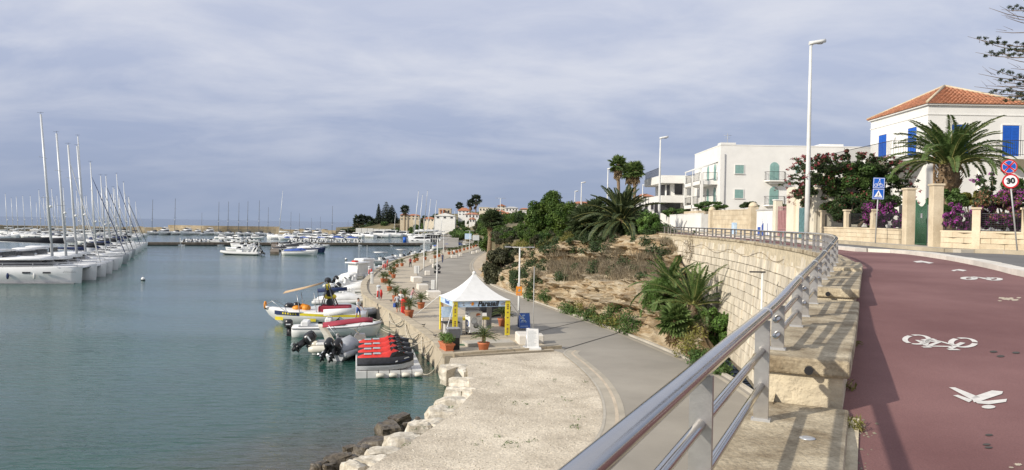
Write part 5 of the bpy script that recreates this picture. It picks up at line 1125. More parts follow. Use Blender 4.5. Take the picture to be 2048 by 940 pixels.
# trees of the hillside: six crown shapes, each tree its own object
protos=[]
for k in range(6):
    r3=(1,1,.9 if k<4 else 1.25); cs=clumpset((0,0,1.05 if k<4 else 1.3),tuple(x*.8 for x in r3),22,.36,50+k); protos.append(quadmesh('crown',leaves(cs,1500,.10,.5,.6,.5)))
    protos[-1].materials.append(MATS[('tree_green','shrub_dark','shrub_green','olive_dark','shrub_dark','tree_green')[k]])
trk=MB().tube([(0,0,-.6),(0,0,.5),(.05,0,1.1)],[.10,.07,.03],6).mesh('trunk'); trk.materials.append(MATS['bark'])
HT=[]
rh=random.Random(4)
def addtrees(x0,x1,d0,d1,n,s0,s1,ks):
    for _ in range(n): HT.append((rh.uniform(x0,x1),rh.uniform(d0,d1),rh.uniform(s0,s1),rh.choice(ks)))
addtrees(992,1062,106,135,34,.8,1.35,(0,2,3,5)); addtrees(972,1002,150,250,18,1.4,2.4,(0,2,5)); addtrees(955,1058,240,320,40,1.5,2.5,(0,1,2,5)); addtrees(905,1000,320,400,44,1.5,2.6,(0,1,2,3)); addtrees(850,975,410,540,44,1.6,2.8,(0,1,2,3)); addtrees(790,900,510,600,34,2.,3.6,(0,1,3)); addtrees(748,835,575,640,15,2.0,3.4,(0,2,3)); addtrees(700,760,590,640,8,2.5,4,(1,3)); addtrees(1160,1290,96,180,12,1.6,2.6,(0,1,2)); addtrees(1060,1150,125,200,8,2,3,(0,1,5))
addtrees(1035,1240,88,104,34,.55,1.1,(0,2,3,5)); addtrees(992,1040,98,112,14,.5,.9,(0,2,3))
HT.sort()
desc=['mid green','dark','fresh green','grey olive','dark upright','deep green']
where=lambda x,d: ('on the headland by the sea' if x<760 else 'behind the far boats' if x<850 else 'on the far hillside' if x<960 else 'above the road bend' if x<1060 else 'beyond the cliff top')
cnt={}
for x,d,s_,k in HT:
    w_=where(x,d); cnt[(k,w_)]=cnt.get((k,w_),0)+1
seen={}
for x,d,s_,k in HT:
    w_=where(x,d); i=seen.get((k,w_),0); seen[(k,w_)]=i+1; p=hp(x,d)
    lb=f'{desc[k]} round tree {w_}' + (f', {ordn(i)} of its colour from left' if cnt[(k,w_)]>1 else ', the only one of its colour')
    o=thing('hillside_tree',lb,'tree',(p.x,p.y,p.z-.5*s_),rh.uniform(0,6.28),'trees '+w_,s_); inst('crown',protos[k],o,(0,0,0)); inst('trunk',trk,o,(0,0,0))
# Norfolk pines
def norfolk(name,label,base,h,r,nwh,seed,leaf,fine=1,nb=6,den=60,size=.3,low=.1,group=None):
    rn=random.Random(seed); o=thing(name,label,'tree',base,rn.uniform(0,1),group); obj('trunk',MB().tube([(0,0,-1),(0,0,h*.5),(0,0,h)],[h*.022,h*.014,h*.003],8),'bark',o)
    br=MB(); cs=[]
    for i in range(nwh):
        f=low+(1-low)*i/nwh; rr=r*(1-f)**.75*(.9+.2*rn.random()); z=h*f
        for k in range(nb):
            a=2*PI*k/nb+i*.5+rn.uniform(-.15,.15); d=V((math.cos(a),math.sin(a),0)); pts=[V((0,0,z)),d*rr*.5+V((0,0,z-.03*rr)),d*rr+V((0,0,z+.10*rr))]; br.tube(pts,[.03*fine,.02*fine,.008*fine],4)
            for j in range(5): q=d*rr*(.25+.17*j)+V((0,0,z+.02*rr+.06*rr*(j/4)**2)); cs.append(((q.x,q.y,q.z),(rr*.14,rr*.14,rr*.06+.05)))
    obj('branches',br,'bark',o); obj('foliage',quadmesh('foliage',leaves(cs,den*len(cs)//5,size,.5,.3,.1)),leaf,o); return o
for px,py,d,hb,r_,lb in ((773,402,590,5,7.5,'tallest layered pine on the headland'),(784,409,596,5,6.5,'shorter layered pine right of the tallest one'),(757.5,406,590,5,3.0,'thin spire like pine on the headland')):
    t=gd(px,py,d); b=V((t.x,d,hillz(px,d)-.5)); norfolk('norfolk_pine',lb,b,t.z-b.z,r_,13,int(px),'pine_far',3,6,60,.7,.12)
# pine whose branches reach into the top right corner: trunk just outside the picture
tp=gd(2128,100,40); npn=thing('norfolk_pine','layered pine whose bare branches reach in at the upper right','tree',(tp.x,tp.y,fz(40)-.2)); hz=lambda py: gd(2060,py,40).z-(fz(40)-.2)
obj('trunk',MB().tube([(0,0,-.5),(0,0,9),(0,0,hz(-190))],[.34,.25,.06],10),'bark',npn); br=MB(); cs=[]
for py,Ln,up,fol in ((-110,2.6,.5,1),(-50,3.0,.5,1),(-2,3.3,.35,1),(14,3.6,.6,0),(42,3.3,.35,.4),(74,4.75,.55,1),(84,4.6,.62,1),(118,3.0,.3,.3),(142,3.9,.55,1),(150,4.3,.35,0),(176,4.6,.22,.3),(186,4.2,.15,1),(196,3.4,-.1,.8),(170,3.2,.2,0)):
    for k in range(6):
        a=PI+(k-0)*PI/3+rn.uniform(-.22,.22)+(.0 if k else rn.uniform(-.1,.1)); l=Ln*(1 if k==0 else rn.uniform(.75,1)); d=V((math.cos(a),math.sin(a),0)); sd=V((-d.y,d.x,0)); z=hz(py)-up*.7
        pts=[V((0,0,z))+d*l*s_+V((0,0,-.30*up*math.sin(PI*s_)+up*s_*s_)) for s_ in (0,.25,.5,.75,1)]; br.tube(pts,[.045,.036,.028,.02,.008],5)
        if fol<.5:
            for j in range(2): s_=rn.uniform(.55,.9); q=pts[0]+(pts[4]-pts[0])*s_; br.tube([q,q+d*.5+sd*rn.uniform(-.4,.4)+V((0,0,rn.uniform(.1,.5)))],[.012,.004],4)
        if fol:
            for j in range(int(11*fol)):
                s_=.22+.72*j/11; q=pts[0]+(pts[4]-pts[0])*s_; q.z=pts[min(4,int(s_*4+.5))].z; e=q+sd*rn.uniform(-.3,.3)*(1.1-s_)+V((0,0,rn.uniform(.05,.30))); br.tube([q,e],[.014,.006],4); cs.append((tuple(e),(.15,.15,.10)))
obj('branches',br,'bark',npn); obj('foliage',quadmesh('foliage',leaves(cs,len(cs)*42,.075,.6,.28,.15)),'pine_needles',npn)
# hedges and scrub on the far shore
for i,(px,py,d,rx,ry,lf,lb) in enumerate(((705,461,575,26,5.5,'shrub_dark','dark hedge at the start of the headland'),(745,453,592,36,5,'shrub_dark','dark clipped hedge below the small palms'),(785,463,560,26,5.5,'shrub_dark','dark shrubs above the far white wall'),(810,455,560,26,10,'dry_brush','dry brown reeds between shrubs and masts'),(838,458,500,22,12,'shrub_green','green shrubs directly behind the catamaran masts'),(770,447,610,26,8,'dry_brush','brown scrub below the pines'))):
    bush('shore_hedge',lb,'hedge',px,py,d,rx,ry,lf,2600,.6,30,.3,seed=60+i,depth=5)
bush('grass_bank','grassy green bank inside the far bend of the road','bank',930,466,300,22,5,'shrub_bright',3000,.25,24,.35,seed=70,depth=8)
# ================================================================ boats
def hullmb(Ln,B,H,bow=.35,tr=.85,rake=.5,mi=0,zb=-.3,bowz=1.25,stripe=None):
    """hull lofted along +x (bow at +x), deck at about H"""
    m=MB(); rings=[]
    for i in range(11):
        s=i/10; x=-Ln/2+Ln*s; k=1-max(0,(s-(1-bow-.15))/(bow+.15))**2.0; b=B/2*(tr+(1-tr)*min(1,s*2.2))*max(k,.02); h=H*(1+(bowz-1)*s**2.2); rk=rake*max(0,s-.6)/.4
        bw=b*(.70-.35*s); rings.append([V((x+rk*.0-rk*.8,0,zb)),V((x-rk*.5,bw,-.05+.05*s)),V((x-rk*.15,b*.93,h*.55)),V((x,b,h)),V((x,b*.94,h+.04)),V((x,0,h+.06+.05*B)),V((x,-b*.94,h+.04)),V((x,-b,h)),V((x-rk*.15,-b*.93,h*.55)),V((x-rk*.5,-bw,-.05+.05*s))])
    m.loft(rings,mi,True,True); return m
def cabmb(x0,x1,w0,w1,z0,z1,front=.5,back=.15,mi=0,top=.82):
    P=lambda x,w_,z: [V((x,-w_/2,z)),V((x,w_/2,z))]
    a,b=P(x0,w0,z0),P(x1,w1,z0); c,d=P(x0+back,w0*top,z1),P(x1-front,w1*top,z1)
    return MB().add(a+b+c+d,[(0,1,5,4),(2,6,7,3),(0,4,6,2),(1,3,7,5),(4,5,7,6),(0,2,3,1)],mi)
def mast(par,x,z,h,rake,m='alu_mast',r=.10,B=3.2,fx=5.,ax_=-5.5,jib='hypalon',boom=4.2,cover='dark_canvas',deck=1.2,spr=2,bup=1.25,ch=1.):
    top=V((x-math.sin(rake)*h,0,z+math.cos(rake)*h)); P=lambda f: V((x,0,z))+(top-V((x,0,z)))*f
    mo=obj('mast',MB().tube([P(0),P(.5),P(1)],[r,r*.9,r*.7],8),m,par)
    w=MB()
    for k in range(spr):
        f=(.42,.70)[k] if spr==2 else .55; q=P(f); sw=B*.26*(1-.25*k); w.tube([q+V((-.15,-sw,0)),q,q+V((-.15,sw,0))],.03,5)
    obj('spreaders',w,m,mo)
    w=MB(); tip=P(.97)
    for sd in (-1,1):
        w.tube([tip]+[P((.42,.70)[1-k] if spr==2 else .55)+V((-.15,sd*B*.26*(1-.25*(1-k)),0)) for k in range(spr)]+[V((x-.2,sd*B*.46,deck))],.03,4,caps=False)
        w.tube([P(.42 if spr==2 else .55),V((x-.3,sd*B*.44,deck))],.026,4,caps=False)
    w.tube([tip,V((ax_,0,deck+.1))],.028,4,caps=False); w.tube([tip,V((fx,0,deck))],.028,4,caps=False)
    if jib: obj('furled_jib',MB().tube([P(.86),P(.86)+(V((fx,0,deck))-P(.86))*.1,V((fx,0,deck+.1))+(P(.86)-V((fx,0,deck)))*.08,V((fx,0,deck))],[.02,.055,.085,.03],6),jib,par)
    obj('wind_vane',MB().bar(top,top+V((0,0,.35)),.03).bar(top+V((-.45,0,.25)),top+V((.35,0,.25)),.03),'rig_wire',mo)
    q=P(.36); obj('radar_dome',MB().ell(q+V((.30,0,0)),(.22,.22,.2),8,4),'gelcoat',mo)
    if boom:
        bz=z+bup; bo=obj('boom',MB().tube([(x-.1,0,bz),(x-boom,0,bz+.25)],.09,6),m,par)
        if cover: obj('sail_cover',MB().loft([[V((x-.15-(boom-.2)*s,a*.18*(1-.4*s),bz+.05+.25*s+c*ch*(.62-.40*s))) for a,c in ((-1,0),(1,0),(.7,.7),(0,1),(-.7,.7))] for s in (0,.25,.6,1)]),cover,bo)
def rails(par,pts,h,m='alu',n=2,r=.028):
    w=MB(); pts=[V(p) for p in pts]
    for k in range(n): w.tube([p+V((0,0,h*(k+1)/n)) for p in pts],r,4)
    for p in pts: w.tube([p,p+V((0,0,h))],r,4)
    return obj('guard_rail',w,m,par)
def sailboat(loc,rz,label,group,Ln=12.,H=1.15,mh=17.,hull='gelcoat',cover='dark_canvas',dodger='navy_canvas',rake=R(4),far=False,jib=None,mastm='alu_mast'):
    o=thing('sailing_boat',label,'sailing boat',loc,rz,group); B=Ln*.31
    obj('hull',hullmb(Ln,B,H,.5,.72,.9),hull,o); obj('waterline_stripe',hullmb(Ln*.84,B*.86,.10,.5,.72,.2,zb=-.2,bowz=1.),'navy_canvas',o)
    c=obj('cabin',cabmb(-Ln*.12,Ln*.24,B*.62,B*.40,H+.1,H+.62,1.2,.1),'gelcoat',o)
    for sd in (-1,1): obj('window',MB().add([(-Ln*.06,sd*B*.305,H+.25),(Ln*.13,sd*B*.262,H+.25),(Ln*.10,sd*B*.242,H+.5),(-Ln*.06,sd*B*.29,H+.5)],[(0,1,2,3)]),'dark_glass',c)
    obj('cockpit_coaming',MB().box((-Ln*.29,B*.30,H+.25),(Ln*.3,.2,.3)).box((-Ln*.29,-B*.30,H+.25),(Ln*.3,.2,.3)),'gelcoat',o)
    if dodger: obj('sprayhood',MB().loft([[V((-Ln*.12+dx,B*.32*math.cos(a),H+.35+.95*k*math.sin(a))) for a in (PI*i/6 for i in range(7))] for dx,k in ((-.9,1.),(-.1,1.),(.7,.25))],closed=False),dodger,o)
    rails(o,[(Ln*.36,B*.22,H+.15),(Ln*.49,.05,H+.3),(Ln*.36,-B*.22,H+.15)],.6); rails(o,[(-Ln*.2,-B*.44,H),(Ln*.1,-B*.47,H),(Ln*.36,-B*.24,H+.12)],.58)
    for x in (-.22,-.02,.16): obj('fender',MB().ell((Ln*x,-B*.5,H*.55),(.16,.14,.34),7,5),'navy_canvas' if x<0 else 'hypalon',o)
    mast(o,Ln*.09,H+.4,mh-H-.4,rake,mastm,.14,B,Ln*.47,-Ln*.48,jib,Ln*.36,cover,H); return o
def catamaran(loc,rz,label,group,Ln=13.5,B=7.2,H=1.9,mh=21.,cover='dark_canvas',bimini='white_canvas',rake=R(4.6),hull='gelcoat',script=False,jib=None):
    o=thing('catamaran',label,'catamaran',loc,rz,group)
    for sd in (-1,1):
        m=hullmb(Ln,1.9,H,.35,.8,.25,bowz=1.08); m.v=[(x,y+sd*(B/2-.95),z) for x,y,z in m.v]; h=obj('hull',m,hull,o)
        for x in (-Ln*.28,Ln*.05,Ln*.22): obj('hull_window',MB().box((x,sd*(B/2-.02),H*.72),(.95 if x<4 else .6,.05,.22)),'smoke_window',h)
        if script:
            w=MB(); pts=[(0,0),(.10,.25),(.2,.02),(.32,.26),(.36,.0),(.5,.16),(.56,0),(.7,.15),(.74,.0),(.8,.3),(.86,.0),(1.,.15),(1.1,.02)]
            w.tube([(Ln*.36+x*1.3,sd*(B/2-.02-.10*x)-.0+sd*.03,H*.72+y*1.1) for x,y in pts],.025,4); obj('name_script',w,'black_ink',h)
        obj('boot_stripe',MB().box((0,sd*(B/2-.25),.06),(Ln*.9,.52,.10)),'grey_ink',h)
    obj('bridge_deck',MB().box((-Ln*.10,0,H-.1),(Ln*.66,B-1.4,.5)),'gelcoat',o); obj('front_beam',MB().tube([(Ln*.44,-B/2+.9,H-.1),(Ln*.44,B/2-.9,H-.1)],.09,8),'alu',o)
    obj('trampoline',MB().box((Ln*.335,0,H-.05),(Ln*.2,B-2,.03)),'grey_canvas',o)
    obj('saloon',cabmb(-Ln*.26,Ln*.20,B*.72,B*.56,H+.1,H+1.15,1.6,.2,top=.9),'smoke_window',o)
    obj('coachroof',MB().loft([[V((x,y*B*.36*k,H+1.0+dz)) for y,dz in ((-1,0),(-.97,.26),(0,.44),(.97,.26),(1,0),(0,-.02))] for x,k in ((-Ln*.27,.96),(-.5,1.),(Ln*.12,.92),(Ln*.19,.6))]),'gelcoat',o)
    bh=MB()
    for x in (-Ln*.44,-Ln*.24): 
        for sd in (-1,1): bh.tube([(x,sd*B*.27,H+.5),(x,sd*B*.27,H+2.15)],.04,5)
    bo=obj('bimini_posts',bh,'alu',o); obj('bimini',MB().loft([[V((x,y*B*.31,H+2.12+dz)) for y,dz in ((-1,0),(-.8,.14),(0,.22),(.8,.14),(1,0))] for x in (-Ln*.46,-Ln*.34,-Ln*.20)]),bimini,o)
    obj('helm_screen',MB().box((-Ln*.20,0,H+1.65),(.06,B*.5,.8)),'smoke_window',o); obj('side_screen',MB().box((-Ln*.33,-B*.30,H+1.6),(Ln*.2,.05,.75)),'smoke_window',o)
    rails(o,[(-Ln*.40,-B*.46,H+.02),(-Ln*.15,-B*.48,H+.05),(Ln*.1,-B*.48,H+.08),(Ln*.3,-B*.46,H+.1),(Ln*.46,-B*.42,H+.15)],.6)
    for x in (-.30,-.10,.12): obj('fender',MB().ell((Ln*x,-B*.5-.08,H*.5),(.18,.15,.42),7,5),'navy_canvas' if x<0 else 'hypalon',o)
    obj('davit',MB().tube([(-Ln*.44,-1,H+.6),(-Ln*.52,-1,H+1.0),(-Ln*.56,-1,H+.8)],.05,5).tube([(-Ln*.44,1,H+.6),(-Ln*.52,1,H+1.0),(-Ln*.56,1,H+.8)],.05,5),'alu',o); obj('hatch',MB().bbox((Ln*.28,-B*.5+.95,H+.16),(.6,.6,.06),.02).bbox((Ln*.02,0,H+1.36),(.7,.7,.06),.02),'smoke_window',o)
    mast(o,Ln*.17,H+1.2,mh-H-1.2,rake,'alu_mast',.19,B*.9,Ln*.43,-Ln*.42,jib,Ln*.50,cover,H+.1,bup=1.95,ch=1.35); return o
def motoryacht(loc,rz,label,group,Ln=11.,fly=True,hull='gelcoat',top='gelcoat',sc=1.):
    o=thing('motor_yacht',label,'motor yacht',loc,rz,group,sc if sc!=1 else None); B=Ln*.33; H=1.5
    obj('hull',hullmb(Ln,B,H,.5,.9,1.0,bowz=1.35),hull,o); c=obj('cabin',cabmb(-Ln*.25,Ln*.28,B*.82,B*.5,H+.1,H+1.25,1.9,.2),top,o)
    obj('windscreen',cabmb(-Ln*.20,Ln*.255,B*.835,B*.53,H+.5,H+1.02,1.0,.0,top=.93),'dark_glass',c)
    obj('roof',MB().bbox((-Ln*.09,0,H+1.33),(Ln*.42,B*.78,.16),.08),top,o)
    if fly:
        f=obj('flybridge',cabmb(-Ln*.22,Ln*.08,B*.66,B*.5,H+1.4,H+1.95,.7,.1),top,o); obj('wind_deflector',cabmb(-Ln*.02,Ln*.09,B*.52,B*.48,H+1.9,H+2.3,.5,.0),'dark_glass',f)
        obj('radar_arch',MB().tube([(-Ln*.2,-B*.34,H+1.4),(-Ln*.17,-B*.3,H+2.6),(-Ln*.17,B*.3,H+2.6),(-Ln*.2,B*.34,H+1.4)],.10,6),top,o)
    rails(o,[(Ln*.1,B*.42,H+.25),(Ln*.35,B*.26,H+.45),(Ln*.49,0,H+.6),(Ln*.35,-B*.26,H+.45),(Ln*.1,-B*.42,H+.25)],.55); return o
def outboard(par,x,y,z,tilt=0.,s=1.,name='outboard_engine'):
    Mx=Matrix.Translation((x,y,z)) @ Matrix.Rotation(tilt,4,'Y') @ Matrix.Scale(s,4); m=MB(); m.M=Mx
    m.loft([[V((-.30+a*.34*k,b*.22*k,zz)) for a,b in ((-1,0),(-.8,.7),(0,1),(.8,.8),(1,0),(.8,-.8),(0,-1),(-.8,-.7))] for zz,k in ((.0,.78),(.12,.98),(.42,1.),(.60,.86),(.68,.5))])
    o=obj(name,m,'black_plastic',par); m=MB(); m.M=Mx; m.loft([[V((-.27+a*.17*k,b*.07*k,zz)) for a,b in ((-1,0),(0,1),(1,0),(0,-1))] for zz,k in ((.02,1.15),(-.5,1.),(-.78,.9),(-1.0,.5))]); m.ell((-.27,0,-.72),(.34,.09,.09),8,5); m.box((-.27,0,-.52),(.5,.2,.03)); m.box((.05,0,.0),(.2,.22,.3)); obj('lower_leg',m,'black_plastic',o)
    m=MB(); m.M=Mx
    for sd in (-1,1): m.add([(-.50,sd*.221,.24),(-.14,sd*.226,.24),(-.12,sd*.224,.33),(-.48,sd*.218,.33)],[(0,1,2,3)] if sd<0 else [(3,2,1,0)]); 
    obj('maker_plate',m,'light_ink',o); m=MB(); m.M=Mx
    for k in range(3):
        a=2*PI*k/3; d=V((0,math.cos(a),math.sin(a))); m.add([V((-.6,0,-.72))+d*.03,V((-.62,0,-.72))+d*.18+V((0,-d.z,d.y))*.07,V((-.58,0,-.72))+d*.18-V((0,-d.z,d.y))*.07],[(0,1,2)])
    obj('propeller',m,'alu',o); return o
def rib(loc,rz,label,group,Ln=6.,B=2.4,tube='hypalon',inner='gelcoat',eng=1,tilt=0.,bim=None,arch=None,seats='white_canvas',cover=None,console=True,name='inflatable_boat'):
    o=thing(name,label,'inflatable boat',loc,rz,group); r=B*.105; zt=.42
    pts=[V((-Ln*.5,B*.5-r,zt)),V((-Ln*.2,B*.5-r,zt)),V((Ln*.12,B*.5-r,zt+.03)),V((Ln*.30,B*.36,zt+.14)),V((Ln*.42,B*.19,zt+.26)),V((Ln*.49,0,zt+.34))]; full=pts+[V((p.x,-p.y,p.z)) for p in pts[-2::-1]]; full=crom(full,4); k=len(full)
    obj('tube',MB().tube(full,[r*(.55 if i in(0,k-1) else 1) for i in range(k)],10),tube,o); m=hullmb(Ln*.93,B*.72,.34,.45,.95,.6,bowz=1.7); obj('hull',m,'gelcoat_grey' if inner!='gelcoat_cream' else 'gelcoat',o)
    w=MB()
    for sd in (-1,1): w.tube([V((p.x,p.y+sd*0,p.z+.0))+V((0,0,r*1.02)) for p in full],.016,4)
    obj('grab_rope',w,'rope',o)
    if cover: obj('boat_cover',MB().loft([[V((x,y*B*.42*k,zt+.08+h*c)) for y,c in ((-1,0),(-.6,.75),(0,1),(.6,.75),(1,0))] for x,k,h in ((-Ln*.42,.9,.4),(-Ln*.15,1,.75),(Ln*.1,1.,.9),(Ln*.3,.7,.45),(Ln*.42,.35,.3))]),cover,o)
    else:
        obj('floor',MB().box((-Ln*.05,0,zt-.06),(Ln*.7,B*.6,.05)),inner,o)
        if console:
            c=obj('console',cabmb(-Ln*.05,Ln*.12,B*.34,B*.28,zt-.05,zt+.85,.25,.15),inner,o); obj('windscreen',MB().add([(Ln*.02,-B*.15,zt+.85),(Ln*.02,B*.15,zt+.85),(-Ln*.03,B*.13,zt+1.15),(-Ln*.03,-B*.13,zt+1.15)],[(0,1,2,3)]),'dark_glass',c); obj('steering_wheel',MB().tube([(-Ln*.065,.18*math.cos(a),zt+.75+.18*math.sin(a)) for a in (2*PI*i/12 for i in range(12))],.02,5,closed=True),'black_plastic',c)
            obj('helm_seat',MB().bbox((-Ln*.18,0,zt+.25),(.55,B*.42,.6),.08).bbox((-Ln*.21,0,zt+.65),(.14,B*.42,.35),.05),seats,o)
        obj('bow_cushion',MB().bbox((Ln*.25,0,zt+.12),(Ln*.20,B*.44,.22),.06),seats,o); obj('stern_bench',MB().bbox((-Ln*.38,0,zt+.18),(.55,B*.62,.4),.06),seats,o)
    if arch:
        obj('roll_bar',MB().loft([[V((-Ln*.34+dx+a*w_,y,z)) for a in (-1,1)]+[V((-Ln*.34+dx+a*w_,y*.96,z)) for a in (1,-1)] for y,z,dx,w_ in ((-B*.36,zt+.1,.45,.28),(-B*.35,zt+.9,.1,.17),(-B*.31,zt+1.45,-.25,.14),(-B*.22,zt+1.6,-.3,.14),(B*.22,zt+1.6,-.3,.14),(B*.31,zt+1.45,-.25,.14),(B*.35,zt+.9,.1,.17),(B*.36,zt+.1,.45,.28))],sm=False),arch,o)
    if bim:
        z0=zt+1.55; bo=obj('bimini_top',MB().loft([[V((x,y*B*.40,z0+dz+z)) for y,dz in ((-1,-.10),(-.7,.04),(0,.10),(.7,.04),(1,-.10),(.7,.0),(0,.06),(-.7,0))] for x,z in ((-Ln*.36,-.05),(-Ln*.15,.12),(Ln*.06,.28),(Ln*.16,.25))]),bim,o); w=MB()
        for x in (-Ln*.3,Ln*.06):
            for sd in (-1,1): w.tube([(x,sd*B*.40,z0+.02),(-Ln*.12,sd*B*.44,zt+.1)],.018,5)
        obj('bimini_frame',w,'alu',bo)
    for i in range(eng): outboard(o,-Ln*.5-.05,(i-(eng-1)/2)*.62,.62,tilt,1.05)
    return o
def motorboat(loc,rz,label,group,Ln=6.,B=2.3,H=.75,hull='gelcoat',cover=None,eng=1,tilt=0.,screen=True,bim=None,roll=None,stripe=None,name='motor_boat'):
    o=thing(name,label,'motor boat',loc,rz,group); obj('hull',hullmb(Ln,B,H,.5,.88,.8,bowz=1.35),hull,o); 
    obj('rubbing_strake',MB().tube([V((p[0],p[1]*B/2,p[2])) for p in ((-Ln*.5,-.9,H),(-Ln*.1,-1.01,H*1.02),(Ln*.2,-.86,H*1.12),(Ln*.40,-.42,H*1.24),(Ln*.5,0,H*1.36),(Ln*.40,.42,H*1.24),(Ln*.2,.86,H*1.12),(-Ln*.1,1.01,H*1.02),(-Ln*.5,.9,H))],.045,5),'grey_ink',o)
    obj('cockpit',MB().box((-Ln*.17,0,H+.13),(Ln*.52,B*.70,.05)),'gelcoat_grey',o); obj('foredeck',cabmb(Ln*.08,Ln*.40,B*.72,B*.3,H+.1,H+.38,.7,.1),'gelcoat',o)
    if screen: obj('windscreen',MB().add([(Ln*.10,-B*.36,H+.22),(Ln*.10,B*.36,H+.22),(Ln*.02,B*.30,H+.68),(Ln*.02,-B*.30,H+.68),(-Ln*.06,-B*.40,H+.2),(-Ln*.06,B*.40,H+.2)],[(0,1,2,3),(0,3,4),(1,5,2)]),'dark_glass',o)
    if cover: obj('boat_cover',MB().loft([[V((x,y*B*.46*k,H+.05+h*c)) for y,c in ((-1,0),(-.6,.75),(0,1),(.6,.75),(1,0))] for x,k,h in ((-Ln*.44,.9,.35),(-Ln*.2,1,.6),(Ln*.02,1.,.85),(Ln*.18,.8,.45))]),cover,o)
    else:
        obj('seat',MB().bbox((-Ln*.10,B*.18,H+.4),(.5,.5,.55),.06).bbox((-Ln*.10,-B*.18,H+.4),(.5,.5,.55),.06),'white_canvas',o); obj('stern_bench',MB().bbox((-Ln*.36,0,H+.3),(.55,B*.66,.35),.06),'white_canvas',o)
    if roll: obj('rolled_awning',MB().tube([(-Ln*.16,0,H+1.05),(Ln*.20,0,H+1.18)],.26,10),roll,o)
    if bim:
        w=MB(); 
        for x in (-Ln*.3,Ln*.1):
            for sd in (-1,1): w.tube([(x,sd*B*.38,H+1.75),(-Ln*.08,sd*B*.44,H+.1)],.02,5)
        bo=obj('bimini_frame',w,'alu',o); obj('bimini_top',MB().loft([[V((x,y*B*.42,H+1.75+dz)) for y,dz in ((-1,-.08),(0,.1),(1,-.08),(0,.05))] for x in (-Ln*.34,-Ln*.1,Ln*.14)]),bim,bo)
    for i in range(eng): outboard(o,-Ln*.5-.05,(i-(eng-1)/2)*.6,H*.9,tilt,.95)
    return o
W0=lambda px,py: gz(px,py,0.)
# --- left row of yachts, bows to the right
LG='yachts moored in the row on the left'
def bowat(px,py,Ln,rz): p=W0(px,py); return V((p.x-math.cos(rz)*Ln/2,p.y-math.sin(rz)*Ln/2,0))
ROW=[('c',180,563,14.2,22.6,'nearest white catamaran with a dark sail cover and a scripted name on the bow'),('c',199,556,13.6,20.8,'second catamaran of the row, its dark lettered bow just behind the nearest'),('c',214,549.5,13,19.8,'third white catamaran of the left row counted from the camera'),('c',228,542,13,20.4,'fourth catamaran of the left row, white bow with a bare deck'),('s',246,536,14.5,22.8,'sailing yacht with the bright thick mast rising among the catamarans'),('s',258,528,14.2,19.2,'grey hulled sailing yacht in the middle of the left row'),('s',264,521,12.5,17.4,'white sailing yacht with furled sail right behind the grey hull'),('s',271,515.5,12.5,18.0,'white sloop behind the grey hulled yacht, eighth of the left row'),('s',278,510,12,16.,'white sloop with short mast, ninth of the left row'),('s',285,505,12.5,20.0,'sloop with tall thin mast, tenth of the left row'),('s',291,500,11.5,18.6,'smaller sloop near the brown pontoon, last but one of the left row'),('s',296,496.5,11,15.,'last small sloop of the left row, touching the brown pontoon')]
for i,(k,px,py,Ln,mh,lb) in enumerate(ROW):
    rz=R(10+random.uniform(-2,2)); l=bowat(px,py,Ln,rz)
    if k=='c': catamaran(l,rz,lb,LG,Ln,Ln*.54,1.75 if i else 2.0,mh,script=(i<2),cover=('dark_canvas','dark_canvas','grey_canvas','white_canvas')[i],bimini='gelcoat',jib='hypalon' if i==2 else None)
    else: sailboat(l,rz,lb,LG,Ln,1.35,mh,'gelcoat_grey' if 'grey hulled' in lb else 'gelcoat','navy_canvas' if i%3==1 else 'dark_canvas','navy_canvas' if i%2 else 'grey_canvas',jib=('grey_canvas','navy_canvas','hypalon_grey','dark_canvas')[i%4] if i!=4 else None)
proto_s=sailboat(bowat(247,486,12,R(8)),R(8),'sloop with a pale hull just beyond the pontoon, mast close to the tall one',None,12,1.2,19.5,'gelcoat','grey_canvas','navy_canvas'); proto_s['group']='yachts beyond the pontoon'
protos_s=[proto_s,sailboat(bowat(244,484,11,R(9)),R(9),'sloop with a white cover and a furled sail just beyond the pontoon',None,11.5,1.15,18.5,'gelcoat','white_canvas','grey_canvas',R(3.4),jib='white_canvas'),sailboat(bowat(238,482.5,12,R(6)),R(6),'sloop with dark covers beyond the pontoon, beside the white covered one',None,12,1.2,18.8,'gelcoat','dark_canvas','dark_canvas',R(4.4),jib='grey_canvas')]
for q_ in protos_s: q_['group']='yachts beyond the pontoon'
k=0; rn=random.Random(31)
for px,py,mh,s_ in ((232,489,17,1),(218,487,18.5,1),(262,483.5,14,.95),(272,482,15.5,1),(281,480,16,1),(289,478.5,16.,1),(205,485,15,1),(190,484,17,1.05),(176,481,16,1),(255,479,17,1.),(240,477,15,1),(160,480,14,1.),(146,478,16,1),(128,476,15,1),(298,474,16,1.),(224,474.5,19,1.),(212,476,17,1.),(200,473.5,18,1.),(186,475,16,1.),(172,473,19,1.),(116,474,17,1.),(150,473,18,1.),(265,474.5,17,1.),(277,473.5,19,1.),(246,472.5,18,1.),(108,477,19,1.),(134,475,20,1.),(156,474.5,20,1.),(194,477.5,20,1.),(228,472.5,20,1.),(258,476,20,1.),(284,475.5,17,1.),(236,479.5,20,1.)):
    rz=R(8+rn.uniform(-4,6)); c=dup(protos_s[k%3],bowat(px,py,12*s_,rz),rz,f'white sloop beyond the pontoon, {ordn(k+1)} of those behind the left row','yachts beyond the pontoon',s_*mh/18.); k+=1
proto_f=sailboat(W0(10,477),R(-4),'leftmost sloop of the far group at the picture edge','yachts at the far left',12,1.2,17.5,'gelcoat','grey_canvas',None)
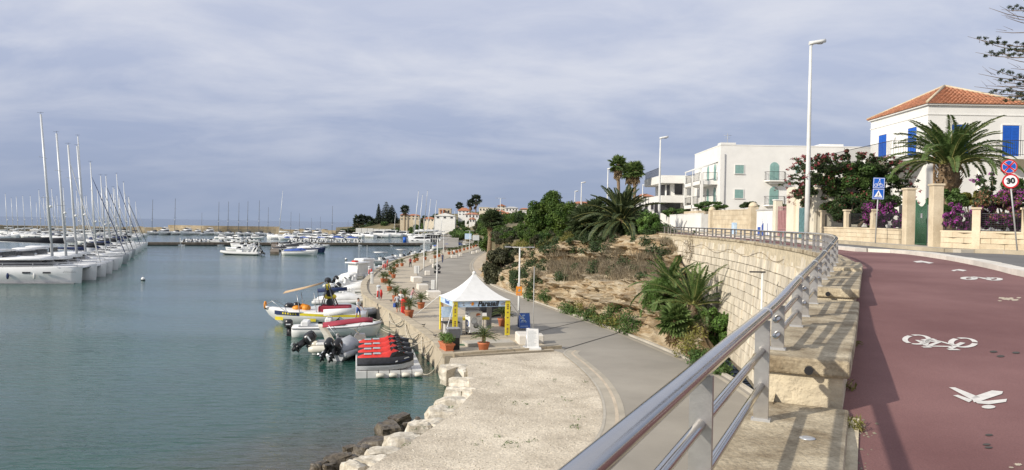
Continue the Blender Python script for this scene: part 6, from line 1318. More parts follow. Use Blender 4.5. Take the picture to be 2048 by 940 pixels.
for i,(px,py,s_) in enumerate(((-14,480,1.),(32,474,.98),(45,472,1.02),(60,471,1.05),(22,469,1.),(72,469,.9),(92,470,.95),(108,469,1.))):
    dup(proto_f,W0(px,py),R(rn.uniform(-12,8)),f'sloop in the far left group, {ordn(i+1)} when counted towards the tall masts','yachts at the far left',s_)
# --- far row along the breakwater, bows towards us
FG='boats along the breakwater'
fy=motoryacht(W0(328,469.5),R(-92),'white motor yacht with a dark windscreen, first along the breakwater',FG,12.)
for i,(px,py,s_) in enumerate(((373,470,1.05),(394.5,469.5,.8),(418,470,1.0),(614,474,1.15),(634,474.5,1.1),(683,476,1.),(650,475,.7),(592,473.5,.95))): dup(fy,W0(px,py),R(-92+rn.uniform(-6,6)),f'white motor yacht moored bow out along the breakwater, {ordn(i+1)} after the first',FG,s_)
fs=sailboat(W0(306,469),R(-93),'pale sloop with a dark mast, first of the breakwater row',FG,12,1.3,19.,'gelcoat',None,'dark_canvas',R(1.5),jib=None,mastm='dark_mast')
for i,(px,py,s_) in enumerate(((351,469.5,1.05),(438,470.5,.98),(457,470.7,1.0),(478,471,.97),(496,471.2,1.02),(519,471.5,1.05),(537,472,.85),(582,473,.72),(599,473.5,.68),(623,474,.55),(641,474,.6),(665,475,.9),(404,470.3,.65),(696,476,.5))): dup(fs,W0(px,py),R(-92+rn.uniform(-5,5)),f'sloop with a thin dark mast along the breakwater, {ordn(i+1)} after the first',FG,s_)
bs=sailboat(W0(563,478.5),R(178),'large white sailing yacht with a leaning white mast in mid harbour',None,14,1.6,23,'gelcoat','white_canvas','white_canvas',R(4.5)); 
# --- boats on the finger pontoon and behind the long pontoon
MG='boats on the middle pontoon'
rib(W0(482,509.5),R(176),'long grey and white inflatable moored nearest on the finger pontoon',MG,10.5,3.2,'hypalon','gelcoat',1,.9,None,'gelcoat')
m1=motorboat(W0(601,510.5),R(-2),'white motor boat with a blue cover facing right on the finger pontoon',MG,9.,2.9,1.0,'gelcoat','blue_canvas',1)
motorboat(W0(622,504.5),R(-6),'dark hulled boat pointing right behind the blue covered one',MG,8.5,2.8,1.1,'navy_canvas','white_canvas',0)
mp1=motorboat(W0(480,504.5),R(178),'white open boat behind the long inflatable, second in the stack',MG,8.,2.6,.9,'gelcoat',None,1,.8)
for i,(px,py,s_,rz) in enumerate(((492,499.5,.95,176),(486,495.5,1.,180),(496,491,.8,178),(470,488.5,.8,175),(478,484.5,.8,182),(505,484,.75,178),(440,485,.8,170),(452,480,.8,184),(486,479,.8,178))): dup(mp1,W0(px,py),R(rz),f'white open boat left of the finger pontoon, {ordn(i+2)} in the stack from the front',MG,s_)
mp2=motorboat(W0(590,499),R(3),'white boat with a dark awning behind the dark hulled boat',MG,7.5,2.6,.9,'gelcoat','dark_canvas',1,.8)
for i,(px,py,s_,rz) in enumerate(((600,494.5,.9,-3),(578,492,.9,4))): dup(mp2,W0(px,py),R(rz),f'white boat with dark cover right of the finger pontoon, {ordn(i+1)} behind',MG,s_)
mp3=motorboat(W0(640,486.2),R(95),'small white boat with a dark outboard behind the long pontoon',MG,6.,2.3,.8,'gelcoat',None,1,.9)
j=0
for px,py in ((586,486),(597,486),(608,486),(619,486),(630,486),(652,486.3),(663,486.3),(674,486.5),(686,486.5),(698,486.7),(712,486.7),(722,487)):
    dup(mp3,W0(px,py-rn.uniform(0,.6)),R(95+rn.uniform(-14,14)),f'small white boat moored behind the long pontoon, {ordn(j)} from the left',MG,rn.uniform(.9,1.15)); j+=1
for i,(px,py) in enumerate(((575,480),(592,480.5),(606,479.5),(622,481),(640,479.5),(655,480.5),(672,480),(688,479.5),(700,480.5))): dup(mp2 if i%2 else m1,W0(px,py),R(rn.uniform(160,200)),f'white motor boat in the second rank behind the pontoon, {ordn(i)} from the left',MG,rn.uniform(.8,1.1))
k=0
for px,py,s_,rz in ((566,502,.8,4),(574,497,.85,-4),(612,497.5,.8,8),(628,499.5,.75,-3),(618,493,.8,0),(642,494.5,.7,6)): dup(mp1 if k%2 else mp2,W0(px,py),R(rz),f'white boat in the cluster right of the finger pontoon, {ordn(k)} added rank'.replace(' added rank',' from the front'),MG,s_); k+=1
for k,(px,py,s_,rz) in enumerate(((572,477.5,.75,170),(604,477,.8,8),(628,478,.7,176),(652,477.5,.75,4),(676,478,.7,182),(700,478,.7,0),(548,478,.6,176),(512,478.5,.65,4),(470,479,.6,178),(446,478,.6,0))): dup(fy,W0(px,py),R(rz),f'white cabin cruiser lying side on behind the pontoon, {ordn(k)} of ten',MG,s_)
for i,(px,py) in enumerate(((378,486.5),(392,486.5),(408,486.5))): dup(mp3,W0(px,py),R(84+i*6),f'small boat with its black outboard tilted up, {ordn(i)} left of the finger pontoon',MG,1.1)
dup(mp1,W0(424,486),R(175),'white boat lying along the pontoon beside the tilted outboards',MG,1.0)
# --- right hand basin: motor yachts along the white wall and the race catamarans
RG='boats at the far right of the harbour'
ry=motoryacht(W0(711,475.5),R(170),'motor yacht at the left end of the white harbour wall',RG,10.,False)
for i,(px,py,s_,rz) in enumerate(((736,475.5,1.1,150),(756,475.5,1.45,178),(780,475,1.5,183),(805,475,1.35,170))): dup(ry,W0(px,py),R(rz),f'white motor yacht along the harbour wall, {ordn(i+1)} from the left',RG,s_)
CG='white masted catamarans in the right basin'
cpx=[(838,486.5,22.,'catamaran with a bright blue bow cover in the right basin'),(846,482.5,22.4,'tall masted catamaran behind the blue bowed one'),(856,486.5,22.8,'catamaran with a yellow side panel in the right basin'),(862,480,21.5,'catamaran behind the yellow panelled one'),(835,478.5,17.5,'catamaran with a short mast at the back of the basin'),(874,482.5,20.,'right hand catamaran with a lone white mast')]
c0=catamaran(W0(838,486.5),R(186),cpx[0][3],CG,13,7,1.8,22.5,'white_canvas','white_canvas',R(5))
for px,py,mh,lb in cpx[1:]: dup(c0,W0(px,py),R(186+rn.uniform(-5,5)),lb,CG,mh/22.5)
p=W0(816,486.3); bcv=obj('bow_cover',MB().loft([[V((x,y*3.4*k,z)) for y,z in ((-1,.2),(1,.2),(1,2.6),(-1,2.6))] for x,k in ((6.75,.9),(5.4,1.02))]),'sign_blue',c0)
cy=[o for o in COL.objects if o.get('label')==cpx[2][3]][0]; obj('side_panel',MB().box((0,3.4,1.35),(6,.06,1.1)),'yellow_paint',cy); obj('side_panel',MB().box((4.2,3.4,1.35),(1.6,.08,.8)),'sign_red',cy)
for i,(px,py,mh) in enumerate(((884,487,15.),(828,472.5,13.5),(790,475.2,14))): dup(proto_s,W0(px,py),R(185),('slim sloop between the catamarans and the harbour office','small sloop behind the row of catamarans','lone dark masted sloop by the far motor yachts')[i],RG,mh/19.)
# --- boats along the near quay
NG='boats moored stern out along the near quay'
for i,(px,py,rz,s_,lb) in enumerate(((893,499.5,8,1.2,'white boat with canvas cover behind the far pots'),(915,496.5,12,1.2,'white covered boat farthest along the quay'),(852,513.5,10,1.1,'white boat with its bow showing between the pots'),(868,508,12,1.,'white boat beside the lamp post on the quay'))): 
    dup(m1 if i<2 else mp1,W0(px,py),R(rz),lb,NG,s_*.9)
motorboat(W0(766,529),R(25),'open boat with a flat white sun roof by the first bend of the quay',NG,6.,2.3,.8,'gelcoat',None,1,.9,True,'white_canvas')
motorboat(W0(806,520),R(30),'small boat with a half folded white awning behind the pots',NG,5.,2.1,.7,'gelcoat',None,1,.5,True,'hypalon')
motorboat(W0(752,541.5),R(20),'small dark floored boat with a black tilted outboard',NG,5.2,2.1,.6,'gelcoat',None,1,1.0,False)
tt=motorboat(W0(716,563),R(60),'white fishing boat with a hard top and red bags on its roof',NG,6.5,2.5,.9,'gelcoat','white_canvas',0); w=MB()
for x in (-1.2,1.0):
    for y in (-.9,.9): w.tube([(x,y,.95),(x*.9,y*.9,2.75)],.05,6)
tb=obj('hard_top',w.bbox((-.1,0,2.82),(3.2,2.2,.16),.06),'gelcoat',tt); obj('red_bag',MB().bbox((-.6,.1,3.0),(.9,.7,.25),.1),'red_cover',tb); obj('side_curtain',MB().box((-1.15,0,1.85),(.05,1.8,1.7)),'white_canvas',tt); obj('side_curtain',MB().box((0,-.88,1.85),(2,.05,1.7)),'white_canvas',tt)
obj('fender',MB().ell((-1.9,-1.2,.7),(.35,.3,.5),8,6).ell((.2,-1.35,.7),(.3,.3,.45),8,6),'hypalon',tt); obj('aerial',MB().tube([(.8,.6,2.9),(.8,.6,5.6)],.02,4),'white_paint',tt)
tt2=motorboat(W0(729,557),R(60),'white cabin boat with a tall canvas wheelhouse against the quay',NG,6,2.4,.9,'gelcoat',None,0,screen=False); obj('canvas_house',MB().bbox((-.2,0,2.0),(2.6,2.0,2.3),.15),'white_canvas',tt2); obj('aerial',MB().tube([(.5,0,3.1),(.5,0,5.2)],.02,4),'white_paint',tt2); obj('dark_window',MB().box((1.13,0,2.2),(.06,1.2,1.)),'smoke_window',tt2)
rib(W0(691,578),R(35),'white inflatable with a grey steering pod and rolled covers',NG,5.4,2.3,'hypalon','gelcoat',0,0,None,None,'white_canvas',None)
rib(W0(716,588.5),R(14),'blunt white inflatable with a dark outboard under the quay wall',NG,4.6,2.2,'hypalon','gelcoat',1,.7,None,None,'white_canvas','white_canvas')
rib(W0(686,611),R(10),'inflatable under a white cover with a navy roll behind the parasail boat',NG,6.2,2.3,'hypalon','gelcoat',0,0,None,None,'white_canvas','white_canvas')
o=[c for c in COL.objects if c.get('label','').startswith('inflatable under a white')][0]; obj('navy_awning',MB().tube([(-2.6,0,1.55),(.4,0,1.75)],.2,8),'navy_canvas',o)
rib(W0(676,636),R(8),'large inflatable under a silver grey cover, two black engines',NG,8.,2.7,'hypalon_grey','gelcoat',2,.1,None,None,'white_canvas','grey_canvas')
rib(W0(703,600),R(12),'small white inflatable with a bare deck wedged against the quay',NG,4.2,2.0,'hypalon','gelcoat',1,.9,None,None,'white_canvas')
rib(W0(706,572),R(25),'grey tubed inflatable with a white console between the white ones',NG,4.6,2.1,'hypalon_grey','gelcoat',1,.8,None,None,'white_canvas')
motorboat(W0(741,548),R(22),'tiny white open boat in front of the cabin boat',NG,4.2,1.8,.6,'gelcoat',None,1,.9,False)
motorboat(W0(783,525.5),R(28),'white open boat between the two boats with sun roofs',NG,5.,2.,.7,'gelcoat','grey_canvas',1,.8,True)
# parasail boat, bow out
ps=thing('parasail_boat','white and yellow parasail boat with a tan awning and a dark tower','boat',W0(632,646.5),R(186)); Ln,B,H=8.6,2.7,.95
obj('hull',hullmb(Ln,B,H,.55,.92,2.6,bowz=1.35),'gelcoat',ps)
w=MB()
def sidepanel(m,x0,x1,zz0,zz1,off=.012,sd=1):
    n=8; P=[]
    for i in range(n+1):
        x=x0+(x1-x0)*i/n; s=(x+Ln/2)/Ln; k=1-max(0,(s-.30)/.70)**2.0; b=B/2*(.92+.08*min(1,s*2.2))*max(k,.02); h=H*(1+.35*s**2.2); P.append((x,b,h))
    for (xa,ba,ha),(xb,bb,hb) in zip(P,P[1:]):
        q=[]
        for x,b,h,f in ((xa,ba,ha,zz0),(xb,bb,hb,zz0),(xb,bb,hb,zz1),(xa,ba,ha,zz1)): q.append(V((x-.1*0,sd*(b*(.93+.07*(f-.55)/.45)+off),h*f)))
        m.add(q if sd<0 else q[::-1],[(0,1,2,3)])
for sd in (1,-1):
    obj('yellow_band',(lambda m: (sidepanel(m,-3.9,1.2,.72,.93,sd=sd),m)[1])(MB()),'yellow_paint',ps); obj('navy_band',(lambda m: (sidepanel(m,1.25,3.4,.68,.95,sd=sd),m)[1])(MB()),'navy_canvas',ps)
    for x in (.2,3.0): obj('round_badge',(lambda m: (sidepanel(m,x-.35,x+.35,.28,.52,.016,sd),m)[1])(MB()),'yellow_paint',ps)
    obj('lettering',(lambda m: ([sidepanel(m,1.5+.22*i,1.62+.22*i,.74,.88,.02,sd) for i in range(6)],m)[1])(MB()),'yellow_paint',ps)
obj('deck',MB().box((-.6,0,H+.1),(5.6,2.2,.06)),'gelcoat_grey',ps); obj('seat',MB().bbox((-1.6,.6,H+.35),(2.6,.6,.5),.06),'red_canvas',ps); obj('seat',MB().bbox((-1.6,-.6,H+.35),(2.6,.6,.5),.06),'red_canvas',ps)
obj('orange_vest_pile',MB().ell((1.2,-.4,H+.4),(.5,.4,.3),8,5).ell((1.6,.1,H+.35),(.4,.4,.25),8,5).ell((.8,.2,H+.4),(.4,.4,.3),8,5),'orange_paint',ps)
aw=MB()
for x,z in ((-.2,1.75),(1.2,1.6)):
    for sd in (-1,1): aw.tube([(x,sd*1.05,H+.1),(x+.25,sd*1.0,H+z)],.03,5)
af=obj('awning_frame',aw,'alu',ps); obj('awning',MB().loft([[V((x,y*1.15,H+z+dz)) for y,dz in ((-1,-.05),(0,.08),(1,-.05),(0,.03))] for x,z in ((-.6,2.55),(.8,2.15),(2.6,1.72))]),'tan_canvas',ps)
ob=obj('bow_rail',MB().tube([(2.4,1.0,H+.2),(3.6,.5,H+1.0),(4.3,0,H+.55),(3.6,-.5,H+1.0),(2.4,-1.0,H+.2)],.025,5),'alu',ps); obj('orange_ring',MB().tube([(4.25,.28*math.cos(a),H+.6+.28*math.sin(a)) for a in (2*PI*i/14 for i in range(14))],.07,6,closed=True),'orange_paint',ps)
tw=MB()
for sd in (-1,1): tw.tube([(-1.9,sd*.9,H+.1),(-1.3,sd*.55,H+1.6),(-.9,sd*.3,H+2.7)],.06,6); tw.tube([(-.4,sd*.9,H+.1),(-.8,sd*.5,H+1.7),(-.9,sd*.3,H+2.7)],.05,6)
to=obj('tower',tw,'dark_mast',ps); obj('winch_drum',MB().tube([(-1.2,-.4,H+.9),(-1.2,.4,H+.9)],.32,10),'black_plastic',ps); obj('folded_canopy',MB().ell((-1.15,0,H+1.6),(.34,.34,.42),8,6),'dark_canvas',ps); obj('tower_top',MB().ell((-.95,0,H+2.75),(.3,.42,.26),8,6),'dark_canvas',ps); obj('yellow_flap',MB().ell((-1.15,-.1,H+1.35),(.55,.38,.28),8,6).ell((-.95,.1,H+2.25),(.22,.4,.35),8,6),'yellow_paint',ps)
outboard(ps,1.9,-.2,H+.15,.15,.95,'spare_engine')
# white boat with a rolled grey awning, cream inflatable with red bimini
motorboat(W0(675,671.5),R(9),'white open motor boat with a rolled white awning and one black outboard',NG,6.6,2.4,.72,'gelcoat',None,1,0,True,None,'white_canvas')
rib(W0(714,705),R(12),'cream inflatable with a dark red bimini and two tilted black engines',NG,6.2,2.5,'gelcoat_cream','gelcoat_cream',2,.95,'red_canvas','gelcoat_cream','white_canvas')
rib(W0(694,714),R(72),'short grey inflatable tied beside the dock, two big black engines',NG,3.3,1.9,'hypalon_grey','gelcoat',2,.85,None,None,'white_canvas','grey_canvas')
# jet skis on their floating dock
jd=thing('floating_dock','pale grey floating dock with white fenders carrying the jet skis','floating dock'); d0,d1=W0(711,757),W0(846,753.5); dt=(d1-d0); dl=dt.length; dt.normalize(); dn=V((-dt.y,dt.x,0))
nx,ny=6,8
for i in range(nx):
    for j in range(ny):
        a=d0+dt*(dl*i/nx+.02)+dn*(.9*j+.02); q=[a,a+dt*(dl/nx-.04),a+dt*(dl/nx-.04)+dn*.86,a+dn*.86]; obj('float_cube',MB().prism([p.to_2d() for p in q],-.15,.36),'hypalon',jd)
for i in range(4): a=d0+dt*(dl*(.36+.19*i))-dn*.1; obj('fender',MB().tube([a+V((0,0,.16))-dt*.22,a+V((0,0,.16))-dt*.18,a+V((0,0,.16))+dt*.18,a+V((0,0,.16))+dt*.22],[.06,.13,.13,.06],8),'gelcoat_cream',jd)
def jetski(loc,rz,label):
    o=thing('jet_ski',label,'jet ski',loc,rz,'red jet skis on the floating dock'); S=1.0
    obj('hull',MB().loft([[V((x,y*.56*k,z+lift)) for y,z in ((0,0),(.75,.14),(1,.36),(.96,.46),(0,.5),(-.96,.46),(-1,.36),(-.75,.14))] for x,k,lift in ((-1.6,.85,-.06),(-.8,1,-.08),(.2,1,-.08),(.9,.85,-.02),(1.4,.45,.10),(1.62,.08,.22))]),'gelcoat_grey',o)
    obj('side_cover',MB().loft([[V((x,y*.60*k,z+lift*.8)) for y,z in ((.95,.34),(1.0,.46),(.86,.74),(-.86,.74),(-1.0,.46),(-.95,.34))] for x,k,lift in ((-1.58,.85,0),(-.8,1,.02),(.2,1,.04),(.9,.86,.1),(1.4,.48,.2),(1.6,.1,.28))]),'dark_canvas',o); obj('blue_stripe',MB().loft([[V((x,y*.565*k,z+lift)) for y,z in ((1,.38),(1.05,.50),(-1.05,.50),(-1,.38))] for x,k,lift in ((-1.57,.85,0),(-.8,1,.0),(.2,1,.02),(.9,.86,.08),(1.35,.52,.2))]),'navy_canvas',o)
    obj('red_cover',MB().loft([[V((x,y*.38*k,.64+h*z*.72)) for y,z in ((-1,.0),(-.80,.30),(-.42,.80),(0,1.),(.42,.80),(.80,.30),(1,.0))] for x,k,h in ((-1.55,.8,.22),(-1.2,.9,.42),(-.5,.92,.44),(.05,1.,.55),(.42,1.02,.82),(.75,.95,.62),(1.15,.7,.42),(1.52,.25,.28))]),'red_cover',o)
    obj('seat_panel',MB().bbox((-.98,0,.93),(.44,.34,.05),.03).bbox((-.46,0,.955),(.44,.34,.05),.03),'grey_canvas',o)
    obj('handlebar',MB().tube([(.30,-.42,1.18),(.42,-.15,1.26),(.42,.15,1.26),(.30,.42,1.18)],.04,6),'black_plastic',o)
    
    for s_ in (-1,1): obj('black_flash',MB().slab([(.15,s_*.45,.66),(1.25,s_*.26,.90),(.75,s_*.34,1.12),(.35,s_*.36,1.02)],(0,s_*.8,.6),.03),'black_plastic',o); obj('white_flash',MB().slab([(.55,s_*.55,.52),(1.35,s_*.30,.74),(1.30,s_*.32,.79),(.55,s_*.53,.58)],(0,s_,0),.02),'hypalon',o)
    obj('black_nose',MB().ell((1.28,0,.86),(.36,.20,.14),10,6),'black_plastic',o); obj('rear_deck',MB().bbox((-1.38,0,.66),(.36,.62,.14),.05),'black_plastic',o)
    obj('mirror',MB().ell((.85,-.42,1.08),(.16,.08,.10),8,5),'black_plastic',o); obj('mirror',MB().ell((.85,.42,1.08),(.16,.08,.10),8,5),'black_plastic',o); return o
js=['nearest red and navy jet ski at the edge of the dock','second red jet ski behind the nearest one','third red jet ski, its nose beside the quay rope','farthest red jet ski with a white float at its nose']
for i in range(4): a=d0+dt*(dl*(.44+.01*i))+dn*(.62+1.82*i)+V((0,0,.33)); jetski(a,math.atan2(dt.y,dt.x),js[i])
# buoys, ropes
for (px,py,lb) in ((286,561,'white mooring buoy with dark base alone on the water'),(692,520,'small white buoy in the open water near the quay')):
    o=thing('buoy',lb,'buoy',W0(px,py)); obj('ball',MB().ell((0,0,.22),(.26,.26,.28),10,6),'gelcoat',o); obj('collar',MB().lathe([(.27,-.1),(.30,.05),(.27,.14)],10),'dark_canvas',o); obj('pick_up_ring',MB().tube([(0,0,.45),(0,0,.75)],.03,5),'grey_ink',o)
def ropeline(a,b,sag,lb,m='rope',r=.022): tag(obj('mooring_rope',MB().tube([a+(b-a)*f+V((0,0,-sag*4*f*(1-f))) for f in (i/12 for i in range(13))],r,5),m),lb,'rope','mooring ropes of the quay boats')
for i,(px,py,bx,by,bz_,sg) in enumerate(((864,680,789,676,.8,.3),(838,664,762,658,.9,.35),(800,636,738,634,.9,.3),(757,611,727,608,.6,.3),(884,712,846,748,.4,.35),(852,672,800,690,1.0,.35),(813,646,765,655,.9,.4),(733,590,728,586,.7,.1),(772,622,745,640,.9,.4))):
    a=gz(px,py,QZ+.2); b=gz(bx,by,bz_); ropeline(a,b,sg,f'pale mooring rope hanging from the quay, {ordn(i)} towards the far boats' if i else 'pale mooring rope from the quay to the cream inflatable')
for i,(x0,y0,x1,y1,sg) in enumerate(((812,640,842,662,.9),(845,664,868,684,1.1),(778,618,806,640,.7))): 
    a=gz(x0,y0,QZ+.15); b=gz(x1,y1,QZ+.15); n_=V((-.25,-.2,0)); tag(obj('rope_swag',MB().tube([a+(b-a)*f+n_*4*f*(1-f)+V((0,0,-sg*4*f*(1-f))) for f in (j/12 for j in range(13))],.05,6),'rope'),('thick rope swag looped over the middle of the quay wall','thick rope swag looped near the corner of the quay','thick rope swag looped at the far part of the wall')[i],'rope','rope swags on the quay wall')
# ================================================================ the promenade
QP_=lambda px,py: gz(px,py,QZ)
# potted cycads
def cycas(loc,label,s=.9,n=26,parts=True,seed=1,rz=0.):
    rn=random.Random(seed); o=thing('potted_cycad',label,'potted plant',loc,rz,'potted cycads along the promenade',s)
    obj('pot',MB().lathe([(.22,0),(.25,.02),(.33,.44),(.36,.46),(.365,.54),(.33,.55),(.31,.50)],18),'terracotta',o); obj('soil',MB().lathe([(.31,.47),(.30,.505),(.05,.53)],14),'soil',o); obj('stem',MB().tube([(0,0,.5),(0,0,.72),(.01,0,.86)],[.10,.12,.09],8),'palm_boot',o)
    if parts:
        for i in range(n): a=i*2.39996; j=min(3,int(4*i/n)); inst('frond',CYF[j],o,(0,0,.85),(rn.uniform(-.2,.2),0,a),rn.uniform(.85,1.1))
    return o
CYF=[frond(.92,pt,cv,22,.20,.017,.3,.1,.010,seed=200+i).mesh('frond') for i,(pt,cv) in enumerate(((.10,.7),(.42,.9),(.80,1.15),(1.2,1.)))]
for f in CYF: f.materials.append(MATS['cycas_leaf']); f.materials.append(MATS['rachis'])
cy0=cycas(QP_(967,703),'potted cycad on the kerb in front of the white drinks cabinet',1.0,28,True,1)
cyl=[(1005,652,'potted cycad under the back of the tent beside the yellow post',1.05),(842,617,'potted cycad standing alone left of the tent',.98),(818,635,'nearest potted cycad of the quay row with the large pot',1.08),(809,606,'potted cycad half hidden behind the group of walkers',.95),(791,602,'potted cycad just behind the woman with the backpack',.98)]
for i,(px,py,lb,s_) in enumerate(cyl): dup(cy0,QP_(px,py),i*1.3,lb,None,s_)
far=[(779,582),(773,566),(766,565),(787,556),(781,549),(788,541.5),(794,534.5),(804,532.5),(829,525),(834,522),(850,520),(870,516.5),(878,514),(898,509),(906,507.5),(913.5,505.5),(920,503.5),(928,501),(935,499),(941,497),(947,495.2),(952,493.3),(957,491.3),(961,489.5)]
for i,(px,py) in enumerate(far): dup(cy0,QP_(px,py),i*.9,f'terracotta potted cycad along the curving quay, {ordn(i)} beyond the walkers',None,.92+.16*(i>8))
# long planter
pl=thing('planter_trough','long terracotta trough with green shrubs on the quay corner','planter',QP_(893,704)+V((0,0,.13)),R(112))
obj('trough',MB().prism([(-.62,-.24),(.62,-.24),(.62,.24),(-.62,.24)],0,.06).add([(-.58,-.2,.05),(.58,-.2,.05),(.58,.2,.05),(-.58,.2,.05),(-.7,-.28,.42),(.7,-.28,.42),(.7,.28,.42),(-.7,.28,.42)],[(0,1,5,4),(1,2,6,5),(2,3,7,6),(3,0,4,7),(4,5,6,7)]).box((0,-.275,.39),(1.42,.05,.08)).box((0,.275,.39),(1.42,.05,.08)).box((.70,0,.39),(.05,.60,.08)).box((-.70,0,.39),(.05,.60,.08)),'terracotta',pl)
cs=[((x,random.uniform(-.2,.2),.65+random.uniform(-.1,.15)),(.24,.24,.26)) for x in np.linspace(-.7,.7,9)]; obj('shrub',quadmesh('shrub',leaves(cs,900,.055,.5,.45)),'shrub_bright',pl); obj('blossom',quadmesh('blossom',leaves(cs,120,.04,.5,.6,.9)),'yellow_brush',pl)
# event tent
FR,FL=QP_(1017,673),QP_(907,677); tx=(FR-FL); S_=tx.length; tx.normalize(); ty=V((-tx.y,tx.x,0)); TO=(FR+FL)/2+ty*S_/2
gz_=thing('parasail_tent','white peaked tent with a blue Parasail banner on the quay','tent',TO,math.atan2(tx.y,tx.x)); h=S_/2; E=2.42
def sq(r,z,sagc=0.): 
    out=[]
    for k in range(4):
        a=V(((1,1,-1,-1)[k]*r,(-1,1,1,-1)[k]*r,z)); b=V(((1,1,-1,-1)[(k+1)%4]*r,(-1,1,1,-1)[(k+1)%4]*r,z))
        for i in range(6): f=i/6; out.append(a+(b-a)*f-V((0,0,sagc*4*f*(1-f)*0)))
    return out
obj('canopy',MB().loft([sq(h*1.04,E-.03),sq(h*1.04,E),sq(h*.90,E+.10),sq(h*.70,E+.32),sq(h*.50,E+.60),sq(h*.32,E+.92),sq(h*.18,E+1.22),sq(h*.08,E+1.47),sq(h*.045,E+1.58)],caps=False,sm=False),'white_canvas',gz_); gz_canopy=[c for c in gz_.children][0]
obj('finial',MB().lathe([(.09,E+1.5),(.10,E+1.6),(.13,E+1.64),(.11,E+1.74),(.03,E+1.79)],12),'white_canvas',gz_canopy)
for k in range(4):
    a=V(((1,1,-1,-1)[k],(-1,1,1,-1)[k],0))*h*.99; b=V(((1,1,-1,-1)[(k+1)%4],(-1,1,1,-1)[(k+1)%4],0))*h*.99; d=(b-a).normalized(); n_=V((d.y,-d.x,0))
    if k in (3,2): vb=obj('banner',MB().slab([a+d*.1+V((0,0,E-.42)),b-d*.1+V((0,0,E-.42)),b-d*.1+V((0,0,E-.03)),a+d*.1+V((0,0,E-.03))],n_,.012),'banner_blue',gz_)
    if k==3:
        f_=vb; tm=textmesh('Parasail',.47,.004,.25,.02); o=obj('lettering',tm,'black_ink',f_,tuple((a+b)/2+d*.42+n_*.018+V((0,0,E-.225))),(PI/2,0,math.atan2(d.y,d.x)))
        m=MB(); c=lambda u,v: (a+b)/2+d*u+n_*.016+V((0,0,E-.225+v))
        m.slab([c(1.25,-.02),c(1.35,-.12),c(1.62,-.10),c(1.72,.04),c(1.58,.10),c(1.45,.06)],n_,.006); obj('boat_emblem',m,'grey_ink',f_); m=MB(); m.slab([c(-1.40,.08),c(-1.25,.03),c(-1.10,.09),c(-1.25,.10)],n_,.006); obj('kite_emblem',m,'grey_ink',f_); m=MB(); m.slab([c(-1.28,-.10),c(-1.18,-.10),c(-1.18,-.02),c(-1.28,-.02)],n_,.006); obj('small_emblem',m,'grey_ink',f_)
        m=MB(); m.slab([c(-.72,-.08),c(-.60,-.1),c(-.52,.02),c(-.58,.14),c(-.70,.10)],n_,.006); m.slab([c(-.82,.03),c(-.74,.0),c(-.74,.08)],n_,.006); obj('orange_emblem',m,'orange_paint',f_)
    if k==2:
        tm=textmesh('Parasail',.36,.004,.2,.01); obj('lettering',tm,'blue_paint',vb,tuple((a+b)/2+n_*.018+d*.1+V((0,0,E-.225))),(PI/2,0,math.atan2(d.y,d.x)))
for k,(sx,sy) in enumerate(((1,-1),(-1,-1),(-1,1),(1,1))):
    c=V((sx*h*.955,sy*h*.955,0)); obj('corner_post',MB().box((c.x,c.y,E/2),(.10,.10,E)),'pole_grey' if k!=3 else 'grey_ink',gz_)
    if k<3:
        f_=obj('yellow_banner',MB().bbox((c.x+sx*.0,c.y-.075 if sy<0 else c.y,1.24),(.34,.05,2.30) if sy<0 else (.20,.2,2.3),.01),'yellow_paint',gz_); m=MB(); rn=random.Random(k)
        z=.30
        while z<2.2:
            hh=rn.uniform(.05,.11); 
            if rn.random()<.85: m.box((c.x,c.y-(.103 if sy<0 else .12),z),(.11 if 1 else .1,.004,hh))
            z+=hh+.035+(.12 if rn.random()<.12 else 0)
        obj('banner_print',m,'wood',f_)
obj('dark_leg_panel',MB().box((-h*.955+.02,h*.955-.22,1.2),(.06,.34,2.2)),'wood',gz_); obj('grey_leg_panel',MB().box((h*.955-.10,h*.955,1.2),(.34,.08,2.3)),'grey_ink',gz_)
def stay(a,b,lb): tag(obj('tent_strap',MB().tube([a,b],.028,5),'white_canvas'),lb,'strap','straps holding the tent')
loc=lambda x,y,z: TO+tx*x+ty*y+V((0,0,z))
stay(loc(h,-h,E),gz(1056,655,QZ)+V((0,0,.1)),'white strap from the right tent corner down to the concrete block'); stay(loc(-h,-h,E-.1),gz(885,690,QZ),'white strap in front of the nearest left tent post'); stay(loc(-h,h,E),gz(826,634,QZ+.1),'white strap running left from the tent to the plant pot')
# platform slab under the tent
a=QP_(935,694);b=QP_(1029,691)
ps_=thing('concrete_step','low pale concrete slab at the front edge of the tent','slab'); q=[a,b,b+ty*1.25+tx*.1,a+ty*1.25]; obj('slab',MB().prism([p.to_2d() for p in q],QZ-.05,QZ+.20),'concrete',ps_)
# drinks cabinet with wheels
cb=thing('drinks_cabinet','white cabinet on wheels with round grey pictures and small emblems','cabinet',QP_(947,668),R(30)); w_,d_,hh=.95,.7,1.38
obj('body',MB().bbox((0,0,.16+hh/2),(w_,d_,hh),.03),'white_paint',cb)
for x in (-.38,.38):
    for y in (-.26,.26): obj('wheel',MB().tube([(x-.03,y,.09),(x+.03,y,.09)],.09,10),'black_plastic',cb)
fy=-d_/2-.004; disc=lambda x,z,r,n=20: [(x+r*math.cos(2*PI*i/n),fy,z+r*math.sin(2*PI*i/n)) for i in range(n)]
obj('round_picture',MB().slab(disc(-.14,.92,.23),(0,-1,0),.006),'grey_ink',cb); obj('round_picture',MB().slab(disc(.0,.62,.19),(0,-1,0),.010),'black_plastic',cb); obj('round_picture',MB().slab(disc(-.14,.94,.19),(0,-1,0),.010),'light_ink',cb); obj('round_picture',MB().slab(disc(.01,.67,.15),(0,-1,0),.014),'grey_ink',cb)
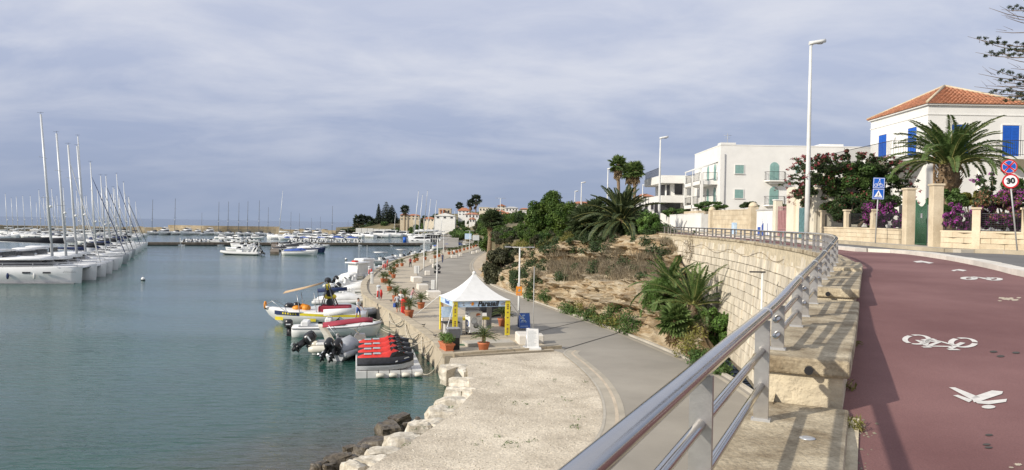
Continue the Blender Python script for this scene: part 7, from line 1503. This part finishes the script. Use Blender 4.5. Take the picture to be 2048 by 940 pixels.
obj('emblem',MB().slab([(-.02,fy,1.26),(.10,fy,1.26),(.34,fy,1.32),(.30,fy,1.40),(.12,fy,1.44),(.02,fy,1.40)],(0,-1,0),.006),'terracotta',cb); m=MB()
for i in range(5): m.slab([(.24,fy,.92-.07*i),(.24+.16-.02*(i%2),fy,.92-.07*i),(.24+.16,fy,.89-.07*i),(.24,fy,.89-.07*i)],(0,-1,0),.004)
m.slab([(.0,fy,1.18),(.32,fy,1.18),(.32,fy,1.22),(.0,fy,1.22)],(0,-1,0),.004); obj('print',m,'grey_ink',cb); m=MB(); fx=-w_/2-.004
m.slab([(fx,.26*math.cos(a),.75+.20*math.sin(a)) for a in (2*PI*i/16 for i in range(16))][::-1],(-1,0,0),.006); obj('side_badge',m,'blue_paint',cb); m=MB(); m.slab([(fx-.006,.19*math.cos(a),.75+.14*math.sin(a)) for a in (2*PI*i/16 for i in range(16))][::-1],(-1,0,0),.004); obj('side_badge_centre',m,'white_paint',cb); m=MB()
for z in (1.38,1.2,.35): m.box((fx,0,z),(.006,.26,.07))
obj('side_print',m,'grey_ink',cb)
# table with yellow cloth, chairs, boxes
tb=thing('yellow_table','table with a yellow cloth in the shade of the tent','table',loc(.15,.75,0),math.atan2(tx.y,tx.x)); obj('tabletop',MB().box((0,0,.96),(2.1,.7,.05)),'wood',tb); obj('cloth',MB().bbox((0,0,.995),(2.2,.76,.05),.02).box((0,-.385,.93),(2.2,.02,.16)),'yellow_paint',tb)
for x in (-.9,.9):
    for y in (-.28,.28): obj('leg',MB().tube([(x,y,0),(x,y,.94)],.025,6),'alu',tb)
bx=thing('counter','dark topped counter with a grey front behind the planter','counter',loc(-1.75,-.55,0),math.atan2(tx.y,tx.x)); obj('top',MB().bbox((0,0,.90),(1.15,.7,.06),.02),'iron_dark',bx); obj('body',MB().box((.05,.05,.44),(.9,.55,.86)),'grey_plaster',bx)
bx=thing('black_cabinet','black two part plastic cabinet beside the planter','cabinet',QP_(906,699),R(15)); obj('upper_box',MB().bbox((0,0,.98),(.74,.62,.52),.03),'gelcoat_grey' if 0 else 'dark_mast',bx); obj('lower_box',MB().bbox((.06,.04,.36),(.6,.5,.72),.03),'black_plastic',bx); obj('lid',MB().bbox((0,0,1.26),(.78,.66,.06),.02),'grey_ink',bx)
bx=thing('grey_locker','grey metal locker between the black cabinet and the drinks cabinet','locker',loc(-1.18,-.30,0),math.atan2(tx.y,tx.x)); obj('body',MB().bbox((0,0,.6),(.55,.5,1.2),.02),'gelcoat_grey',bx); obj('door',MB().box((0,-.255,.6),(.5,.02,1.12)),'grey_canvas',bx)
bd=thing('price_board','pale blue slanted notice board standing at the back left of the tent','notice board',loc(-1.62,.9,0),math.atan2(tx.y,tx.x)); obj('panel',MB().slab([(-.42,-.25,1.05),(.42,-.25,1.05),(.36,.15,1.72),(-.36,.15,1.72)],V((0,-.86,.5)),.03),'banner_blue',bd)
for x in (-.35,.35): obj('leg',MB().tube([(x,-.2,1.06),(x,.1,0)],.025,5),'alu',bd); obj('leg',MB().tube([(x,.1,1.5),(x,-.25,0)],.025,5),'alu',bd)
def chair(loc,rz,lb):
    o=thing('folding_chair',lb,'chair',loc,rz,'chairs under the tent'); obj('seat',MB().bbox((0,0,.45),(.42,.42,.04),.015),'wood',o); obj('backrest',MB().bbox((0,.2,.78),(.42,.03,.28),.01),'wood',o)
    for x in (-.19,.19): obj('leg',MB().tube([(x,-.19,0),(x,-.19,.45)],.016,5),'iron_dark',o); obj('leg',MB().tube([(x,.19,0),(x,.2,.92)],.016,5),'iron_dark',o)
chair(loc(-1.35,.15,0),.4,'dark wooden chair under the left side of the tent'); chair(loc(-1.25,.75,0),2.4,'second dark chair partly behind the yellow banner')
tag(obj('green_mat',MB().bbox((0,0,.02),(.7,.45,.04),.015),'iron_green',None,QP_(923,690)),'small green mat on the deck beside the black cabinet','mat')
# signs on stands
def aboard(loc,rz,label,m,w_,h_,lines,base=False):
    o=thing('sandwich_board',label,'sandwich board',loc,rz); obj('front_panel',MB().slab([(-w_/2,-.28,.06),(w_/2,-.28,.06),(w_/2,0,h_),(-w_/2,0,h_)],V((0,-.96,.25)),.025),m,o); fp=list(o.children)[0]; obj('rear_panel',MB().slab([(-w_/2,.30,.06),(-w_/2,0,h_),(w_/2,0,h_),(w_/2,.30,.06)],V((0,.96,.25)),.025),m,o)
    fr=MB()
    for x in (-w_/2,w_/2): fr.tube([(x,-.30,.0),(x,0,h_+.03)],.022,5)
    fr.tube([(-w_/2,0,h_+.03),(w_/2,0,h_+.03)],.022,5); obj('frame',fr,'alu',o); pr=MB()
    for (u0,u1,v0,v1) in lines: y=lambda v: -.28*(1-v)-.028; z=lambda v: .06+(h_-.06)*v+.007; pr.add([(w_*(u0-.5),y(v0),z(v0)),(w_*(u1-.5),y(v0),z(v0)),(w_*(u1-.5),y(v1),z(v1)),(w_*(u0-.5),y(v1),z(v1))],[(0,1,2,3)])
    obj('print',pr,'light_ink' if m!='sign_blue' and m!='blue_paint' else 'banner_blue',fp)
    if base: obj('water_base',MB().bbox((0,0,.07),(w_+.3,.85,.14),.04),'white_canvas',o)
    return o
rn=random.Random(3)
aboard(QP_(1048,657),R(12),'blue sandwich board in an aluminium frame behind the tent strap','blue_paint',.78,1.08,[(.1,.5,.62,.68),(.12,.45,.72,.78),(.1,.7,.40,.44),(.2,.6,.48,.54),(.1,.8,.12,.15),(.3,.55,.84,.9)])
aboard(QP_(1064,698),R(8),'white information board on a plastic base at the end of the kerb','white_paint',.72,1.2,[(.1,.1+rn.uniform(.5,.8),v,v+.018) for v in np.linspace(.12,.84,20)]+[(.1,.6,.88,.91)],True)
# lamp posts of the lower road
def tlamp(loc,label,h=5.7,arms=2,group='double armed lamp posts of the harbour road',rz=0.,sign=False):
    o=thing('street_lamp',label,'street lamp',loc,rz,group); obj('base_plate',MB().box((0,0,.02),(.3,.3,.04)),'pole_grey',o); obj('pole',MB().tube([(0,0,.04),(0,0,2.2),(0,0,2.25),(0,0,h)],[.085,.085,.065,.055],10),'pole_white',o)
    a=MB(); a.tube([(-.75 if arms==2 else 0,0,h+.03),(.75,0,h+.03)],.03,6); obj('arm',a,'pole_white',o)
    for s_ in ((-1,1) if arms==2 else (1,)): obj('lamp_head',MB().bbox((s_*.85,0,h+.05),(.5,.2,.07),.02),'grey_ink',o)
    obj('cable_box',MB().box((-.09,0,h*.52),(.08,.14,.26)),'pole_white',o); return o
t0=tlamp(QP_(1037,650),'double armed lamp post with an orange sign right of the tent'); 
sg=obj('orange_sign',MB().bbox((0,-.08,2.52),(.44,.03,.66),.01),'orange_paint',t0); m=MB(); m.slab([(-.10,-.097,2.5),(.02,-.097,2.46),(.12,-.097,2.56),(.02,-.097,2.72),(-.04,-.097,2.62)],(0,-1,0),.004); m.box((0,-.099,2.30),(.3,.006,.05)); obj('pictogram',m,'grey_ink',sg)
for i,(px,py,lb) in enumerate(((873.5,586,'lamp post rising beside the big concrete block'),(847.5,547,'lamp post behind the two short white posts'),(887,512,'lamp post where two people walk on the quay'),(939,509,'lamp post near the far end of the pots'),(966,491,'left lamp post of the pair at the far gate'),(975.5,489,'right lamp post of the pair at the far gate'))):
    o=dup(t0,QP_(px,py),0,lb,None,1.0,skip=('orange_sign',))
for i,(px,d) in enumerate(((909,470),(924,430),(943.5,380),(897,520),(1000,240))):
    p=hp(px,d); fz_=interp(d,[(250,1.5),(330,2.2),(430,3.6),(520,5.6)]); dup(t0,V((p.x,p.y,max(p.z,fz_))),0,f'thin lamp post beside the far winding road, {ordn(i)} of five' if i else 'thin lamp post beside the far winding road, nearest the catamarans',None,1.5,skip=('orange_sign',))
tag(obj('flag_pole',MB().tube([(0,0,0),(0,0,4.75)],[.035,.022],8),'pole_grey',None,QP_(1066,683)),'thin bare pole standing behind the white information board','pole')
# lamps of the upper street
def ulamp(loc,h,label,px_arm=1,scale_head=1.,rz=0.):
    o=thing('street_lamp',label,'street lamp',loc,rz,'tall street lamps of the upper street'); obj('pole',MB().tube([(0,0,-.1),(0,0,h*.3),(0,0,h*.65),(0,0,h)],[.15,.135,.105,.075],14),'pole_white',o); obj('collar',MB().lathe([(.21,-.05),(.21,.10),(.16,.14)],14),'concrete',o)
    hd=obj('lamp_head',MB().loft([[V((x,y*.17*k,h+.12+z+.18*(x))) for y,z in ((-1,0),(-.8,.10),(0,.16),(.8,.10),(1,0),(.6,-.05),(-.6,-.05))] for x,k in ((-.10,.55),(.15,.9),(.55,1.),(.85,.55))]),'pole_white',o); obj('glass',MB().ell((.5,0,h+.16),(.22,.12,.06),10,5),'gelcoat_grey',hd); obj('bracket',MB().tube([(0,0,h-.1),(.1,0,h+.12)],.05,8),'pole_white',o); return o
b=V((17.05,43.4,fz(43.4)+.1)); tz=gd(1626,92,43.4).z; ulamp(b,tz-b.z,'tall white street lamp in front of the bougainvillea and lodge')
for px,py,d,lb in ((1321,279,82,'tall street lamp beside the white boundary wall and modern house'),(1216,340,118,'street lamp seen left of the fan palms'),(1163,367,150,'street lamp above the round green tree'),(1150,384,185,'farthest small street lamp above the round tree'),(1285.5,372,150,'slim street lamp right of the fan palms')):
    t=gd(px,py,d); bz=hillz(min(px,1440),d) if d>90 else fz(d); ulamp(V((t.x,d,bz)),t.z-bz,lb)
fl=thing('floodlight_post','short white post with a lamp arm and floodlight before the retaining wall','lamp',gz(1526,800,QZ)); q=gz(1526,800,QZ); tp_=gd(1525,545,q.y).z-QZ
fl.location=(gd(1525,545,q.y).x,q.y,QZ); obj('pole',MB().tube([(0,0,-.2),(0,0,tp_)],[.06,.05],8),'pole_white',fl); obj('arm',MB().bar((-.55,0,tp_+.02),(.12,0,tp_+.02),.10,.06),'iron_dark',fl); 
f2=thing('floodlight','small black framed floodlight fixed to the retaining wall','floodlight',wallpt(RP.tY(22),gd(1568,562,22).z,.25)); obj('housing',MB().box((0,0,0),(.34,.12,.26),rz=.5),'iron_dark',f2); obj('glass',MB().box((-.035,-.065,0),(.29,.02,.21),rz=.5),'light_ink',f2); obj('bracket',MB().tube([(.05,.05,0),(.3,.2,.05)],.02,5),'iron_dark',f2)
# concrete blocks and posts along the road
def block(px,py,w_,d_,h_,lb,rz=0.,name='concrete_block'):
    o=thing(name,lb,'concrete block',QP_(px,py),rz,'pale concrete blocks edging the road'); obj('block',MB().bbox((0,0,h_/2),(w_,d_,h_),.05),'kerb_white',o); return o
block(867,594,1.35,1.9,.62,'largest white concrete block, carrying a short white post',.2); block(845,578,1.15,2.0,.55,'white concrete block behind the largest one',.25); block(833,563,1.2,2.2,.6,'white concrete block under the pair of white posts',.3)
for i,(px,py) in enumerate(((855,550),(869,535),(864,525),(908,516),(921,512.5),(946,507.5),(955,505),(963,502))): block(px,py,.75 if i!=3 else 1.3,1.1,.6,f'small concrete block along the road bend, {ordn(i)} beyond the white posts',.2)
block(963,643,1.0,2.0,.55,'white concrete block seen under the tent behind the post',.15); block(1047,684,.85,1.9,.55,'white concrete block carrying the end of the tent strap',.12); block(1078,684,.5,.9,.5,'short white block behind the information board',.1)
def wpost(px,py,z,h_,lb): o=thing('white_post',lb,'post',QP_(px,py)+V((0,0,z)),0,'short white posts on the concrete blocks'); obj('shaft',MB().bbox((0,0,h_/2),(.38,.38,h_),.03),'pole_white',o)
wpost(866,590,.6,.95,'short white post on the largest concrete block'); wpost(831,555,.58,1.0,'left short white post of the pair'); wpost(836,555,.58,1.0,'right short white post of the pair')
rs=thing('road_sign','dark backed round road sign on a low stand at the roadside','road sign',QP_(875,546)); obj('disc',MB().tube([(0,-.02,.85),(0,.02,.85)],.48,18),'iron_dark',rs); obj('stand',MB().box((0,0,.15),(.9,.5,.3)),'black_plastic',rs); obj('sticker',MB().box((.15,-.03,.75),(.2,.02,.1)),'white_paint',rs); obj('rod',MB().tube([(-.5,0,0),(-.5,0,2.6)],.03,5),'iron_green',rs)
# service pedestals with red hoses
for i,(px,py,hz_,lb) in enumerate(((757,600,1.25,'white service pedestal with red hoses, nearest on the quay edge'),(744,567,1.25,'white service pedestal without hoses in the quay curve'),(739,552,1.2,'white service pedestal with a red hose by the cabin boat'),(767,540,1.2,'white service pedestal with a red jacket in the first bend'))):
    o=thing('service_pedestal',lb,'pedestal',QP_(px,py),.3,'service pedestals on the quay'); obj('body',MB().bbox((0,0,hz_/2),(.34,.34,hz_),.05),'pole_white',o); obj('cap',MB().lathe([(.22,hz_),(.22,hz_+.1),(.1,hz_+.18)],12),'light_ink',o)
    if i!=1: obj('red_hose',MB().tube([(.22,-.2,1.0),(.30,-.22,.6),(.24,-.26,.15),(.16,-.24,.6),(.22,-.2,1.0)],.07,6).tube([(-.10,-.22,.9),(-.14,-.24,.3)],.08,6),'red_cover',o)
# iron bollards with ropes on the coping
for i,(px,py) in enumerate(((866,679),(843,657),(810,632),(778,607),(746,594),(731,575))):
    o=thing('mooring_bollard',f'dark iron mooring cleat on the quay coping, {ordn(i)} from the corner','bollard',QP_(px+4,py)+V((0,0,.15)),.6,'mooring cleats'); obj('base',MB().lathe([(.12,0),(.09,.05),(.06,.2)],10),'iron_dark',o); o.scale=(.62,.62,.62); obj('horns',MB().tube([(-.24,0,.28),(-.12,0,.2),(.12,0,.2),(.24,0,.28)],[.03,.05,.05,.03],7),'iron_dark',o)
    obj('rope_turns',MB().tube([(.11*math.cos(a)*(1+.1*math.sin(3*a)),.11*math.sin(a),.06+.012*a/2) for a in (PI*k/4 for k in range(20))],.03,5),'rope',o)
# far traffic and the parked car behind the tent
def car(loc,rz,lb,m,s=1.):
    o=thing('parked_car',lb,'car',loc,rz,None,s if s!=1 else None)
    obj('body',MB().loft([[V((x,y*.86*k,z)) for y,z in ((-.92,zl),(-1,zl+.25),(-.97,zh),(-.8,zh+.06),(.8,zh+.06),(.97,zh),(1,zl+.25),(.92,zl))] for x,k,zl,zh in ((-2.1,.8,.35,.72),(-1.95,.97,.22,.86),(-1.0,1,.2,.90),(.7,1,.2,.88),(1.6,.96,.22,.80),(2.05,.78,.35,.62))]),m,o)
    g=obj('cabin',MB().loft([[V((x,y*w_,z)) for y,z in ((-1,.88),(-.82,zt),(.82,zt),(1,.88))] for x,w_,zt in ((-1.85,.72,.93),(-1.45,.78,1.36),(-.3,.80,1.47),(.35,.78,1.40),(1.1,.74,.92))]),'dark_glass',o); obj('roof',MB().loft([[V((x,y*.66,z)) for y,z in ((-1,zt-.03),(-.8,zt+.02),(.8,zt+.02),(1,zt-.03))] for x,zt in ((-1.4,1.37),(-.3,1.475),(.3,1.415))]),m,g)
    for x in (-1.3,1.32):
        for y in (-.80,.80): wh=obj('wheel',MB().tube([(x,y-.09,.32),(x,y+.09,.32)],.32,14),'black_plastic',o); obj('rim',MB().tube([(x,y-.10,.32),(x,y+.10,.32)],.18,10),'alu',wh)
    for y in (-.58,.58): obj('headlight',MB().ell((1.98,y,.66),(.10,.18,.08),8,4),'gelcoat',o)
    return o
c0=car(QP_(978,631),R(52),'dark car parked behind the tent, half hidden by its banner','iron_dark')
for px,d,lb in ((912,455,'white car far away on the winding road'),(881,500,'dark car far away behind the catamaran masts')):
    p=hp(px,d); fz_=interp(d,[(250,1.5),(330,2.2),(430,3.6),(520,5.6)])+.4; car(V((p.x,d,fz_)),R(20),lb,'white_paint' if 'white' in lb else 'iron_dark')
bt=thing('road_board','blue and white notice board on posts at the far gate','notice board',QP_(936,492)); obj('panel',MB().box((0,0,3.2),(2.2,.15,1.9)),'banner_blue',bt); obj('panel',MB().box((2.6,0,2.8),(2.2,.15,1.7)),'light_ink',bt)
for x in (-.9,.9,1.8,3.4): obj('post',MB().tube([(x,.12,0),(x,.12,3.8)],.07,6),'pole_white',bt)
# ---------------------------------------------------------------- traffic signs
def signpost(base,h,rz,name,label,lean=0.):
    o=thing(name,label,'traffic sign',base,rz); o.rotation_euler=(0,lean,rz); obj('pole',MB().tube([(0,.03,-.2),(0,.03,h)],.03,8),'pole_grey',o); return o
def flat(pts,y,t=.004): return MB().slab([(x,y,z) for x,z in pts],(0,-1,0),t)
def face(px): r_=ray(px,450); return -math.atan2(r_.x,r_.y)
circ=lambda r,cz,n=28,a0=0: [(r*math.cos(2*PI*i/n+a0),cz+r*math.sin(2*PI*i/n+a0)) for i in range(n)]
def pav(px,off=.45):
    q=min((PP.at(t)[0]+PP.at(t)[2]*off for t in np.arange(0,PP.len,.1)),key=lambda q: abs(pxof(q)[0]-px)); return V((q.x,q.y,fz(q.y)+.12))
bp=pav(2034); t1=gd(2021,333,bp.y); lean=math.atan2(t1.x-bp.x,t1.z-bp.z); t1h=(t1-bp).length; t2h=(gd(2023,362,bp.y)-bp).length; rr=14.6/FPX*bp.y*1.0
ns=signpost(bp,t1h+.2,face(2021)*.55,'traffic_sign','round no stopping sign above a red ringed 30 speed limit sign',lean)
s1=obj('no_stopping_disc',MB().tube([(0,-.02,t1h),(0,0,t1h)],rr,28,sm=False),'sign_red',ns)
for k in range(4):
    q=[(0,0)]; a0=PI/4+k*PI/2; q=[(.12*rr*math.cos(a0+PI/4),.12*rr*math.sin(a0+PI/4))]+[(.80*rr*math.cos(a),.80*rr*math.sin(a)) for a in (a0+.20+(PI/2-.40)*i/8 for i in range(9))]; obj('blue_sector',flat([(x,t1h+z) for x,z in q],-.0235),'sign_blue',s1)
obj('white_rim',flat(circ(.84*rr,t1h),-.0205,.002),'sign_white',s1)
for k in (1,-1): w_=.07*rr; obj('red_bar',flat([(x*.82*rr*.7071*1.0+dx*w_,t1h+k*x*.82*rr*.7071-k*dx*w_) for x,dx in ((-1,-1),(1,-1),(1,1),(-1,1))][::k],-.0245),'sign_red',s1)
s2=obj('speed_limit_disc',MB().tube([(0,-.02,t2h),(0,0,t2h)],rr,28,sm=False),'sign_red',ns); obj('white_face',flat(circ(.80*rr,t2h),-.0205),'sign_white',s2); obj('number',textmesh('30',rr*1.02,.003,0,.016),'black_ink',s2,(0,-.029,t2h),(PI/2,0,0))
bp=pav(1751); zt=gd(1757,366,bp.y).z-bp.z; zb=gd(1756,388,bp.y).z-bp.z; s_=21.5/FPX*bp.y/2
cs_=signpost(bp,zt+.1,face(1755)*.6,'traffic_sign','blue square cyclist sign above a pedestrian crossing sign',R(1.8))
for nm,z in (('cyclist_panel',zt),('crossing_panel',zb)):
    pn=obj(nm,MB().bbox((0,-.01,z),(2*s_,.02,2*s_*.98),.004),'sign_blue',cs_); obj('white_rim',MB().slab([(-s_*.93,-.021,z-s_*.92),(s_*.93,-.021,z-s_*.92),(s_*.93,-.021,z+s_*.92),(-s_*.93,-.021,z+s_*.92)],(0,-1,0),.002),'sign_white',pn); obj('blue_field',MB().slab([(-s_*.86,-.0235,z-s_*.85),(s_*.86,-.0235,z-s_*.85),(s_*.86,-.0235,z+s_*.85),(-s_*.86,-.0235,z+s_*.85)],(0,-1,0),.002),'sign_blue',pn)
    if nm=='cyclist_panel':
        m=MB(); u=s_
        for cx in (-.45,.42): m.tube([(u*(cx+.27*math.cos(a)),-.030,z+u*(-.42+.27*math.sin(a))) for a in (2*PI*i/16 for i in range(16))],.03*u*1.4,5,closed=True)
        for a,b in (((-.45,-.42),(-.1,-.42)),((-.1,-.42),(.3,-.05)),((.42,-.42),(.3,-.02)),((-.45,-.42),(-.15,-.05)),((-.15,-.05),(.3,-.05))): m.bar((u*a[0],-.030,z+u*a[1]),(u*b[0],-.030,z+u*b[1]),.07*u,.012)
        for a,b,w_ in (((-.18,.02),(.08,.40),.20),((.08,.38),(.32,.08),.09),((-.15,.02),(.12,-.12),.14),((.12,-.12),(-.04,-.42),.11)): m.bar((u*a[0],-.032,z+u*a[1]),(u*b[0],-.032,z+u*b[1]),w_*u,.012)
        m.ell((u*.12,-.032,z+u*.58),(.12*u,.012,.13*u),10,6); obj('cyclist_symbol',m,'sign_white',pn)
    else:
        obj('white_triangle',flat([(-.72*s_,z-.62*s_),(.72*s_,z-.62*s_),(0,z+.70*s_)],-.026),'sign_white',pn); m=MB()
        m.ell((.03*s_,-.033,z+.22*s_),(.07*s_,.01,.08*s_),8,5)
        for a,b,w_ in (((0,.12),(-.02,-.15),.15),((-.02,-.15),(-.20,-.52),.08),((-.02,-.15),(.18,-.50),.08),((0,.08),(.18,-.08),.06),((0,.08),(-.16,-.1),.06)): m.bar((s_*a[0],-.033,z+s_*a[1]),(s_*b[0],-.033,z+s_*b[1]),w_*s_,.01)
        for k in range(4): m.bar((s_*(-.42+.24*k),-.032,z-.54*s_),(s_*(-.36+.24*k),-.032,z-.40*s_),.09*s_,.01)
        obj('pedestrian_symbol',m,'black_ink',pn)
# ---------------------------------------------------------------- people
mat('skin',(.42,.24,.16),.6,var=.06); mat('hair_dark',(.03,.02,.015),.6); mat('hair_light',(.22,.14,.07),.6)
def person(loc,rz,label,h=1.7,top='white_canvas',bottom='navy_canvas',hair='hair_dark',stride=.12,arm=(.15,-.1),skirt=False,long=False,sleeves=True,shoe='white_paint',hairlong=False,bend=0.,pack=None,bag=None):
    s=h/1.72; o=thing('person',label,'person',loc,rz,None,s); vs=[];es=[];rs=[]
    def ad(p,r,par=None):
        vs.append(V(p)); rs.append(r); i=len(vs)-1
        if par is not None: es.append((par,i))
        return i
    b=bend; pel=ad((0,0,.95),(.155,.115)); ab=ad((0,-.05*b,1.12),(.125,.09),pel); ch=ad((0,-.16*b,1.32),(.155,.105),ab); nk=ad((0,-.22*b,1.465),(.055,.055),ch); hd=ad((0,-.25*b-.01,1.54),(.075,.08),nk); ht=ad((0,-.26*b-.01,1.64),(.078,.092),hd); ad((0,-.26*b,1.69),(.045,.055),ht); ad((0,-.25*b-.10,1.555),(.018,.018),hd)
    for sd in (-1,1):
        sh=ad((sd*.175,-.19*b,1.405),(.062,.062),ch); a=arm[0] if sd<0 else arm[1]; el=ad((sd*.245,-.19*b-a*.5+.03,1.13),(.044,.044),sh); wr=ad((sd*.255,-.2*b-a*1.3-.04,.89),(.031,.026),el); pm=ad((sd*.255,-.2*b-a*1.45-.06,.82),(.034,.018),wr)
        for k in range(4): kn=ad((sd*.252,-.2*b-a*1.5-.085+.016*k,.775),(.008,.009),pm); ad((sd*.244,-.2*b-a*1.5-.09+.015*k,.735-.006*(k in(1,2))),(.007,.007),kn)
        th=ad((sd*.245,-.2*b-a*1.45-.10,.80),(.009,.009),pm); ad((sd*.24,-.2*b-a*1.45-.115,.77),(.008,.008),th)
        st=stride*sd; hp_=ad((sd*.095,-.0,.86),(.10,.105),pel); kn=ad((sd*.10,-st*.7-.02,.48),(.062,.065),hp_); an=ad((sd*.10,-st*1.2+.04+.05*abs(st),.09),(.040,.043),kn); ad((sd*.10,-st*1.2-.13,.035),(.036,.028),an)
    me=bpy.data.meshes.new('body'); me.from_pydata(vs,es,[]); t=bpy.data.objects.new('body',me); COL.objects.link(t); t.modifiers.new('s','SKIN'); sb=t.modifiers.new('u','SUBSURF'); sb.levels=1; sb.render_levels=1
    for i,r in enumerate(rs): me.skin_vertices[0].data[i].radius=r
    me.skin_vertices[0].data[0].use_root=True
    dg=bpy.context.evaluated_depsgraph_get(); dg.update(); m2=bpy.data.meshes.new_from_object(t.evaluated_get(dg)); bpy.data.objects.remove(t)
    for q in ('skin',top,bottom,shoe): m2.materials.append(mk(q))
    for p in m2.polygons:
        c=p.center; p.use_smooth=True; k=0
        if c.z<.085: k=3
        elif c.z<(.98) and abs(c.x)<.215 and c.z>(.10 if long else (.55 if not skirt else .5)): k=2
        elif .94<c.z<1.44 and (abs(c.x)<.20 or (sleeves and c.z>1.2)): k=1
        p.material_index=k
    obj('body',m2,None,o)
    hm=MB(); hm.ell((0,-.25*b+.018,1.655),(.088,.098,.088),12,7)
    if hairlong: hm.ell((0,-.2*b+.085,1.54),(.075,.05,.13),8,6)
    obj('hair',hm,hair,o); fm=MB()
    for sd in (-1,1): fm.ell((sd*.03,-.26*b-.093,1.60),(.011,.006,.008),6,4)
    obj('eyes',fm,'black_ink',o); obj('mouth',MB().box((0,-.26*b-.087,1.525),(.045,.012,.01)),'red_canvas',o); em=MB()
    for sd in (-1,1): em.ell((sd*.083,-.25*b-.0,1.59),(.014,.022,.034),6,4)
    obj('ears',em,'skin',o)
    if skirt: obj('skirt',MB().lathe([(.15,.98),(.19,.75),(.22,.52)],14,caps=False),bottom,o)
    return o
def worn(name,mb,m,loc,rz,s,label,cat): o=obj(name,mb,m,None,loc,(0,0,rz)); o.scale=(s,s,s); tag(o,label,cat)
q=QP_(794,627.5); person(q,R(160),'woman with dark hair in a grey top and dark shorts walking away on the quay',1.66,'grey_canvas','iron_dark','hair_light',.16,(.1,-.1),hairlong=False)
worn('backpack',MB().bbox((0,.20,1.25),(.32,.2,.46),.08),'navy_canvas',q,R(160-180),.97,'dark blue backpack on the back of the walking woman','backpack'); worn('blue_bag',MB().bbox((.22,.05,.72),(.26,.14,.36),.05).tube([(.15,.05,.88),(.22,.05,1.0),(.29,.05,.88)],.012,5),'blue_canvas',q,R(160),.97,'bright blue bag carried by the woman with the backpack','bag')
person(QP_(801,625),R(175),'man in a white T-shirt and grey shorts next to the woman with the backpack',1.8,'white_canvas','grey_ink','hair_light',.14)
person(QP_(822,612),R(120),'person in a pink top bending forward behind a cycad pot',1.65,'gate_pink','grey_canvas','hair_dark',.1,(.4,.3),bend=.9)
tag(obj('red_paddle_board',MB().bbox((0,0,.62),(.36,.2,1.24),.08),'red_cover',None,QP_(806,628),(0,0,.2)),'red upright container standing next to the walkers','container')
person(W0(716,660)+V((0,0,.85)),R(60),'man in a white shirt and blue shorts standing on the white motor boat',1.74,'white_canvas','blue_canvas','hair_dark',.1,(.3,.2))
person(QP_(820.5,536),R(20),'person in a red top and dark trousers walking on the far quay',1.72,'red_canvas','iron_dark','hair_dark',.2,long=True)
person(QP_(885,526),R(170),'person in dark clothes walking beside the road',1.75,'navy_canvas','navy_canvas','hair_dark',.18,long=True)
person(QP_(908,513),R(170),'person in a white top and dark trousers beyond the lamp posts',1.72,'white_canvas','iron_dark','hair_dark',.18,long=True)
person(QP_(890,505.5),R(100),'person in black standing among the far pots',1.74,'iron_dark','iron_dark','hair_dark',.08,long=True)
person(QP_(964,497),R(180),'small figure in a pale top near the far gate',1.7,'white_canvas','grey_ink','hair_dark',.1,long=True)
person(QP_(774,539),R(90),'person in a red shirt bent over at the first bend of the quay',1.7,'red_cover','red_canvas','hair_dark',.08,bend=.5)
p=W0(554,500)+V((0,0,.75)); person(p,R(40),'person in dark clothes standing on the finger pontoon',1.75,'iron_dark','grey_ink','hair_dark',.1,long=True)
# birds
# ================================================================ end
